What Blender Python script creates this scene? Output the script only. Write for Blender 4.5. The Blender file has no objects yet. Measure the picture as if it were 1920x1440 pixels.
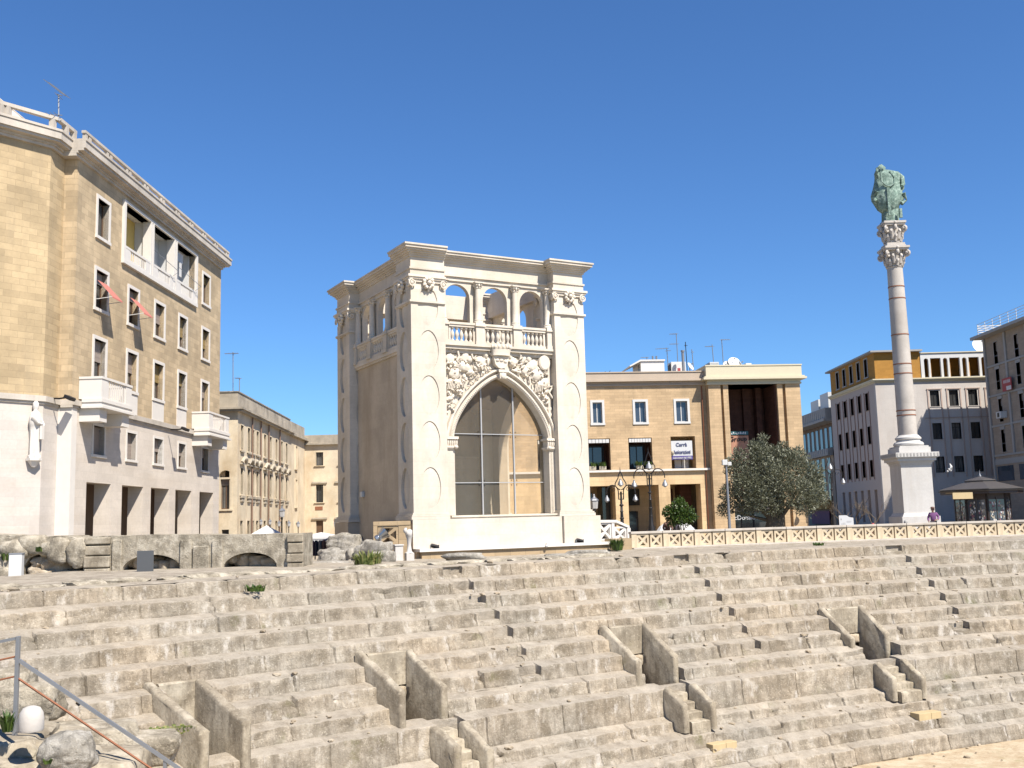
import bpy, bmesh, math, random
from mathutils import Vector, Matrix, noise
from mathutils.geometry import tessellate_polygon
random.seed(11)
rnd = random.random
def ru(a, b): return a + (b - a) * random.random()

# ------------------------------------------------------------------ camera, sky, sun, exposure
sc = bpy.context.scene
COL = sc.collection
FPX, PITCH, ROLL = 1928.0, math.radians(7.638), math.radians(-1.544)
_f = Vector((0, math.cos(PITCH), math.sin(PITCH)))
_r = Vector((1, 0, 0)); _u = Vector((0, -math.sin(PITCH), math.cos(PITCH)))
RGT = math.cos(ROLL) * _r + math.sin(ROLL) * _u
UPV = -math.sin(ROLL) * _r + math.cos(ROLL) * _u
cam = bpy.data.objects.new("camera", bpy.data.cameras.new("camera"))
COL.objects.link(cam)
cam.matrix_world = Matrix(((RGT.x, UPV.x, -_f.x, 0), (RGT.y, UPV.y, -_f.y, 0), (RGT.z, UPV.z, -_f.z, 0), (0, 0, 0, 1)))
cam.data.sensor_width = 36.0
cam.data.lens = FPX / 1920 * 36
cam.data.clip_start = 0.1
cam.data.clip_end = 6000
sc.camera = cam
SUN_AZ, SUN_EL = math.radians(39.5), math.radians(52)          # azimuth from -Y towards +X
SDIR = Vector((math.sin(SUN_AZ) * math.cos(SUN_EL), -math.cos(SUN_AZ) * math.cos(SUN_EL), math.sin(SUN_EL)))
sun = bpy.data.objects.new("sun", bpy.data.lights.new("sun", 'SUN'))
COL.objects.link(sun)
sun.rotation_euler = SDIR.to_track_quat('Z', 'Y').to_euler()
sun.data.energy = 5.0
sun.data.angle = math.radians(0.53)
sun.data.color = (1.0, 0.94, 0.85)
world = bpy.data.worlds.new("World")
sc.world = world
world.use_nodes = True
wn = world.node_tree
sky = wn.nodes.new('ShaderNodeTexSky')
sky.sky_type = 'NISHITA'
sky.sun_disc = False
sky.sun_elevation = SUN_EL
sky.sun_rotation = math.pi - SUN_AZ
sky.air_density = 1.0
sky.dust_density = 0.0
sky.ozone_density = 5.0
bgn = wn.nodes['Background']
bgn.inputs[1].default_value = 0.062
tintn = wn.nodes.new('ShaderNodeMix'); tintn.data_type = 'RGBA'; tintn.blend_type = 'MULTIPLY'
tintn.inputs[0].default_value = 1.0; tintn.inputs[7].default_value = (0.68, 1.0, 1.33, 1)     # deep clear Mediterranean blue
wn.links.new(sky.outputs[0], tintn.inputs[6]); wn.links.new(tintn.outputs[2], bgn.inputs[0])
sc.view_settings.view_transform = 'Standard'
sc.view_settings.look = 'None'
sc.view_settings.exposure = 0.90
sc.view_settings.gamma = 1.0

# ------------------------------------------------------------------ measuring helpers (photo pixel -> world)
def ray(x, y): return _f + RGT * ((x - 960) / FPX) - UPV * ((y - 720) / FPX)
def at(x, y, Y):
    d = ray(x, y); return d * (Y / d.y)
def onz(x, y, z):
    d = ray(x, y); return d * (z / d.z)
G = -1.4                                                     # level of the square

class Frame:
    """a vertical building frame: local x along the facade, local y to its left, local z = world z"""
    def __init__(s, px, Y, yaw, py=980):
        s.o = at(px, py, Y).to_2d(); a = math.radians(yaw)
        s.d = Vector((math.sin(a), math.cos(a))); s.n = Vector((-s.d.y, s.d.x))
        s.rz = math.atan2(s.d.y, s.d.x)
    def hit(s, x, y, ax='y', c=0.0):
        d = ray(x, y); n = s.n if ax == 'y' else s.d
        t = (c + s.o.dot(n)) / d.to_2d().dot(n); P = d * t; q = P.to_2d() - s.o
        return q.dot(s.d), q.dot(s.n), P.z
    def world(s, x, y, z):
        q = s.o + s.d * x + s.n * y
        return Vector((q.x, q.y, z))

# ------------------------------------------------------------------ object helpers
def tag(o, label, cat, group=None):
    o["label"] = label; o["category"] = cat
    if group: o["group"] = group
    if "kind" not in o: o["kind"] = "thing"
    return o
def empty(name, loc, rz=0.0, label=None, cat=None, group=None):
    o = bpy.data.objects.new(name, None); COL.objects.link(o)
    o.empty_display_size = 0.3
    o.location = loc; o.rotation_euler = (0, 0, rz)
    if label: tag(o, label, cat, group)
    return o
def root(fr, name, label, cat, z=G, group=None):
    return empty(name, (fr.o.x, fr.o.y, z), fr.rz, label, cat, group)

class MB:
    def __init__(s): s.v = []; s.f = []; s.t = []
    def add(s, vs, fs):
        b = len(s.v); s.v += [tuple(p) for p in vs]; s.f += [tuple(b + i for i in f) for f in fs]
    def box(s, x0, x1, y0, y1, z0, z1):
        s.add([(x0, y0, z0), (x1, y0, z0), (x1, y1, z0), (x0, y1, z0), (x0, y0, z1), (x1, y0, z1), (x1, y1, z1), (x0, y1, z1)],
              [(0, 3, 2, 1), (4, 5, 6, 7), (0, 1, 5, 4), (1, 2, 6, 5), (2, 3, 7, 6), (3, 0, 4, 7)])
        return s
    def bx(s, ax, a0, a1, d0, d1, z0, z1):
        return s.box(a0, a1, d0, d1, z0, z1) if ax == 'y' else s.box(d0, d1, a0, a1, z0, z1)
    def prism(s, ax, outer, d0, d1, holes=()):
        """polygon (a,b) extruded along ax between d0 and d1"""
        M = {'y': lambda a, b, d: (a, d, b), 'x': lambda a, b, d: (d, a, b), 'z': lambda a, b, d: (a, b, d)}[ax]
        loops = [list(outer)] + [list(h) for h in holes]
        flat = [p for l in loops for p in l]; n = len(flat)
        tris = tessellate_polygon([[Vector((p[0], p[1], 0)) for p in l] for l in loops])
        vs = [M(p[0], p[1], d0) for p in flat] + [M(p[0], p[1], d1) for p in flat]
        fs = [tuple(t) for t in tris] + [tuple(i + n for i in reversed(t)) for t in tris]
        k = 0
        for l in loops:
            m = len(l)
            for i in range(m):
                j = (i + 1) % m
                fs.append((k + i, k + j, k + j + n, k + i + n))
            k += m
        s.add(vs, fs); return s
    def lathe(s, prof, cx=0, cy=0, seg=16, sx=1.0, sy=1.0):
        vs = []; fs = []
        for r, z in prof:
            for i in range(seg):
                a = 2 * math.pi * i / seg
                vs.append((cx + r * sx * math.cos(a), cy + r * sy * math.sin(a), z))
        for k in range(len(prof) - 1):
            for i in range(seg):
                j = (i + 1) % seg
                fs.append((k * seg + i, k * seg + j, (k + 1) * seg + j, (k + 1) * seg + i))
        fs.append(tuple(range(seg - 1, -1, -1))); m = (len(prof) - 1) * seg
        fs.append(tuple(range(m, m + seg)))
        s.add(vs, fs); return s
    def rings(s, rings):
        n = len(rings[0]); vs = [p for r in rings for p in r]; fs = []
        for k in range(len(rings) - 1):
            for i in range(n):
                j = (i + 1) % n
                fs.append((k * n + i, k * n + j, (k + 1) * n + j, (k + 1) * n + i))
        fs.append(tuple(range(n - 1, -1, -1))); m = (len(rings) - 1) * n
        fs.append(tuple(range(m, m + n)))
        s.add(vs, fs); return s
    def tube(s, pts, r, seg=6):
        pts = [Vector(p) for p in pts]; rr = r if isinstance(r, (list, tuple)) else [r] * len(pts)
        rings = []
        for i, p in enumerate(pts):
            d = (pts[min(i + 1, len(pts) - 1)] - pts[max(i - 1, 0)]).normalized()
            u = d.orthogonal().normalized() if i == 0 else (u - d * u.dot(d)).normalized()
            w = d.cross(u)
            rings.append([p + (u * math.cos(2 * math.pi * k / seg) + w * math.sin(2 * math.pi * k / seg)) * rr[i] for k in range(seg)])
        return s.rings(rings)
    def bar(s, p, q, w, h=None):
        p = Vector(p); q = Vector(q); d = (q - p).normalized(); h = h or w
        u = d.cross(Vector((0, 0, 1)))
        u = u.normalized() if u.length > 1e-4 else Vector((1, 0, 0))
        v = u.cross(d)
        R = lambda c: [c + u * (a * w / 2) + v * (b * h / 2) for a, b in ((-1, -1), (1, -1), (1, 1), (-1, 1))]
        return s.rings([R(p), R(q)])
    def ball(s, c, rx, ry=None, rz=None, n=2, amp=0.0, fr=1.5, rot=None, seed=0.0):
        ry = rx if ry is None else ry; rz = rx if rz is None else rz
        vs, fs = ico(n); c = Vector(c); out = []
        for p in vs:
            k = 1.0 + (amp * noise.noise(p * fr + Vector((seed, seed * 1.7, c.x))) if amp else 0)
            q = Vector((p.x * rx * k, p.y * ry * k, p.z * rz * k))
            if rot is not None: q = rot @ q
            out.append(c + q)
        s.add(out, fs); return s
    def rock(s, c, sx, sy, sz, seed, rz=0.0, n=3, amp=.22, boxy=.55):
        vs, fs = ico(n); c = Vector(c); R = Matrix.Rotation(rz, 3, 'Z'); out = []
        for p in vs:
            m = max(abs(p.x), abs(p.y), abs(p.z)); q = p.lerp(p / m, boxy)
            k = 1 + amp * noise.noise(p * 1.3 + Vector((seed, 0, seed))) + amp * .5 * noise.noise(p * 3.7 + Vector((0, seed, 0)))
            q = Vector((q.x * sx, q.y * sy, q.z * sz)) * k
            out.append(c + R @ q)
        s.add(out, fs); return s
    def build(s, name, mat, parent=None, smooth=None, bevel=0.0, keepz=False, norm=True):
        me = bpy.data.meshes.new(name)
        me.from_pydata(s.v, [], s.f)
        if s.t:
            at_ = me.attributes.new("tint", 'FLOAT', 'POINT'); at_.data.foreach_set('value', s.t)
            at_ = me.attributes.new("dust", 'FLOAT', 'POINT'); at_.data.foreach_set('value', s.t2)
        if norm and len(s.f) < 60000:
            b = bmesh.new(); b.from_mesh(me); bmesh.ops.recalc_face_normals(b, faces=b.faces); b.to_mesh(me); b.free()
        if smooth is not None:
            me.polygons.foreach_set('use_smooth', [True] * len(me.polygons))
            if smooth < 179: me.set_sharp_from_angle(angle=math.radians(smooth))
        me.update()
        o = bpy.data.objects.new(name, me); COL.objects.link(o)
        if mat is not None: me.materials.append(mat)
        if parent is not None:
            o.parent = parent
            if parent.type == 'EMPTY' and not keepz: o.location.z = -parent.location.z
        if bevel:
            m = o.modifiers.new("bevel", 'BEVEL'); m.width = bevel; m.segments = 2; m.limit_method = 'ANGLE'; m.angle_limit = math.radians(40)
        return o
_ico = {}
def ico(n):
    if n not in _ico:
        b = bmesh.new(); bmesh.ops.create_icosphere(b, subdivisions=n, radius=1.0)
        b.verts.ensure_lookup_table()
        _ico[n] = ([v.co.copy() for v in b.verts], [tuple(v.index for v in f.verts) for f in b.faces]); b.free()
    return _ico[n]
def rect(a0, a1, b0, b1): return [(a0, b0), (a1, b0), (a1, b1), (a0, b1)]
def archpoly(c, w, z0, zs, n=12):
    """round arched opening of half width w: foot z0, springing zs"""
    return [(c - w, z0), (c + w, z0)] + [(c + w * math.cos(math.pi * i / n), zs + w * math.sin(math.pi * i / n)) for i in range(n + 1)]
def ellipse(c, z, a, b, n=28): return [(c + a * math.cos(2 * math.pi * i / n), z + b * math.sin(2 * math.pi * i / n)) for i in range(n)]
def dup(o, parent=None, loc=None):
    c = o.copy(); COL.objects.link(c)
    if parent is not None: c.parent = parent
    if loc is not None: c.location = loc
    for ch in list(o.children): dup(ch, c)
    return c
def text(body, size, mat, parent, loc, rot, name="lettering", ext=0.01, align='CENTER', off=0.0, sx=1.0):
    cu = bpy.data.curves.new(name, 'FONT'); cu.body = body; cu.size = size; cu.extrude = ext; cu.align_x = align
    cu.resolution_u = 3; cu.offset = off
    t = bpy.data.objects.new("tmp_text", cu); COL.objects.link(t)
    bpy.context.view_layer.update()
    me = bpy.data.meshes.new_from_object(t.evaluated_get(bpy.context.evaluated_depsgraph_get()))
    bpy.data.objects.remove(t); bpy.data.curves.remove(cu)
    o = bpy.data.objects.new(name, me); COL.objects.link(o)
    me.materials.clear(); me.materials.append(mat)
    o.parent = parent; o.location = loc; o.rotation_euler = rot; o.scale = (sx, 1, 1)
    return o

# ------------------------------------------------------------------ materials
def newmat(name):
    m = bpy.data.materials.new(name); m.use_nodes = True
    nt = m.node_tree; return m, nt, nt.nodes['Principled BSDF']
class NT:
    def __init__(s, nt): s.nt = nt; s.n = nt.nodes; s.l = nt.links
    def node(s, t, **k):
        n = s.n.new(t)
        for a, b in k.items(): setattr(n, a, b)
        return n
    def set(s, sock, v):
        if isinstance(v, bpy.types.NodeSocket): s.l.new(v, sock)
        else: sock.default_value = v
    def math(s, op, a, b=0.0, clamp=False):
        n = s.node('ShaderNodeMath', operation=op, use_clamp=clamp); s.set(n.inputs[0], a); s.set(n.inputs[1], b); return n.outputs[0]
    def coord(s, scale=(1, 1, 1), off=(0, 0, 0)):
        tc = s.node('ShaderNodeTexCoord'); mp = s.node('ShaderNodeMapping')
        mp.inputs['Scale'].default_value = scale; mp.inputs['Location'].default_value = off
        s.l.new(tc.outputs['Object'], mp.inputs[0]); return mp.outputs[0]
    def noise(s, scale, detail=4, rough=.55, vec=None, off=(0, 0, 0), stretch=(1, 1, 1)):
        n = s.node('ShaderNodeTexNoise'); n.inputs['Scale'].default_value = scale; n.inputs['Detail'].default_value = detail
        n.inputs['Roughness'].default_value = rough
        s.l.new(vec if vec is not None else s.coord(stretch, off), n.inputs['Vector']); return n.outputs['Fac']
    def ramp(s, fac, stops):
        r = s.node('ShaderNodeValToRGB'); e = r.color_ramp.elements
        while len(e) < len(stops): e.new(0.5)
        for i, (p, c) in enumerate(stops):
            e[i].position = p; e[i].color = (c, c, c, 1) if isinstance(c, (int, float)) else (*c, 1)
        s.l.new(fac, r.inputs[0]); return r.outputs[0]
    def mix(s, fac, a, b, mode='MIX'):
        m = s.node('ShaderNodeMix', data_type='RGBA', blend_type=mode)
        s.set(m.inputs[0], fac)
        for sock, v in ((m.inputs[6], a), (m.inputs[7], b)):
            s.set(sock, (*v, 1) if isinstance(v, tuple) and len(v) == 3 else v)
        return m.outputs[2]
    def bump(s, h, strength, dist, nrm=None):
        b = s.node('ShaderNodeBump'); b.inputs['Strength'].default_value = strength; b.inputs['Distance'].default_value = dist
        s.l.new(h, b.inputs['Height'])
        if nrm is not None: s.l.new(nrm, b.inputs['Normal'])
        return b.outputs[0]
AK = .64                                                     # measured lit tones -> real base colours at this exposure
def C(r, g, b): return (r * AK, g * AK, b * AK)
def plain(name, col, rough=.6, var=.12, sc_=6.0, bump=.0, metal=0.0, spec=None):
    m, nt, p = newmat(name); N = NT(nt)
    f = N.noise(sc_, 5)
    c = N.mix(f, tuple(x * (1 - var) for x in col), tuple(min(1, x * (1 + var)) for x in col))
    nt.links.new(c, p.inputs['Base Color']); p.inputs['Roughness'].default_value = rough; p.inputs['Metallic'].default_value = metal
    if spec is not None: p.inputs['Specular IOR Level'].default_value = spec
    if bump: nt.links.new(N.bump(N.noise(sc_ * 6, 5), bump, .02), p.inputs['Normal'])
    return m
def ashlar(name, col, bw, bh, mort=.7, ms=.012, var=.12, stain=None, amt=.5, rough=.85, bump=.35, fine=20.0, patch=.1, sscale=(.9, .9, .14), spec=.2, uv=(1, 1)):
    m, nt, p = newmat(name); N = NT(nt)
    tc = N.node('ShaderNodeTexCoord'); sx = N.node('ShaderNodeSeparateXYZ'); nt.links.new(tc.outputs['Object'], sx.inputs[0])
    cb = N.node('ShaderNodeCombineXYZ'); nt.links.new(N.math('ADD', N.math('MULTIPLY', sx.outputs[0], uv[0]), N.math('MULTIPLY', sx.outputs[1], uv[1])), cb.inputs[0]); nt.links.new(sx.outputs[2], cb.inputs[1])
    br = N.node('ShaderNodeTexBrick'); nt.links.new(cb.outputs[0], br.inputs['Vector'])
    br.inputs['Scale'].default_value = 1; br.inputs['Brick Width'].default_value = bw; br.inputs['Row Height'].default_value = bh
    br.inputs['Mortar Size'].default_value = ms; br.inputs['Mortar Smooth'].default_value = .3; br.inputs['Bias'].default_value = 0.0
    br.inputs['Color1'].default_value = (*[x * (1 - var) for x in col], 1); br.inputs['Color2'].default_value = (*[min(1, x * (1 + var)) for x in col], 1)
    br.inputs['Mortar'].default_value = (*[x * mort for x in col], 1)
    c = br.outputs['Color']
    c = N.mix(1.0, c, N.ramp(N.noise(.6, 6, .6), [(.25, 1 - patch * 1.6), (.7, 1 + patch * .4)]), 'MULTIPLY')
    c = N.mix(1.0, c, N.ramp(N.noise(9, 5, .65), [(.2, .9), (.8, 1.06)]), 'MULTIPLY')
    if stain is not None:
        f = N.ramp(N.noise(1.0, 6, .65, stretch=sscale, off=(3, 1, 5)), [(.48, 0.0), (.72, amt)])
        c = N.mix(f, c, stain)
    nt.links.new(c, p.inputs['Base Color']); p.inputs['Roughness'].default_value = rough
    p.inputs['Specular IOR Level'].default_value = spec
    h = N.math('ADD', N.math('MULTIPLY', br.outputs['Fac'], -1.0), N.math('MULTIPLY', N.noise(fine, 5, .6), .5))
    nt.links.new(N.bump(h, bump, .015), p.inputs['Normal'])
    return m
def ruinmat(name, light, mid, dark, moss=None, scale=1.0, bump=.8, usetint=False, speck=.6):
    m, nt, p = newmat(name); N = NT(nt)
    f = N.ramp(N.noise(1.7 * scale, 8, .68), [(.30, 0), (.62, 1)])
    c = N.mix(f, dark, mid)
    f2 = N.ramp(N.noise(3.3 * scale, 8, .7, off=(7, 3, 1)), [(.46, 0), (.62, 1)])
    c = N.mix(f2, c, light)
    st = N.ramp(N.noise(4.0, 6, .62, stretch=(1, 1, .22), off=(2, 9, 4)), [(.5, 0), (.7, .7)])
    c = N.mix(st, c, dark)
    sp = N.ramp(N.noise(26 * scale, 4, .7), [(.57, 0), (.66, speck)])
    c = N.mix(sp, c, tuple(min(1, x * 1.28) for x in light))
    pt = N.ramp(N.noise(17 * scale, 5, .75, off=(5, 5, 0)), [(.3, .55), (.42, 1.0)])
    c = N.mix(1.0, c, pt, 'MULTIPLY')
    if moss is not None:
        c = N.mix(N.ramp(N.noise(.9, 7, .7, off=(1, 2, 8)), [(.60, 0), (.72, .65)]), c, moss)
    if usetint:
        a = N.node('ShaderNodeAttribute', attribute_name='tint')
        c = N.mix(1.0, c, N.ramp(a.outputs['Fac'], [(0, .76), (.5, 1.0), (1, 1.17)]), 'MULTIPLY')
        d = N.node('ShaderNodeAttribute', attribute_name='dust')      # walked treads are covered with pale dust, risers carry lichen streaks
        hue = N.ramp(N.noise(.28, 5, .6, off=(11, 2, 7)), [(.36, 0), (.64, 1)])
        c = N.mix(1.0, c, N.mix(hue, (1.04, .98, .90), (.93, .95, .96)), 'MULTIPLY')
        sk = N.math('MULTIPLY', N.ramp(N.noise(5.5, 7, .7, stretch=(1, 1, .16), off=(8, 1, 2)), [(.48, 0), (.68, .6)]), N.ramp(d.outputs['Fac'], [(.2, 1), (.5, 0)]))
        c = N.mix(sk, c, C(.20, .165, .125))
        wh = N.math('MULTIPLY', N.ramp(N.noise(2.3, 7, .72, stretch=(1, 1, .5), off=(1, 7, 3)), [(.56, 0), (.66, .75)]), N.ramp(d.outputs['Fac'], [(.2, 1), (.5, 0)]))
        c = N.mix(wh, c, C(.70, .64, .56))
        dm = N.math('MULTIPLY', N.ramp(d.outputs['Fac'], [(.3, 0), (.8, 1)]), N.ramp(N.noise(4, 8, .72, off=(4, 4, 4)), [(.30, .1), (.66, .8)]))
        c = N.mix(dm, c, C(.53, .465, .38))
    nt.links.new(c, p.inputs['Base Color']); p.inputs['Roughness'].default_value = .95; p.inputs['Specular IOR Level'].default_value = .1
    h = N.math('ADD', N.noise(9 * scale, 8, .72), N.math('MULTIPLY', N.noise(40 * scale, 4, .6), .35))
    nt.links.new(N.bump(h, bump, .05), p.inputs['Normal'])
    return m
def leafmat(name, c1, c2, c3, rough=.55, trans=.25):
    m, nt, p = newmat(name); N = NT(nt)
    g = N.node('ShaderNodeNewGeometry')
    c = N.ramp(g.outputs['Random Per Island'], [(0, c1), (.55, c2), (1, c3)])
    nt.links.new(c, p.inputs['Base Color']); p.inputs['Roughness'].default_value = rough
    t = N.node('ShaderNodeBsdfTranslucent'); nt.links.new(c, t.inputs[0])
    mx = N.node('ShaderNodeMixShader'); mx.inputs[0].default_value = trans
    nt.links.new(p.outputs[0], mx.inputs[1]); nt.links.new(t.outputs[0], mx.inputs[2])
    nt.links.new(mx.outputs[0], nt.nodes['Material Output'].inputs[0])
    return m
def thinglass(name, tint=(.95, .92, .86)):
    m, nt, p = newmat(name); N = NT(nt)
    nt.nodes.remove(p)
    tr = N.node('ShaderNodeBsdfTransparent'); tr.inputs[0].default_value = (*tint, 1)
    gl = N.node('ShaderNodeBsdfGlossy'); gl.inputs['Roughness'].default_value = .02
    fz = N.node('ShaderNodeFresnel'); fz.inputs[0].default_value = 1.22
    mx = N.node('ShaderNodeMixShader'); nt.links.new(fz.outputs[0], mx.inputs[0])
    nt.links.new(tr.outputs[0], mx.inputs[1]); nt.links.new(gl.outputs[0], mx.inputs[2])
    df = N.node('ShaderNodeBsdfDiffuse'); df.inputs[0].default_value = (.5, .44, .36, 1)          # haze of the reflected bright arena put into the panes as pale colour
    m2 = N.node('ShaderNodeMixShader'); m2.inputs[0].default_value = .08
    nt.links.new(mx.outputs[0], m2.inputs[1]); nt.links.new(df.outputs[0], m2.inputs[2])
    nt.links.new(m2.outputs[0], nt.nodes['Material Output'].inputs[0])
    return m

TAN = C(.50, .36, .20)
M_ = {}
TB = dict(bw=.62, bh=.26, mort=.80, ms=.009, var=.13, stain=C(.42, .34, .23), amt=.5, patch=.2)
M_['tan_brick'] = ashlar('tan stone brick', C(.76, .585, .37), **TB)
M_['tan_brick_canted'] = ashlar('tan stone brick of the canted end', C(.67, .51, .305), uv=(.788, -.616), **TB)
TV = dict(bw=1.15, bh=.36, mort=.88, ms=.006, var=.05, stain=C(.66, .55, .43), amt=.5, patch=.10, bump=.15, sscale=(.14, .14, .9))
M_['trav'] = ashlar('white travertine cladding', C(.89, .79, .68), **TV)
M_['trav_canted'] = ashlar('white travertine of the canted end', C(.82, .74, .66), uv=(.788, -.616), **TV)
M_['trim'] = plain('pale stone trim', C(.92, .86, .78), .75, .09, 3, .15)
M_['trim_worn'] = ashlar('weathered pale stone', C(.78, .70, .60), 2.5, 3.0, .9, .004, .05, C(.36, .31, .24), .55, patch=.15, bump=.15)
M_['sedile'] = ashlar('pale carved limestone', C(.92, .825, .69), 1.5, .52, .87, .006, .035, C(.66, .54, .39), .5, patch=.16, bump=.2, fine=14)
M_['sedile_shaded'] = ashlar('shaded limestone wall', C(.74, .62, .475), 1.5, .50, .93, .004, .04, C(.46, .36, .25), .6, patch=.16, bump=.2, fine=14)  # darker copy of the hall limestone, shade of its side put into the colour
M_['carved'] = plain('carved limestone', C(.90, .80, .66), .9, .10, 5, .3)
M_['plinth'] = ashlar('ochre stone courses', C(.62, .46, .28), .75, .30, .72, .010, .10, C(.44, .33, .2), .4, patch=.14)
M_['ochre'] = ashlar('ochre stone facade', C(.95, .69, .40), .85, .30, .80, .008, .08, C(.36, .25, .13), .45, patch=.14)
M_['ochre_up'] = ashlar('tan stone facade', C(.79, .565, .335), .70, .20, .76, .008, .10, C(.34, .26, .16), .5, patch=.16)
M_['cream'] = plain('cream painted cornice', C(.78, .70, .50), .7, .06, 3, .08)
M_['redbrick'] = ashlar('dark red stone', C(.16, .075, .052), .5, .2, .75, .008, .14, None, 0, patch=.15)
M_['palazzo'] = ashlar('pale yellow render', C(.97, .82, .60), 3, 3, .97, .003, .03, C(.55, .38, .20), .65, patch=.18, bump=.12, sscale=(.5, .5, .3))
M_['palazzo_top'] = ashlar('grey weathered render', C(.68, .59, .46), 1.2, .5, .85, .006, .06, C(.25, .22, .18), .85, patch=.25, bump=.25, sscale=(.7, .7, .5))
M_['white_stone'] = ashlar('white stone slabs', C(.76, .70, .64), 1.6, 1.1, .88, .008, .03, C(.6, .5, .42), .35, patch=.07, bump=.1)
M_['orange'] = ashlar('orange render', C(.56, .285, .065), .5, .2, .9, .006, .07, None, 0, patch=.08)
M_['brown_brick'] = ashlar('brown brick cladding', C(.50, .40, .31), .6, .25, .8, .008, .08, C(.3, .24, .18), .4)
M_['grey_conc'] = plain('grey concrete', C(.46, .44, .41), .85, .10, 3, .2)
M_['white_paint'] = plain('white paint', C(.80, .79, .76), .6, .05, 3, .05)
M_['marble'] = ashlar('white marble', C(.80, .765, .715), 3.2, 1.35, .86, .006, .03, C(.55, .48, .40), .4, patch=.07, bump=.08, spec=.3)
M_['marble_worn'] = plain('weathered marble', C(.66, .60, .53), .8, .2, 3.5, .3)
M_['rust'] = plain('rusty iron', C(.34, .13, .06), .75, .3, 14, .2)
M_['bronze'] = ruinmat('green bronze patina', C(.47, .60, .51), C(.28, .40, .33), C(.10, .145, .125), None, 1.6, .4, False, .25)
M_['iron'] = plain('dark iron', C(.045, .040, .038), .5, .2, 8, 0, .6)
M_['galv'] = plain('galvanised steel', C(.36, .37, .39), .45, .1, 8, 0, .5)
M_['alu'] = plain('brushed aluminium', C(.62, .62, .62), .3, .06, 8, 0, .9)
M_['glass'] = plain('dark window glass', C(.06, .062, .062), .08, .5, 1.5, 0, 0, .8)
M_['glass_curtain'] = ashlar('window glass with pale curtain', C(.26, .25, .23), .16, 4, .35, .03, .2, C(.09, .09, .09), .8, rough=.12, patch=.3, bump=0, sscale=(1.6, 1.6, .5), spec=.8)
M_['glassb'] = plain('blue grey window glass', C(.06, .075, .10), .06, .3, 1.5, 0, 0, .9)
M_['wood'] = plain('brown wood', C(.15, .08, .04), .6, .2, 6, .1)
M_['shutter'] = plain('roller shutter slats', C(.40, .33, .28), .6, .08, 5)
M_['shutter_y'] = plain('ochre roller shutter', C(.36, .25, .09), .6, .08, 5)
M_['awning_red'] = plain('faded red awning cloth', C(.62, .21, .16), .8, .07, 5)
M_['canvas'] = plain('white canvas', C(.80, .79, .77), .8, .04, 3)
M_['canvas_blue'] = plain('blue canvas', C(.075, .095, .17), .8, .08, 3)
M_['shade_in'] = plain('dark interior', C(.10, .085, .075), .9, .2, 2)
M_['lampglass'] = plain('milky lamp glass', C(.62, .60, .58), .3, .08, 4)
M_['ruin'] = ruinmat('weathered amphitheatre limestone', C(.57, .505, .415), C(.455, .395, .315), C(.26, .22, .165), C(.17, .17, .06), .8, .75, True, .7)
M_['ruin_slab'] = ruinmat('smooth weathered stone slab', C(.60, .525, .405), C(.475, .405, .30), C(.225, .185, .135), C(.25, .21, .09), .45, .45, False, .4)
M_['ruin_wall'] = ruinmat('rough ruin wall stone', C(.70, .62, .49), C(.53, .46, .35), C(.20, .17, .125), None, .8, .9, False, .4)
M_['rubble'] = ruinmat('broken limestone', C(.70, .60, .46), C(.57, .46, .33), C(.36, .29, .20), None, .9, .7, False, .5)
M_['greystone'] = ruinmat('grey pitted limestone', C(.62, .575, .50), C(.45, .41, .345), C(.22, .20, .165), None, 1.2, .9, False, .5)
M_['sandblock'] = ashlar('new yellow tufa block', C(.72, .56, .32), 5, 5, .95, .003, .04, C(.58, .44, .25), .4, patch=.1, bump=.3)
M_['dirt'] = ruinmat('dry earth and gravel', C(.58, .51, .41), C(.46, .40, .32), C(.30, .25, .19), C(.22, .2, .09), .7, .6, False, .5)
M_['paving'] = ashlar('stone paving', C(.42, .38, .32), 1.0, .6, .8, .01, .08, None, 0)
M_['leaf_olive'] = leafmat('olive leaves', C(.13, .135, .075), C(.20, .205, .125), C(.33, .34, .24), .5, .2)
M_['leaf_green'] = leafmat('glossy green leaves', C(.035, .075, .012), C(.075, .145, .02), C(.15, .22, .04), .45, .3)
M_['leaf_pine'] = leafmat('pine foliage', C(.03, .05, .015), C(.05, .085, .025), C(.10, .13, .05), .6, .2)
M_['weed'] = leafmat('weed leaves', C(.16, .22, .05), C(.30, .35, .10), C(.62, .56, .22), .6, .35)
M_['bark'] = plain('rough bark', C(.13, .105, .075), .95, .3, 5, .8)
M_['twig'] = plain('pale twigs', C(.20, .15, .105), .95, .25, 7, .3)
M_['sign_grey'] = plain('dark grey sign back', C(.115, .12, .125), .5, .06, 3)
M_['sign_white'] = plain('white sign face', C(.78, .78, .78), .5, .03, 3)
M_['ink_blue'] = plain('blue lettering', C(.10, .11, .22), .6, .05, 3)
M_['violet'] = plain('violet sign strip', C(.12, .09, .30), .6, .05, 3)
M_['teal'] = plain('teal sign strip', C(.03, .13, .14), .5, .1, 3)
M_['red'] = plain('red print', C(.50, .06, .07), .6, .1, 3)
M_['skin'] = plain('skin', C(.46, .27, .19), .6, .06, 8)
M_['purple'] = plain('purple fleece', C(.27, .11, .27), .85, .15, 9)
M_['cloth_dark'] = plain('dark cloth', C(.05, .04, .055), .85, .2, 9)
M_['cloth_brown'] = plain('brown cloth', C(.17, .09, .065), .85, .25, 9)
M_['cloth_rose'] = plain('rose cloth', C(.33, .13, .16), .85, .25, 9)
M_['cloth_green'] = plain('green cloth', C(.02, .20, .14), .8, .2, 9)
M_['cloth_grey'] = plain('grey cloth', C(.26, .24, .22), .85, .25, 9)
M_['hair'] = plain('dark hair', C(.03, .02, .018), .7, .3, 12)
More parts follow.
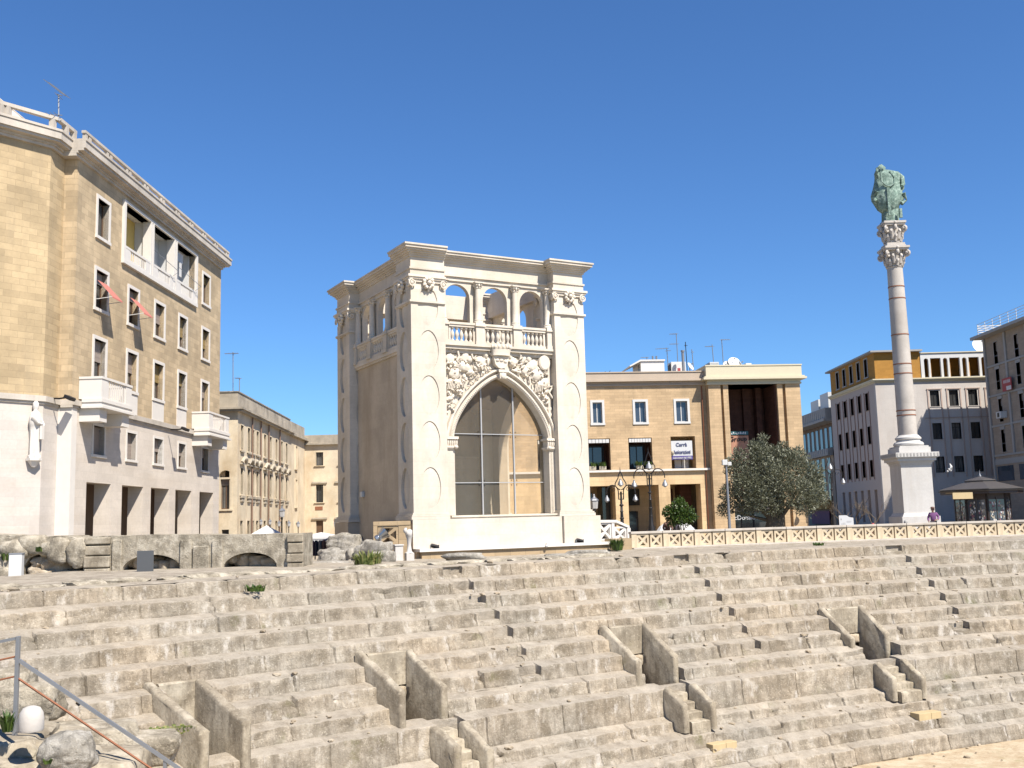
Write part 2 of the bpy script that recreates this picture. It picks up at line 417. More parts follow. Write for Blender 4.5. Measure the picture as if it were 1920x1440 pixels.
M_['terracotta'] = plain('pale planter', C(.55, .48, .36), .8, .1, 6)
M_['bird'] = plain('white feathers', C(.8, .78, .74), .7, .05, 6)
M_['bar'] = plain('pale grey glazing metal', C(.5, .5, .5), .5, .05, 4)
M_['old_white'] = plain('pale worn stone', C(.66, .61, .55), .8, .1, 4, .2)

# ------------------------------------------------------------------ window builder shared by the facades
def window(par, ax, a0, a1, z0, z1, d=0.0, rec=.28, fr=.13, proud=.04, trim='trim', glass='glass', sash='wood', blind=0.0, bmat='shutter',
           sill=.06, mull=1, surround=True, rail=False, name='window'):
    w = MB()
    if surround and fr > 0:
        w.bx(ax, a0 - fr, a0, d - proud, d + rec, z0, z1); w.bx(ax, a1, a1 + fr, d - proud, d + rec, z0, z1)
        w.bx(ax, a0 - fr, a1 + fr, d - proud, d + rec, z1, z1 + fr)
        w.bx(ax, a0 - fr - sill, a1 + fr + sill, d - proud - sill, d + rec, z0 - fr * .9, z0)
    o = w.build(name, M_[trim], par)
    s = MB(); t = .055; q = d + rec - .09
    s.bx(ax, a0, a0 + t, q, q + .06, z0, z1); s.bx(ax, a1 - t, a1, q, q + .06, z0, z1)
    s.bx(ax, a0 + t, a1 - t, q, q + .06, z0, z0 + t); s.bx(ax, a0 + t, a1 - t, q, q + .06, z1 - t, z1)
    for k in range(mull):
        m = a0 + (a1 - a0) * (k + 1) / (mull + 1); s.bx(ax, m - .03, m + .03, q, q + .06, z0 + t, z1 - t)
    s.build('sash', M_[sash], o)
    MB().bx(ax, a0 + .02, a1 - .02, q + .03, q + .045, z0 + .02, z1 - .02).build('pane', M_['glass_curtain' if glass == 'glass' and rnd() < .4 else glass], o)
    if blind > 0:
        b = MB(); zz = z1 - (z1 - z0) * blind; n = max(2, int((z1 - zz) / .09)); h = (z1 - zz) / n
        for k in range(n):
            b.bx(ax, a0 + .01, a1 - .01, q - .05 + (k % 2) * .006, q - .02, zz + k * h, zz + (k + 1) * h)
        b.build('roller_shutter', M_[bmat], o)
    if rail:
        r = MB(); r.bx(ax, a0, a1, d - .03, d, z0 + .75, z0 + .79)
        r.build('guard_rail', M_['galv'], o)
    return o

# ------------------------------------------------------------------ ground, arena floor
CX, CY = 36.98, -26.23
R0, RSTEP = 67.11, .529
ZR = [-1.165, -1.55, -1.926, -2.316, -2.716, -3.16, -3.565, -3.985, -4.35]
RR = [R0 - RSTEP * n for n in range(9)]
def cyl(x, y, R):
    """far intersection of a pixel ray with the vertical cylinder of radius R round the arena centre -> (phi, z)"""
    d = ray(x, y); c = Vector((CX, CY)); h = d.to_2d()
    A = h.dot(h); B = -2 * h.dot(c); Cc = c.dot(c) - R * R
    t = (-B + math.sqrt(B * B - 4 * A * Cc)) / (2 * A); P = d * t
    return math.atan2(P.y - CY, P.x - CX), P.z
def pol(phi, R, z): return Vector((CX + R * math.cos(phi), CY + R * math.sin(phi), z))
# lower benches below the podium: (top edge y, riser foot y) measured on the photo at x=1600
_, zb = cyl(1600, 1297, RR[8])
ZB = [ZR[n + 1] for n in range(8)] + [zb]
for ty, by in ((1304, 1324), (1334, 1359), (1369, 1394), (1404, 1436)):
    z = ZB[-1] - .015
    P = onz(1600, ty, z); R = min(math.hypot(P.x - CX, P.y - CY), RR[-1] - .35)
    RR.append(R); ZR.append(z); ZB.append(cyl(1600, by, R)[1])
NROW = len(RR)
ZFLOOR = ZB[-1]
PH0 = cyl(-170, 1130, R0)[0]; PH1 = cyl(2120, 1000, R0)[0]        # phi decreases to the right

def gz(x, y):
    r = math.hypot(x - CX, y - CY)
    k = max(0, min(1, (x + 9) / 7)); k = k * k * (3 - 2 * k)
    z = -1.14 - (.030 * max(0, min(11, r - 67))) * k
    if r > 78:
        t = min(1, (r - 78) / 3); z = z + (G - z) * t
    s = max(0, min(1, (y - 46) / 14)) * max(0, min(1, (-1.5 - x) / 4))
    z -= 1.0 * s * s * (3 - 2 * s)
    return z
gm = MB(); rad = [R0 + .08, 67.6, 68.2, 69, 70, 71.5, 73, 75, 77, 79, 81, 84, 88, 93, 100, 110, 125, 150, 200, 300, 600, 1500, 4000]
NA = 160
for R in rad:
    for i in range(NA + 1):
        p = pol(math.radians(200) - math.radians(220) * i / NA, R, 0)
        b = .05 * noise.noise(Vector((p.x * .9, p.y * .9, 2))) if R < 82 else 0
        if R < 67.3: b = -.03
        gm.v.append((p.x, p.y, gz(p.x, p.y) + b))
for k in range(len(rad) - 1):
    for i in range(NA):
        gm.f.append((k * (NA + 1) + i, k * (NA + 1) + i + 1, (k + 1) * (NA + 1) + i + 1, (k + 1) * (NA + 1) + i))
g = gm.build('ground', M_['dirt'], None, 180); g["kind"] = "structure"
fm = MB(); N2 = 60
for j in range(26):
    for i in range(N2 + 1):
        R = RR[-1] + 6.3 if j == 0 else RR[-1] + .3 - (j - 1) * 2.45
        p = pol(math.radians(200) - math.radians(220) * i / N2, max(R, .5), 0)
        fm.v.append((p.x, p.y, ZFLOOR + .0 + .04 * noise.noise(Vector((p.x, p.y, 0)))))
for j in range(25):
    for i in range(N2):
        fm.f.append((j * (N2 + 1) + i, j * (N2 + 1) + i + 1, (j + 1) * (N2 + 1) + i + 1, (j + 1) * (N2 + 1) + i))
M_['arena'] = ruinmat('pale sandy floor', C(.72, .60, .42), C(.66, .54, .37), C(.50, .36, .22), C(.3, .28, .1), .7, .5, False, .3)
g = fm.build('arena_floor', M_['arena'], None, 180); g["kind"] = "structure"

# ------------------------------------------------------------------ the amphitheatre
amph = empty('amphitheatre', (0, 0, 0), 0, 'ancient amphitheatre of eroded limestone seat rows with stair openings', 'amphitheatre')
# small stairs cut into the rows: pixel of the dark right-hand cheek, one per row
NOTCH = {0: [(866, 1066), (1292, 1046), (1691, 1026)], 1: [(889, 1094), (1312, 1069), (1709, 1048)], 2: [(912, 1123), (1332, 1094), (1729, 1069)],
         3: [(936, 1152), (1354, 1119), (1752, 1092)], 4: [(963, 1185), (1378, 1148), (1774, 1118)], 5: [(989, 1222), (1402, 1181), (1797, 1148)],
         6: [(1015, 1257), (1426, 1209), (1819, 1175)], 7: [], 8: []}
NPH = {n: [cyl(x, y, RR[n])[0] for x, y in l] for n, l in NOTCH.items()}
# upper stair openings: left cheek (back, front top, front foot) and right cheek
VOM = [((286, 1279), (393, 1367), (380, 1271), (472, 1350)), ((679, 1221), (764, 1294), (771, 1218), (842, 1284)),
       ((1134, 1173), (1206, 1237), (1211, 1168), (1274, 1227)), ((1543, 1140), (1606, 1194), (1615, 1135), (1670, 1185))]
POD = [((820, 1360), (868, 1397), (874, 1351), (929, 1403)), ((1255, 1289), (1294, 1320), (1302, 1281), (1346, 1315)), ((1647, 1242), (1684, 1270), (1696, 1235), (1739, 1267))]
def px_of(P):
    d = P.dot(_f); return 960 + FPX * P.dot(RGT) / d
def cheek(back, front, Rb):
    phi, zt = cyl(back[0], back[1], Rb)
    lo, hi = .2, 3.5                                    # radial length so that the front edge lands on its pixel
    for _ in range(40):
        m = (lo + hi) / 2
        lo, hi = (m, hi) if px_of(pol(phi, Rb - m, zt - .8 * m)) < front[0] else (lo, m)
    L = (lo + hi) / 2
    zf = cyl(front[0], front[1], Rb - L)[1]
    return phi, zt, L, zf
TH = .20                                                # cheek thickness
CUTS = []
bw_ = MB()                                              # masonry core closing the stair openings at the back
for i in range(81):
    p_ = PH0 + (PH1 - PH0) * i / 80
    for z_ in (ZFLOOR - .2, ZR[4] - .25): bw_.v.append(tuple(pol(p_, RR[4] + .30, z_)))
for i in range(80): bw_.f.append((2 * i, 2 * i + 1, 2 * i + 3, 2 * i + 2))
bw_.build('core_wall', M_['ruin_wall'], amph, norm=False)
vom = []
for lb, lf, rb, rf in VOM:
    a = cheek(lb, lf, RR[4] - .06); b = cheek(rb, rf, RR[4] - .06)
    vom.append((a, b)); CUTS.append((5, 7, b[0], a[0] - .5 * TH / RR[5]))
pod = []
for lb, lf, rb, rf in POD:
    a = cheek(lb, lf, RR[8]); b = cheek(rb, rf, RR[8])
    pod.append((a, b)); CUTS.append((8, 8, b[0], a[0]))

def seat_row(n):
    R, z, zb = RR[n], ZR[n], ZB[n]
    T = (RR[n - 1] - R) if n else .75
    H = z - zb
    sl = .075 if n else .03
    podium = n == 8
    # columns along the arc
    L = (PH0 - PH1) * R
    s = 0.0; cols = []; joints = []; blocks = [0.0]
    while s < L:
        s += ru(1.6, 2.4) if podium else ru(.75, 1.75); blocks.append(s)
    xs = set(); k = .085; i = 0
    while i * k < L: xs.add(round(i * k, 4)); i += 1
    jset = {}
    for b in blocks:
        for e in (-.022, -.008, .008, .022): xs.add(round(b + e, 4))
    nint = []
    for ph in NPH.get(n, []):
        s1 = (PH0 - ph) * R; s0 = s1 - ru(.55, .68); nint.append((s0, s1))
        for e in (s0, s1): xs.add(round(e - .006, 4)); xs.add(round(e + .006, 4))
    cint = []
    for n0, n1, pa, pb in CUTS:
        if n0 <= n <= n1:
            s0 = (PH0 - max(pa, pb)) * R; s1 = (PH0 - min(pa, pb)) * R; cint.append((s0, s1))
            for e in (s0, s1): xs.add(round(e - .004, 4)); xs.add(round(e + .004, 4))
    xs = sorted(x for x in xs if 0 <= x <= L)
    bl = []
    for j in range(len(blocks)):
        bl.append((ru(-.03, .03), ru(-.02, .015), min(1, max(0, random.gauss(.5, .2))), ru(.5, 1.6), rnd(), (ru(.1, .32), ru(.04, .13), rnd() < .5) if rnd() < (.08 if n <= 4 else .16) else None))
    mb = MB(); NP = 12; bi = 0; mb.t2 = []
    worn = (lambda ph: 1.0)
    for s in xs:
        while bi + 1 < len(blocks) and s > blocks[bi + 1]: bi += 1
        bo, bz, tint, er, rz, chip = bl[min(bi, len(bl) - 1)]
        cd = 0.0
        if chip and not podium:
            e_ = s - blocks[bi] if chip[2] else (blocks[bi + 1] - s if bi + 1 < len(blocks) else 9)
            cd = chip[1] * max(0, 1 - e_ / chip[0]) ** .7
        dj = min(abs(s - b) for b in blocks[max(0, bi - 1):bi + 3])
        ph = PH0 - s / R
        innotch = any(a <= s <= b for a, b in nint)
        incut = any(a <= s <= b for a, b in cint)
        smooth_ = podium or (n <= 2 and s > L * .34)
        if podium: bo *= .25; bz *= .3; er *= .4
        elif n <= 4 and s > L * .36: er *= .55; bo *= .4; bz *= .6
        elif n <= 2: er *= .75
        if T > .40: p1, p2 = max(.36, .7 * T), (.25 if nint else .34)
        else: p1, p2 = .9 * T, .7 * T
        if n == 0: p2 = .16
        if innotch:
            pr = [(T + .08, sl), (p1, sl * p1 / T), (p2, .0), (p2 - .008, -.5 * H), (min(.12, p2 * .7), -.5 * H), (min(.06, p2 * .4), -.5 * H), (.025, -.5 * H - .01), (.0, -.5 * H - .03), (0, -.5 * H - .05), (0, -.7 * H), (0, -.85 * H), (.0, -H - .08)]
        else:
            pr = [(T + .08, sl), (p1, sl * p1 / T), (p2, sl * p2 / T), (.12, .006), (.035, -.002), (.012, -.014), (.002, -.045), (0, -.35 * H), (0, -.53 * H), (0, -.7 * H), (0, -.88 * H), (.0, -H - .08)]
        base = Vector((CX + R * math.cos(ph), CY + R * math.sin(ph), z))
        nlow = noise.noise(base * .8 + Vector((n * 7.0, 0, 0)))
        jd = .040 * max(0, 1 - dj / .02) if not innotch else 0
        rnd_c = .035 * max(0, 1 - dj / .12) * er            # blocks rounded towards their joints
        for q, (o, dz) in enumerate(pr):
            P = pol(ph, R + o, z + dz)
            a1 = noise.noise(P * 2.1 + Vector((0, n * 3.1, 0))); a2 = noise.noise(P * 6.3); a3 = noise.noise(P * 14.0)
            ir = 0; iz = 0
            if 2 <= q <= 10:
                ir = (.020 * a1 + .016 * a2 + .009 * a3) * er + bo
                iz = (.012 * a1 + .010 * a2) * er + bz
                if 3 <= q <= 7:
                    dmg = max(0, noise.noise(P * 1.35 + Vector((5, n, 9))) - .22) * .28 * er
                    ir += dmg * .8 + rnd_c; iz -= dmg * .55 + rnd_c * .6
                    if not innotch: ir += cd * .9 * (1 + .5 * a2); iz -= cd * (.8 if q < 7 else .2) * (1 + .5 * a1)
                if q >= 4: ir += jd
                iz -= jd * (.45 if q <= 6 else 0)
                if q >= 9: ir -= .02 * (q - 8)              # dirt gathered at the foot
            elif q <= 1: iz = .02 * a1
            if incut:
                zc = (ZR[8] - .10 - .02 * n) if n < 8 else ZB[8] + .02
                P = pol(ph, R + o, min(z + dz, zc)); ir = iz = 0
                if n == 8: P = pol(ph, R + max(o, .35), min(z + dz, zc if q > 2 else z))
            d = Vector((math.cos(ph), math.sin(ph), 0))
            P = P + d * ir + Vector((0, 0, iz))
            mb.v.append(tuple(P)); mb.t.append(tint); mb.t2.append(1.0 if q <= 4 else 0.0)
    m = len(xs)
    for i in range(m - 1):
        for q in range(NP - 1):
            mb.f.append((i * NP + q, i * NP + q + 1, (i + 1) * NP + q + 1, (i + 1) * NP + q))
    return mb.build('podium_wall' if podium else 'seat_row', M_['ruin'], amph, 42, norm=False)
for n in range(NROW): seat_row(n)
rc_ = MB(); ph = PH0; pend = cyl(1150, 1052, R0 + 1.2)[0]
while ph > pend:
    w_ = ru(.25, .7); P = pol(ph, R0 + 1.15 + ru(-.12, .12), -1.15)
    rc_.rock(P, w_, ru(.35, .5), ru(.07, .15), ph * 50, ph + math.pi / 2, 2, .25, .7); ph -= w_ * 1.7 / R0
rc_.build('rough_course', M_['ruin_wall'], amph, 60)
random.seed(77); lr = MB()                              # loose chips and gravel lying on the treads and along the arena edge
for _ in range(480):
    n = random.choice((0, 1, 2, 3, 4, 5, 6, 7, 8, 9, 10, 11, 12, 12, 12)); ph = PH0 + (PH1 - PH0) * rnd()
    if n < 9 and any(min(c_[2], c_[3]) - .015 < ph < max(c_[2], c_[3]) + .015 for c_ in CUTS): continue
    if n < 12: r_ = RR[n] + ru(.12, .45); z_ = ZR[n] + .025 + .04 * (r_ - RR[n])
    else: r_ = RR[12] - abs(random.gauss(0, .8)) - .05; z_ = ZFLOOR + .02
    q_ = abs(random.gauss(0, .03)) + .018; lr.rock(pol(ph, r_, z_), q_ * ru(.8, 1.6), q_, q_ * .6, ph * 99, rnd() * 3, 1, .3, .5)
lo_ = lr.build('loose_rubble', M_['rubble'], None, 40); lo_["kind"] = "stuff"; tag(lo_, 'loose stone chips and gravel scattered over the seat rows', 'rubble')

def cheek_wall(phi, Rb, zt, L, zf, zfoot, name='stair_parapet'):
    mb = MB(); d = Vector((math.cos(phi), math.sin(phi), 0)); t = Vector((math.sin(phi), -math.cos(phi), 0))   # t: to the right along the rows
    prof = [(.0, zt), (.10, zt + .015)]
    K = 9
    for k in range(1, K): prof.append((.10 + (L - .16) * k / K, zt + (zf - zt) * k / K + .012 * math.sin(k * 2.3)))
    prof += [(L - .03, zf), (L, zf - .07)]
    nz = 4
    for k in range(1, nz + 1): prof.append((L, zf - .07 + (zfoot - zf + .07) * k / nz))
    prof.append((0, zfoot))
    rings = []
    for e, sh in ((0, .045), (.045, 0), (TH - .045, 0), (TH, .045)):
        rg = []
        for w, z in prof:
            ww, zz = w, z
            if z > zfoot + .01: zz = z - sh
            if w > L - .001: ww = w - sh
            P = Vector((CX, CY, 0)) + d * (Rb - ww) + t * (e - TH) + Vector((0, 0, zz))
            nn = noise.noise(P * 3.0) * .018
            rg.append(P + t * nn + Vector((0, 0, nn)))
        rings.append(rg)
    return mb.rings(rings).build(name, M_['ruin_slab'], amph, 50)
for (a, b) in vom:
    Rb = RR[4] - .06
    for ph, zt, L, zf in (a, b): cheek_wall(ph, Rb, zt, L, zf, ZR[8] - .5)
    # slab closing the head of the opening
    pa, pb = a[0] - .5 * TH / Rb, b[0]
    top = (a[1] + b[1]) / 2 - .03; low = top - .78
    rings = []
    for k in range(7):
        ph = pa + (pb - pa) * k / 6
        rings.append([pol(ph, Rb - .08 + e, z + .012 * noise.noise(Vector((k, z, e)))) for e, z in ((0, low), (0, top - .03), (.03, top), (.3, top), (.3, low))])
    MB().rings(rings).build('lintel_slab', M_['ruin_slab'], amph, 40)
    MB().rock(pol((pa * .35 + pb * .65), Rb - .12, low - .16), .16, .12, .13, 3.3 + pa).build('wedge_stone', M_['rubble'], amph, 60)
for (a, b) in pod:
    for ph, zt, L, zf in (a, b): cheek_wall(ph, RR[8], zt, L, zf, ZB[8] - .25)
    pa, pb = a[0] - .02 / RR[8], b[0] + (TH + .02) / RR[8]
    h = (ZR[8] - ZB[8])
    st = MB()
    for k in range(4):
        zt = ZR[8] - .16 - (h - .05) * k / 3.6; r1 = RR[8] + .38; r0 = RR[8] + .02 - .27 * k
        rings = []
        for i in range(7):
            ph = pa + (pb - pa) * i / 6
            e = .03 * noise.noise(Vector((i * 1.3, k * 2.7, pa * 9)))
            rings.append([pol(ph, r0 + e, ZB[8] - .3), pol(ph, r0 + e, zt - .03), pol(ph, r0 + .03 + e, zt + e), pol(ph, r1 - .01 * k, zt + .01), pol(ph, r1 - .01 * k, ZB[8] - .3)])
        st.rings(rings)
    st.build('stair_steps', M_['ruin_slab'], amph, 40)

# loose things on the seats -----------------------------------------------------------------------------
def on_row(x, y, n, lift=0.0):
    P = onz(x, y, ZR[n] + .01); return P
def tufa(x, y, w, n, label):
    P = on_row(x, y, n); ph = math.atan2(P.y - CY, P.x - CX); P = P + Vector((math.cos(ph), math.sin(ph), 0)) * .13
    o = empty('tufa_block', P - Vector((0, 0, .05)), ph - math.pi / 2, label, 'stone block', 'new yellow blocks lying on the lower steps')
    a = w * .54
    MB().box(-w / 2, -w / 2 + a, -.17, .17, 0, .20).build('block', M_['sandblock'], o, None, .012, True)
    MB().box(-w / 2 + a + .012, w / 2, -.165, .165, 0, .195).build('block', M_['sandblock'], o, None, .012, True)
tufa(1743, 1346, .84, 11, 'pair of clean yellow tufa blocks near the right edge below the small stair')
tufa(1358, 1404, .80, 11, 'pair of clean yellow tufa blocks lowest on the seats at bottom centre')

def weed(name, P, h, r, n, mat, label, cat='plant', w=.035):
    mb = MB()
    for i in range(n):
        a = ru(0, 6.283); q = r * math.sqrt(rnd()); b = Vector((P.x + q * math.cos(a), P.y + q * math.sin(a), P.z))
        L = h * ru(.45, 1); lean = Vector((math.cos(a), math.sin(a), 0)) * ru(.1, .5) * L
        t = Vector((-math.sin(a), math.cos(a), 0)) * w * ru(.6, 1.3)
        m = b + lean * .45 + Vector((0, 0, L * .65)); e = b + lean + Vector((0, 0, L * ru(.8, 1)))
        mb.add([b - t * .5, b + t * .5, m + t, m - t, e], [(0, 1, 2, 3), (3, 2, 4)])
    return tag(mb.build(name, M_[mat], None, norm=False), label, cat)
weed('weed_bush', at(690, 1064, 33.5), .62, .42, 240, 'weed', 'yellow green weed bush on the top of the seats before the pale tower')
weed('weed_tuft', at(318, 1371, 18.6), .05, .45, 120, 'weed', 'flat mossy growth on the step left of the nearest stair walls')
weed('weed_tuft', at(480, 1109, 24.6), .20, .26, 60, 'leaf_green', 'small green weed tuft in the second seat row below the arched wall')
weed('weed_tuft', at(62, 1140, 22.5), .17, .10, 30, 'leaf_green', 'tiny green weed at the far left on the second seat row')
weed('weed_tuft', at(1535, 1023, 42.0), .16, .28, 40, 'leaf_green', 'flat green weed between top seat row and white balustrade')

# ------------------------------------------------------------------ low ruined wall with arches, left
AW = Frame(0, 32.0, 90, 1080)
aw = root(AW, 'ruined_wall', 'low ruined stone wall with two low arches and a caved-in gap', 'ruined wall', gz(AW.o.x + 5, 32.5))
def awx(x, y): h = AW.hit(x, y); return h[0], h[2]
zf = -1.75
def wob(pts, amp, seed=0):
    out = []
    for i in range(len(pts)):
        a = Vector((pts[i][0], pts[i][1], 0)); b = Vector((pts[(i + 1) % len(pts)][0], pts[(i + 1) % len(pts)][1], 0)); L = (b - a).length; n = max(1, int(L / .18))
        for k in range(n):
            p = a.lerp(b, k / n); q = Vector((p.x * 1.9 + seed, p.y * 1.9, seed))
            out.append((p.x + amp * noise.noise(q), p.y + amp * noise.noise(q + Vector((9, 4, 2)))))
    return out
def wobo(pts, amp, seed=0):
    out = []
    for i in range(len(pts) - 1):
        a = Vector((*pts[i], 0)); b = Vector((*pts[i + 1], 0)); n = max(1, int((b - a).length / .18))
        for k in range(n):
            p = a.lerp(b, k / n); q = Vector((p.x * 1.9 + seed, p.y * 1.9, seed)); out.append((p.x + (amp * noise.noise(q) if i + k else 0), p.y + amp * noise.noise(q + Vector((9, 4, 2)))))
    return out + [pts[-1]]
# main arched part
xa, _ = awx(160, 1040); xe, _ = awx(566, 1030)
zt1 = awx(300, 1002)[1]; zt2 = awx(560, 1000)[1]
top_l = wobo([(xe, zt2), (awx(430, 1000)[0], zt2 + .02), (awx(300, 1003)[0], zt1), (xa, awx(165, 1006)[1])] , .03, 2)
holes = []; foot = [(xa, zf)]
for xl, xr, xap, yap in ((229, 339, 287, 1040), (419, 519, 470, 1036)):
    l, r = awx(xl, 1075)[0], awx(xr, 1072)[0]; top = awx(xap, yap)[1]; c = (l + r) / 2; a = (r - l) / 2; zsp = -1.16; b = top - zsp
    arc_ = [(c - a * math.cos(math.pi * i / 16), zsp + b * math.sin(math.pi * i / 16)) for i in range(17)]
    foot += [(l, zf)] + arc_ + [(r, zf)]; holes.append([(l, zf), (r, zf)])
foot.append((xe, zf))
w = MB(); w.prism('y', foot + top_l, 0.0, 1.7)
w.build('arched_wall', M_['ruin_wall'], aw, None, .03)
# arch faces stand on little relieving stones; back filling of broken rock inside the arches
for hx, s in ((holes[0], 1), (holes[1], 2)):
    bk = MB()
    l, r = hx[0][0], hx[1][0]
    for k in range(7): bk.rock((l + (r - l) * (k + .5) / 8, (.5 + .3 * rnd()) , -1.16 + .26 * (1 - k / 7) + .08 * rnd()), .26, .3, ru(.16, .26), s * 7 + k, ru(0, 3), 3, .22, .7)
    bk.box(l - .1, r + .1, 1.72, 1.9, zf, -.5)
    bk.build('rock_fill', M_['rubble'], aw, 60)
# masonry pier of squared blocks
px0, px1 = awx(160, 1040)[0], awx(209, 1040)[0]
for (ya, yb, e) in ((1020.5, 1008, 0), (1041, 1023.5, .02), (1064, 1043, -.01), (1084, 1066, .01)):
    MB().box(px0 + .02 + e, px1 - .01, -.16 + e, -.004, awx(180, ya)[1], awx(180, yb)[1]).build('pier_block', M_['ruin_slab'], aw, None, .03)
px0, px1 = awx(538, 1040)[0], awx(570, 1040)[0]
for (ya, yb, e) in ((1016, 1001, 0), (1036.5, 1018, .02), (1054, 1038, -.01), (1072, 1055.5, .01)):
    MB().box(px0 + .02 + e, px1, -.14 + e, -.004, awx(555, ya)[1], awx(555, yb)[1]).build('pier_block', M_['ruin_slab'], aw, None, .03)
for xl, xr, yt in ((211, 231, 1012), (338, 362, 1012), (362, 395, 1024), (398, 420, 1012)):
    MB().box(awx(xl, 1040)[0], awx(xr, 1040)[0] - .03, -.07, -.004, zf, awx(xl, yt)[1]).build('pier_block', M_['ruin_wall'], aw, None, .03)
# broken part with the gap
xg0 = awx(-90, 1040)[0]
prof = [(-90, 1001), (-20, 1002), (0, 1002.5), (22, 1004), (44, 1003.5), (52, 1009), (88, 1004.5), (128, 1004.5), (148, 1011), (158, 1016)]
gap = [awx(x, y) for x, y in ((40, 1100), (44, 1062), (54, 1046), (68, 1040), (92, 1037), (100, 1046), (118, 1054), (128, 1047), (133, 1056), (148, 1060), (155, 1064), (156, 1100))]
topw = wobo([awx(x, y) for x, y in reversed(prof)], .04, 5)
MB().prism('y', [(xg0, zf)] + [(gap[0][0], zf)] + gap[1:-1] + [(gap[-1][0], zf), (xa - .01, zf)] + topw, .03, 1.5).build('broken_wall', M_['ruin_wall'], aw, None, .05)
rk = MB()
for x, y, sx, sz, yy in ((8, 1052, .5, .5, -.1), (30, 1030, .45, .3, -.15), (62, 1022, .4, .28, -.12), (92, 1030, .3, .24, -.1), (112, 1032, .34, .4, -.14), (146, 1036, .30, .42, -.15), (148, 1056, .16, .16, -.1), (12, 1078, .4, .25, -.2)):
    X, Z = awx(x, y); rk.rock((X, yy + .2, Z), sx, .3, sz, x * .7, 0, 3, .25, .5)
rk.build('wall_boulder', M_['ruin_wall'], aw, 60)
rk = MB()
for x, y, sx, sz, yy in ((70, 1058, .36, .24, .45), (62, 1078, .3, .22, .35), (96, 1066, .48, .32, .45), (86, 1080, .4, .22, .3), (112, 1080, .26, .2, .4), (135, 1076, .2, .16, .5), (142, 1080, .26, .12, .45), (128, 1064, .12, .14, .7)):
    X, Z = awx(x, y); rk.rock((X, yy, Z), sx, .35, sz, x * 1.3, .3, 3, .28, .6)
rk.build('fallen_stone', M_['rubble'], aw, 40)
weed('weed_tuft', AW.world(*(lambda h: (h[0], -.12, h[1]))(awx(79, 1034))), .2, .14, 45, 'leaf_green', 'green weed sprouting from the top of the broken wall gap')
weed('weed_tuft', AW.world(*(lambda h: (h[0], -.22, h[1]))(awx(18, 1050))), .3, .12, 45, 'leaf_green', 'green weed growing on the broken wall behind the white bollard')

# information boards in front of the wall
P = at(272, 1074, 30.5)
b = empty('sign_board', (P.x, P.y, gz(P.x, P.y)), .12, 'plain dark grey sign board standing before the left stone arch', 'sign board')
MB().box(-.235, .235, -.02, .02, P.z - gz(P.x, P.y), P.z - gz(P.x, P.y) + .64).build('panel', M_['sign_grey'], b, None, .006, True)
for x_ in (-.18, .14): MB().box(x_, x_ + .04, .02, .05, 0, .5).build('post', M_['iron'], b, keepz=True)
P = at(28, 1084, 29.5)
b = empty('light_bollard', (P.x, P.y, P.z), .25, 'white box bollard with grey side at the far left of the ruined wall', 'bollard')
MB().box(-.17, .17, -.05, .3, 0, .66).build('body', M_['white_paint'], b, None, .012, True)
MB().box(-.18, .18, -.055, .31, .655, .70).build('cap', M_['galv'], b, None, .005, True)

# ------------------------------------------------------------------ bottom left: broken masonry, railing, bollard, boulder
D0 = 15.5
def near(x, y, D=D0): return at(x, y, D)
zt = near(40, 1372).z
bm_ = empty('broken_masonry', near(20, 1420), 0, 'rough broken masonry ledge at the bottom left corner under the railing', 'ruin ledge')
bl = bm_.location
rk = MB()
def nrock(x, y, D, sx, sy, sz, seed, amp=.16, boxy=.72):
    P = at(x, y, D) - bl; rk.rock(P, sx, sy, sz, seed, .2, 4, amp, boxy)
nrock(-40, 1425, 15.6, 1.05, .9, .40, 1)
nrock(66, 1420, 15.9, .62, .75, .35, 2)
nrock(-10, 1500, 15.2, 1.5, .9, .7, 3)
nrock(150, 1470, 15.6, .9, .8, .42, 4)
nrock(210, 1452, 16.4, .55, .5, .32, 12)
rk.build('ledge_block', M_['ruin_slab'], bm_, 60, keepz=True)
rk = MB()
nrock(150, 1392, 17.6, .9, .6, .30, 5); nrock(40, 1318, 17.4, .62, .4, .32, 6); nrock(0, 1290, 17.6, .55, .4, .3, 7); nrock(262, 1405, 17.8, .62, .5, .26, 8)
rk.build('rear_block', M_['ruin_wall'], bm_, 60, keepz=True)
rk = MB(); P = near(127, 1412, 14.4); rk.rock((0, 0, 0), .36, .34, .29, 21, .4, 5, .20, .25)
o = rk.build('boulder', M_['greystone'], None, 70); o.location = P; tag(o, 'round grey pitted boulder at the bottom left below the railing', 'boulder')
P = near(58, 1369, 14.5)
mb = MB(); mb.lathe([(.155, 0), (.165, .03), (.163, .16), (.15, .24), (.11, .305), (.05, .33), (.005, .335)], seg=28)
o = mb.build('stone_bollard', M_['old_white'], None, 60); o.location = (P.x, P.y, P.z - .01); tag(o, 'short white rounded stone bollard beside the railing post', 'bollard')
weed('weed_tuft', near(14, 1372, 14.7), .32, .07, 50, 'leaf_green', 'green grass tuft beside the railing post at the lower left edge', w=.02)
weed('weed_tuft', near(88, 1432, 14.0), .07, .06, 20, 'leaf_green', 'tiny weed under the round grey boulder', w=.02)
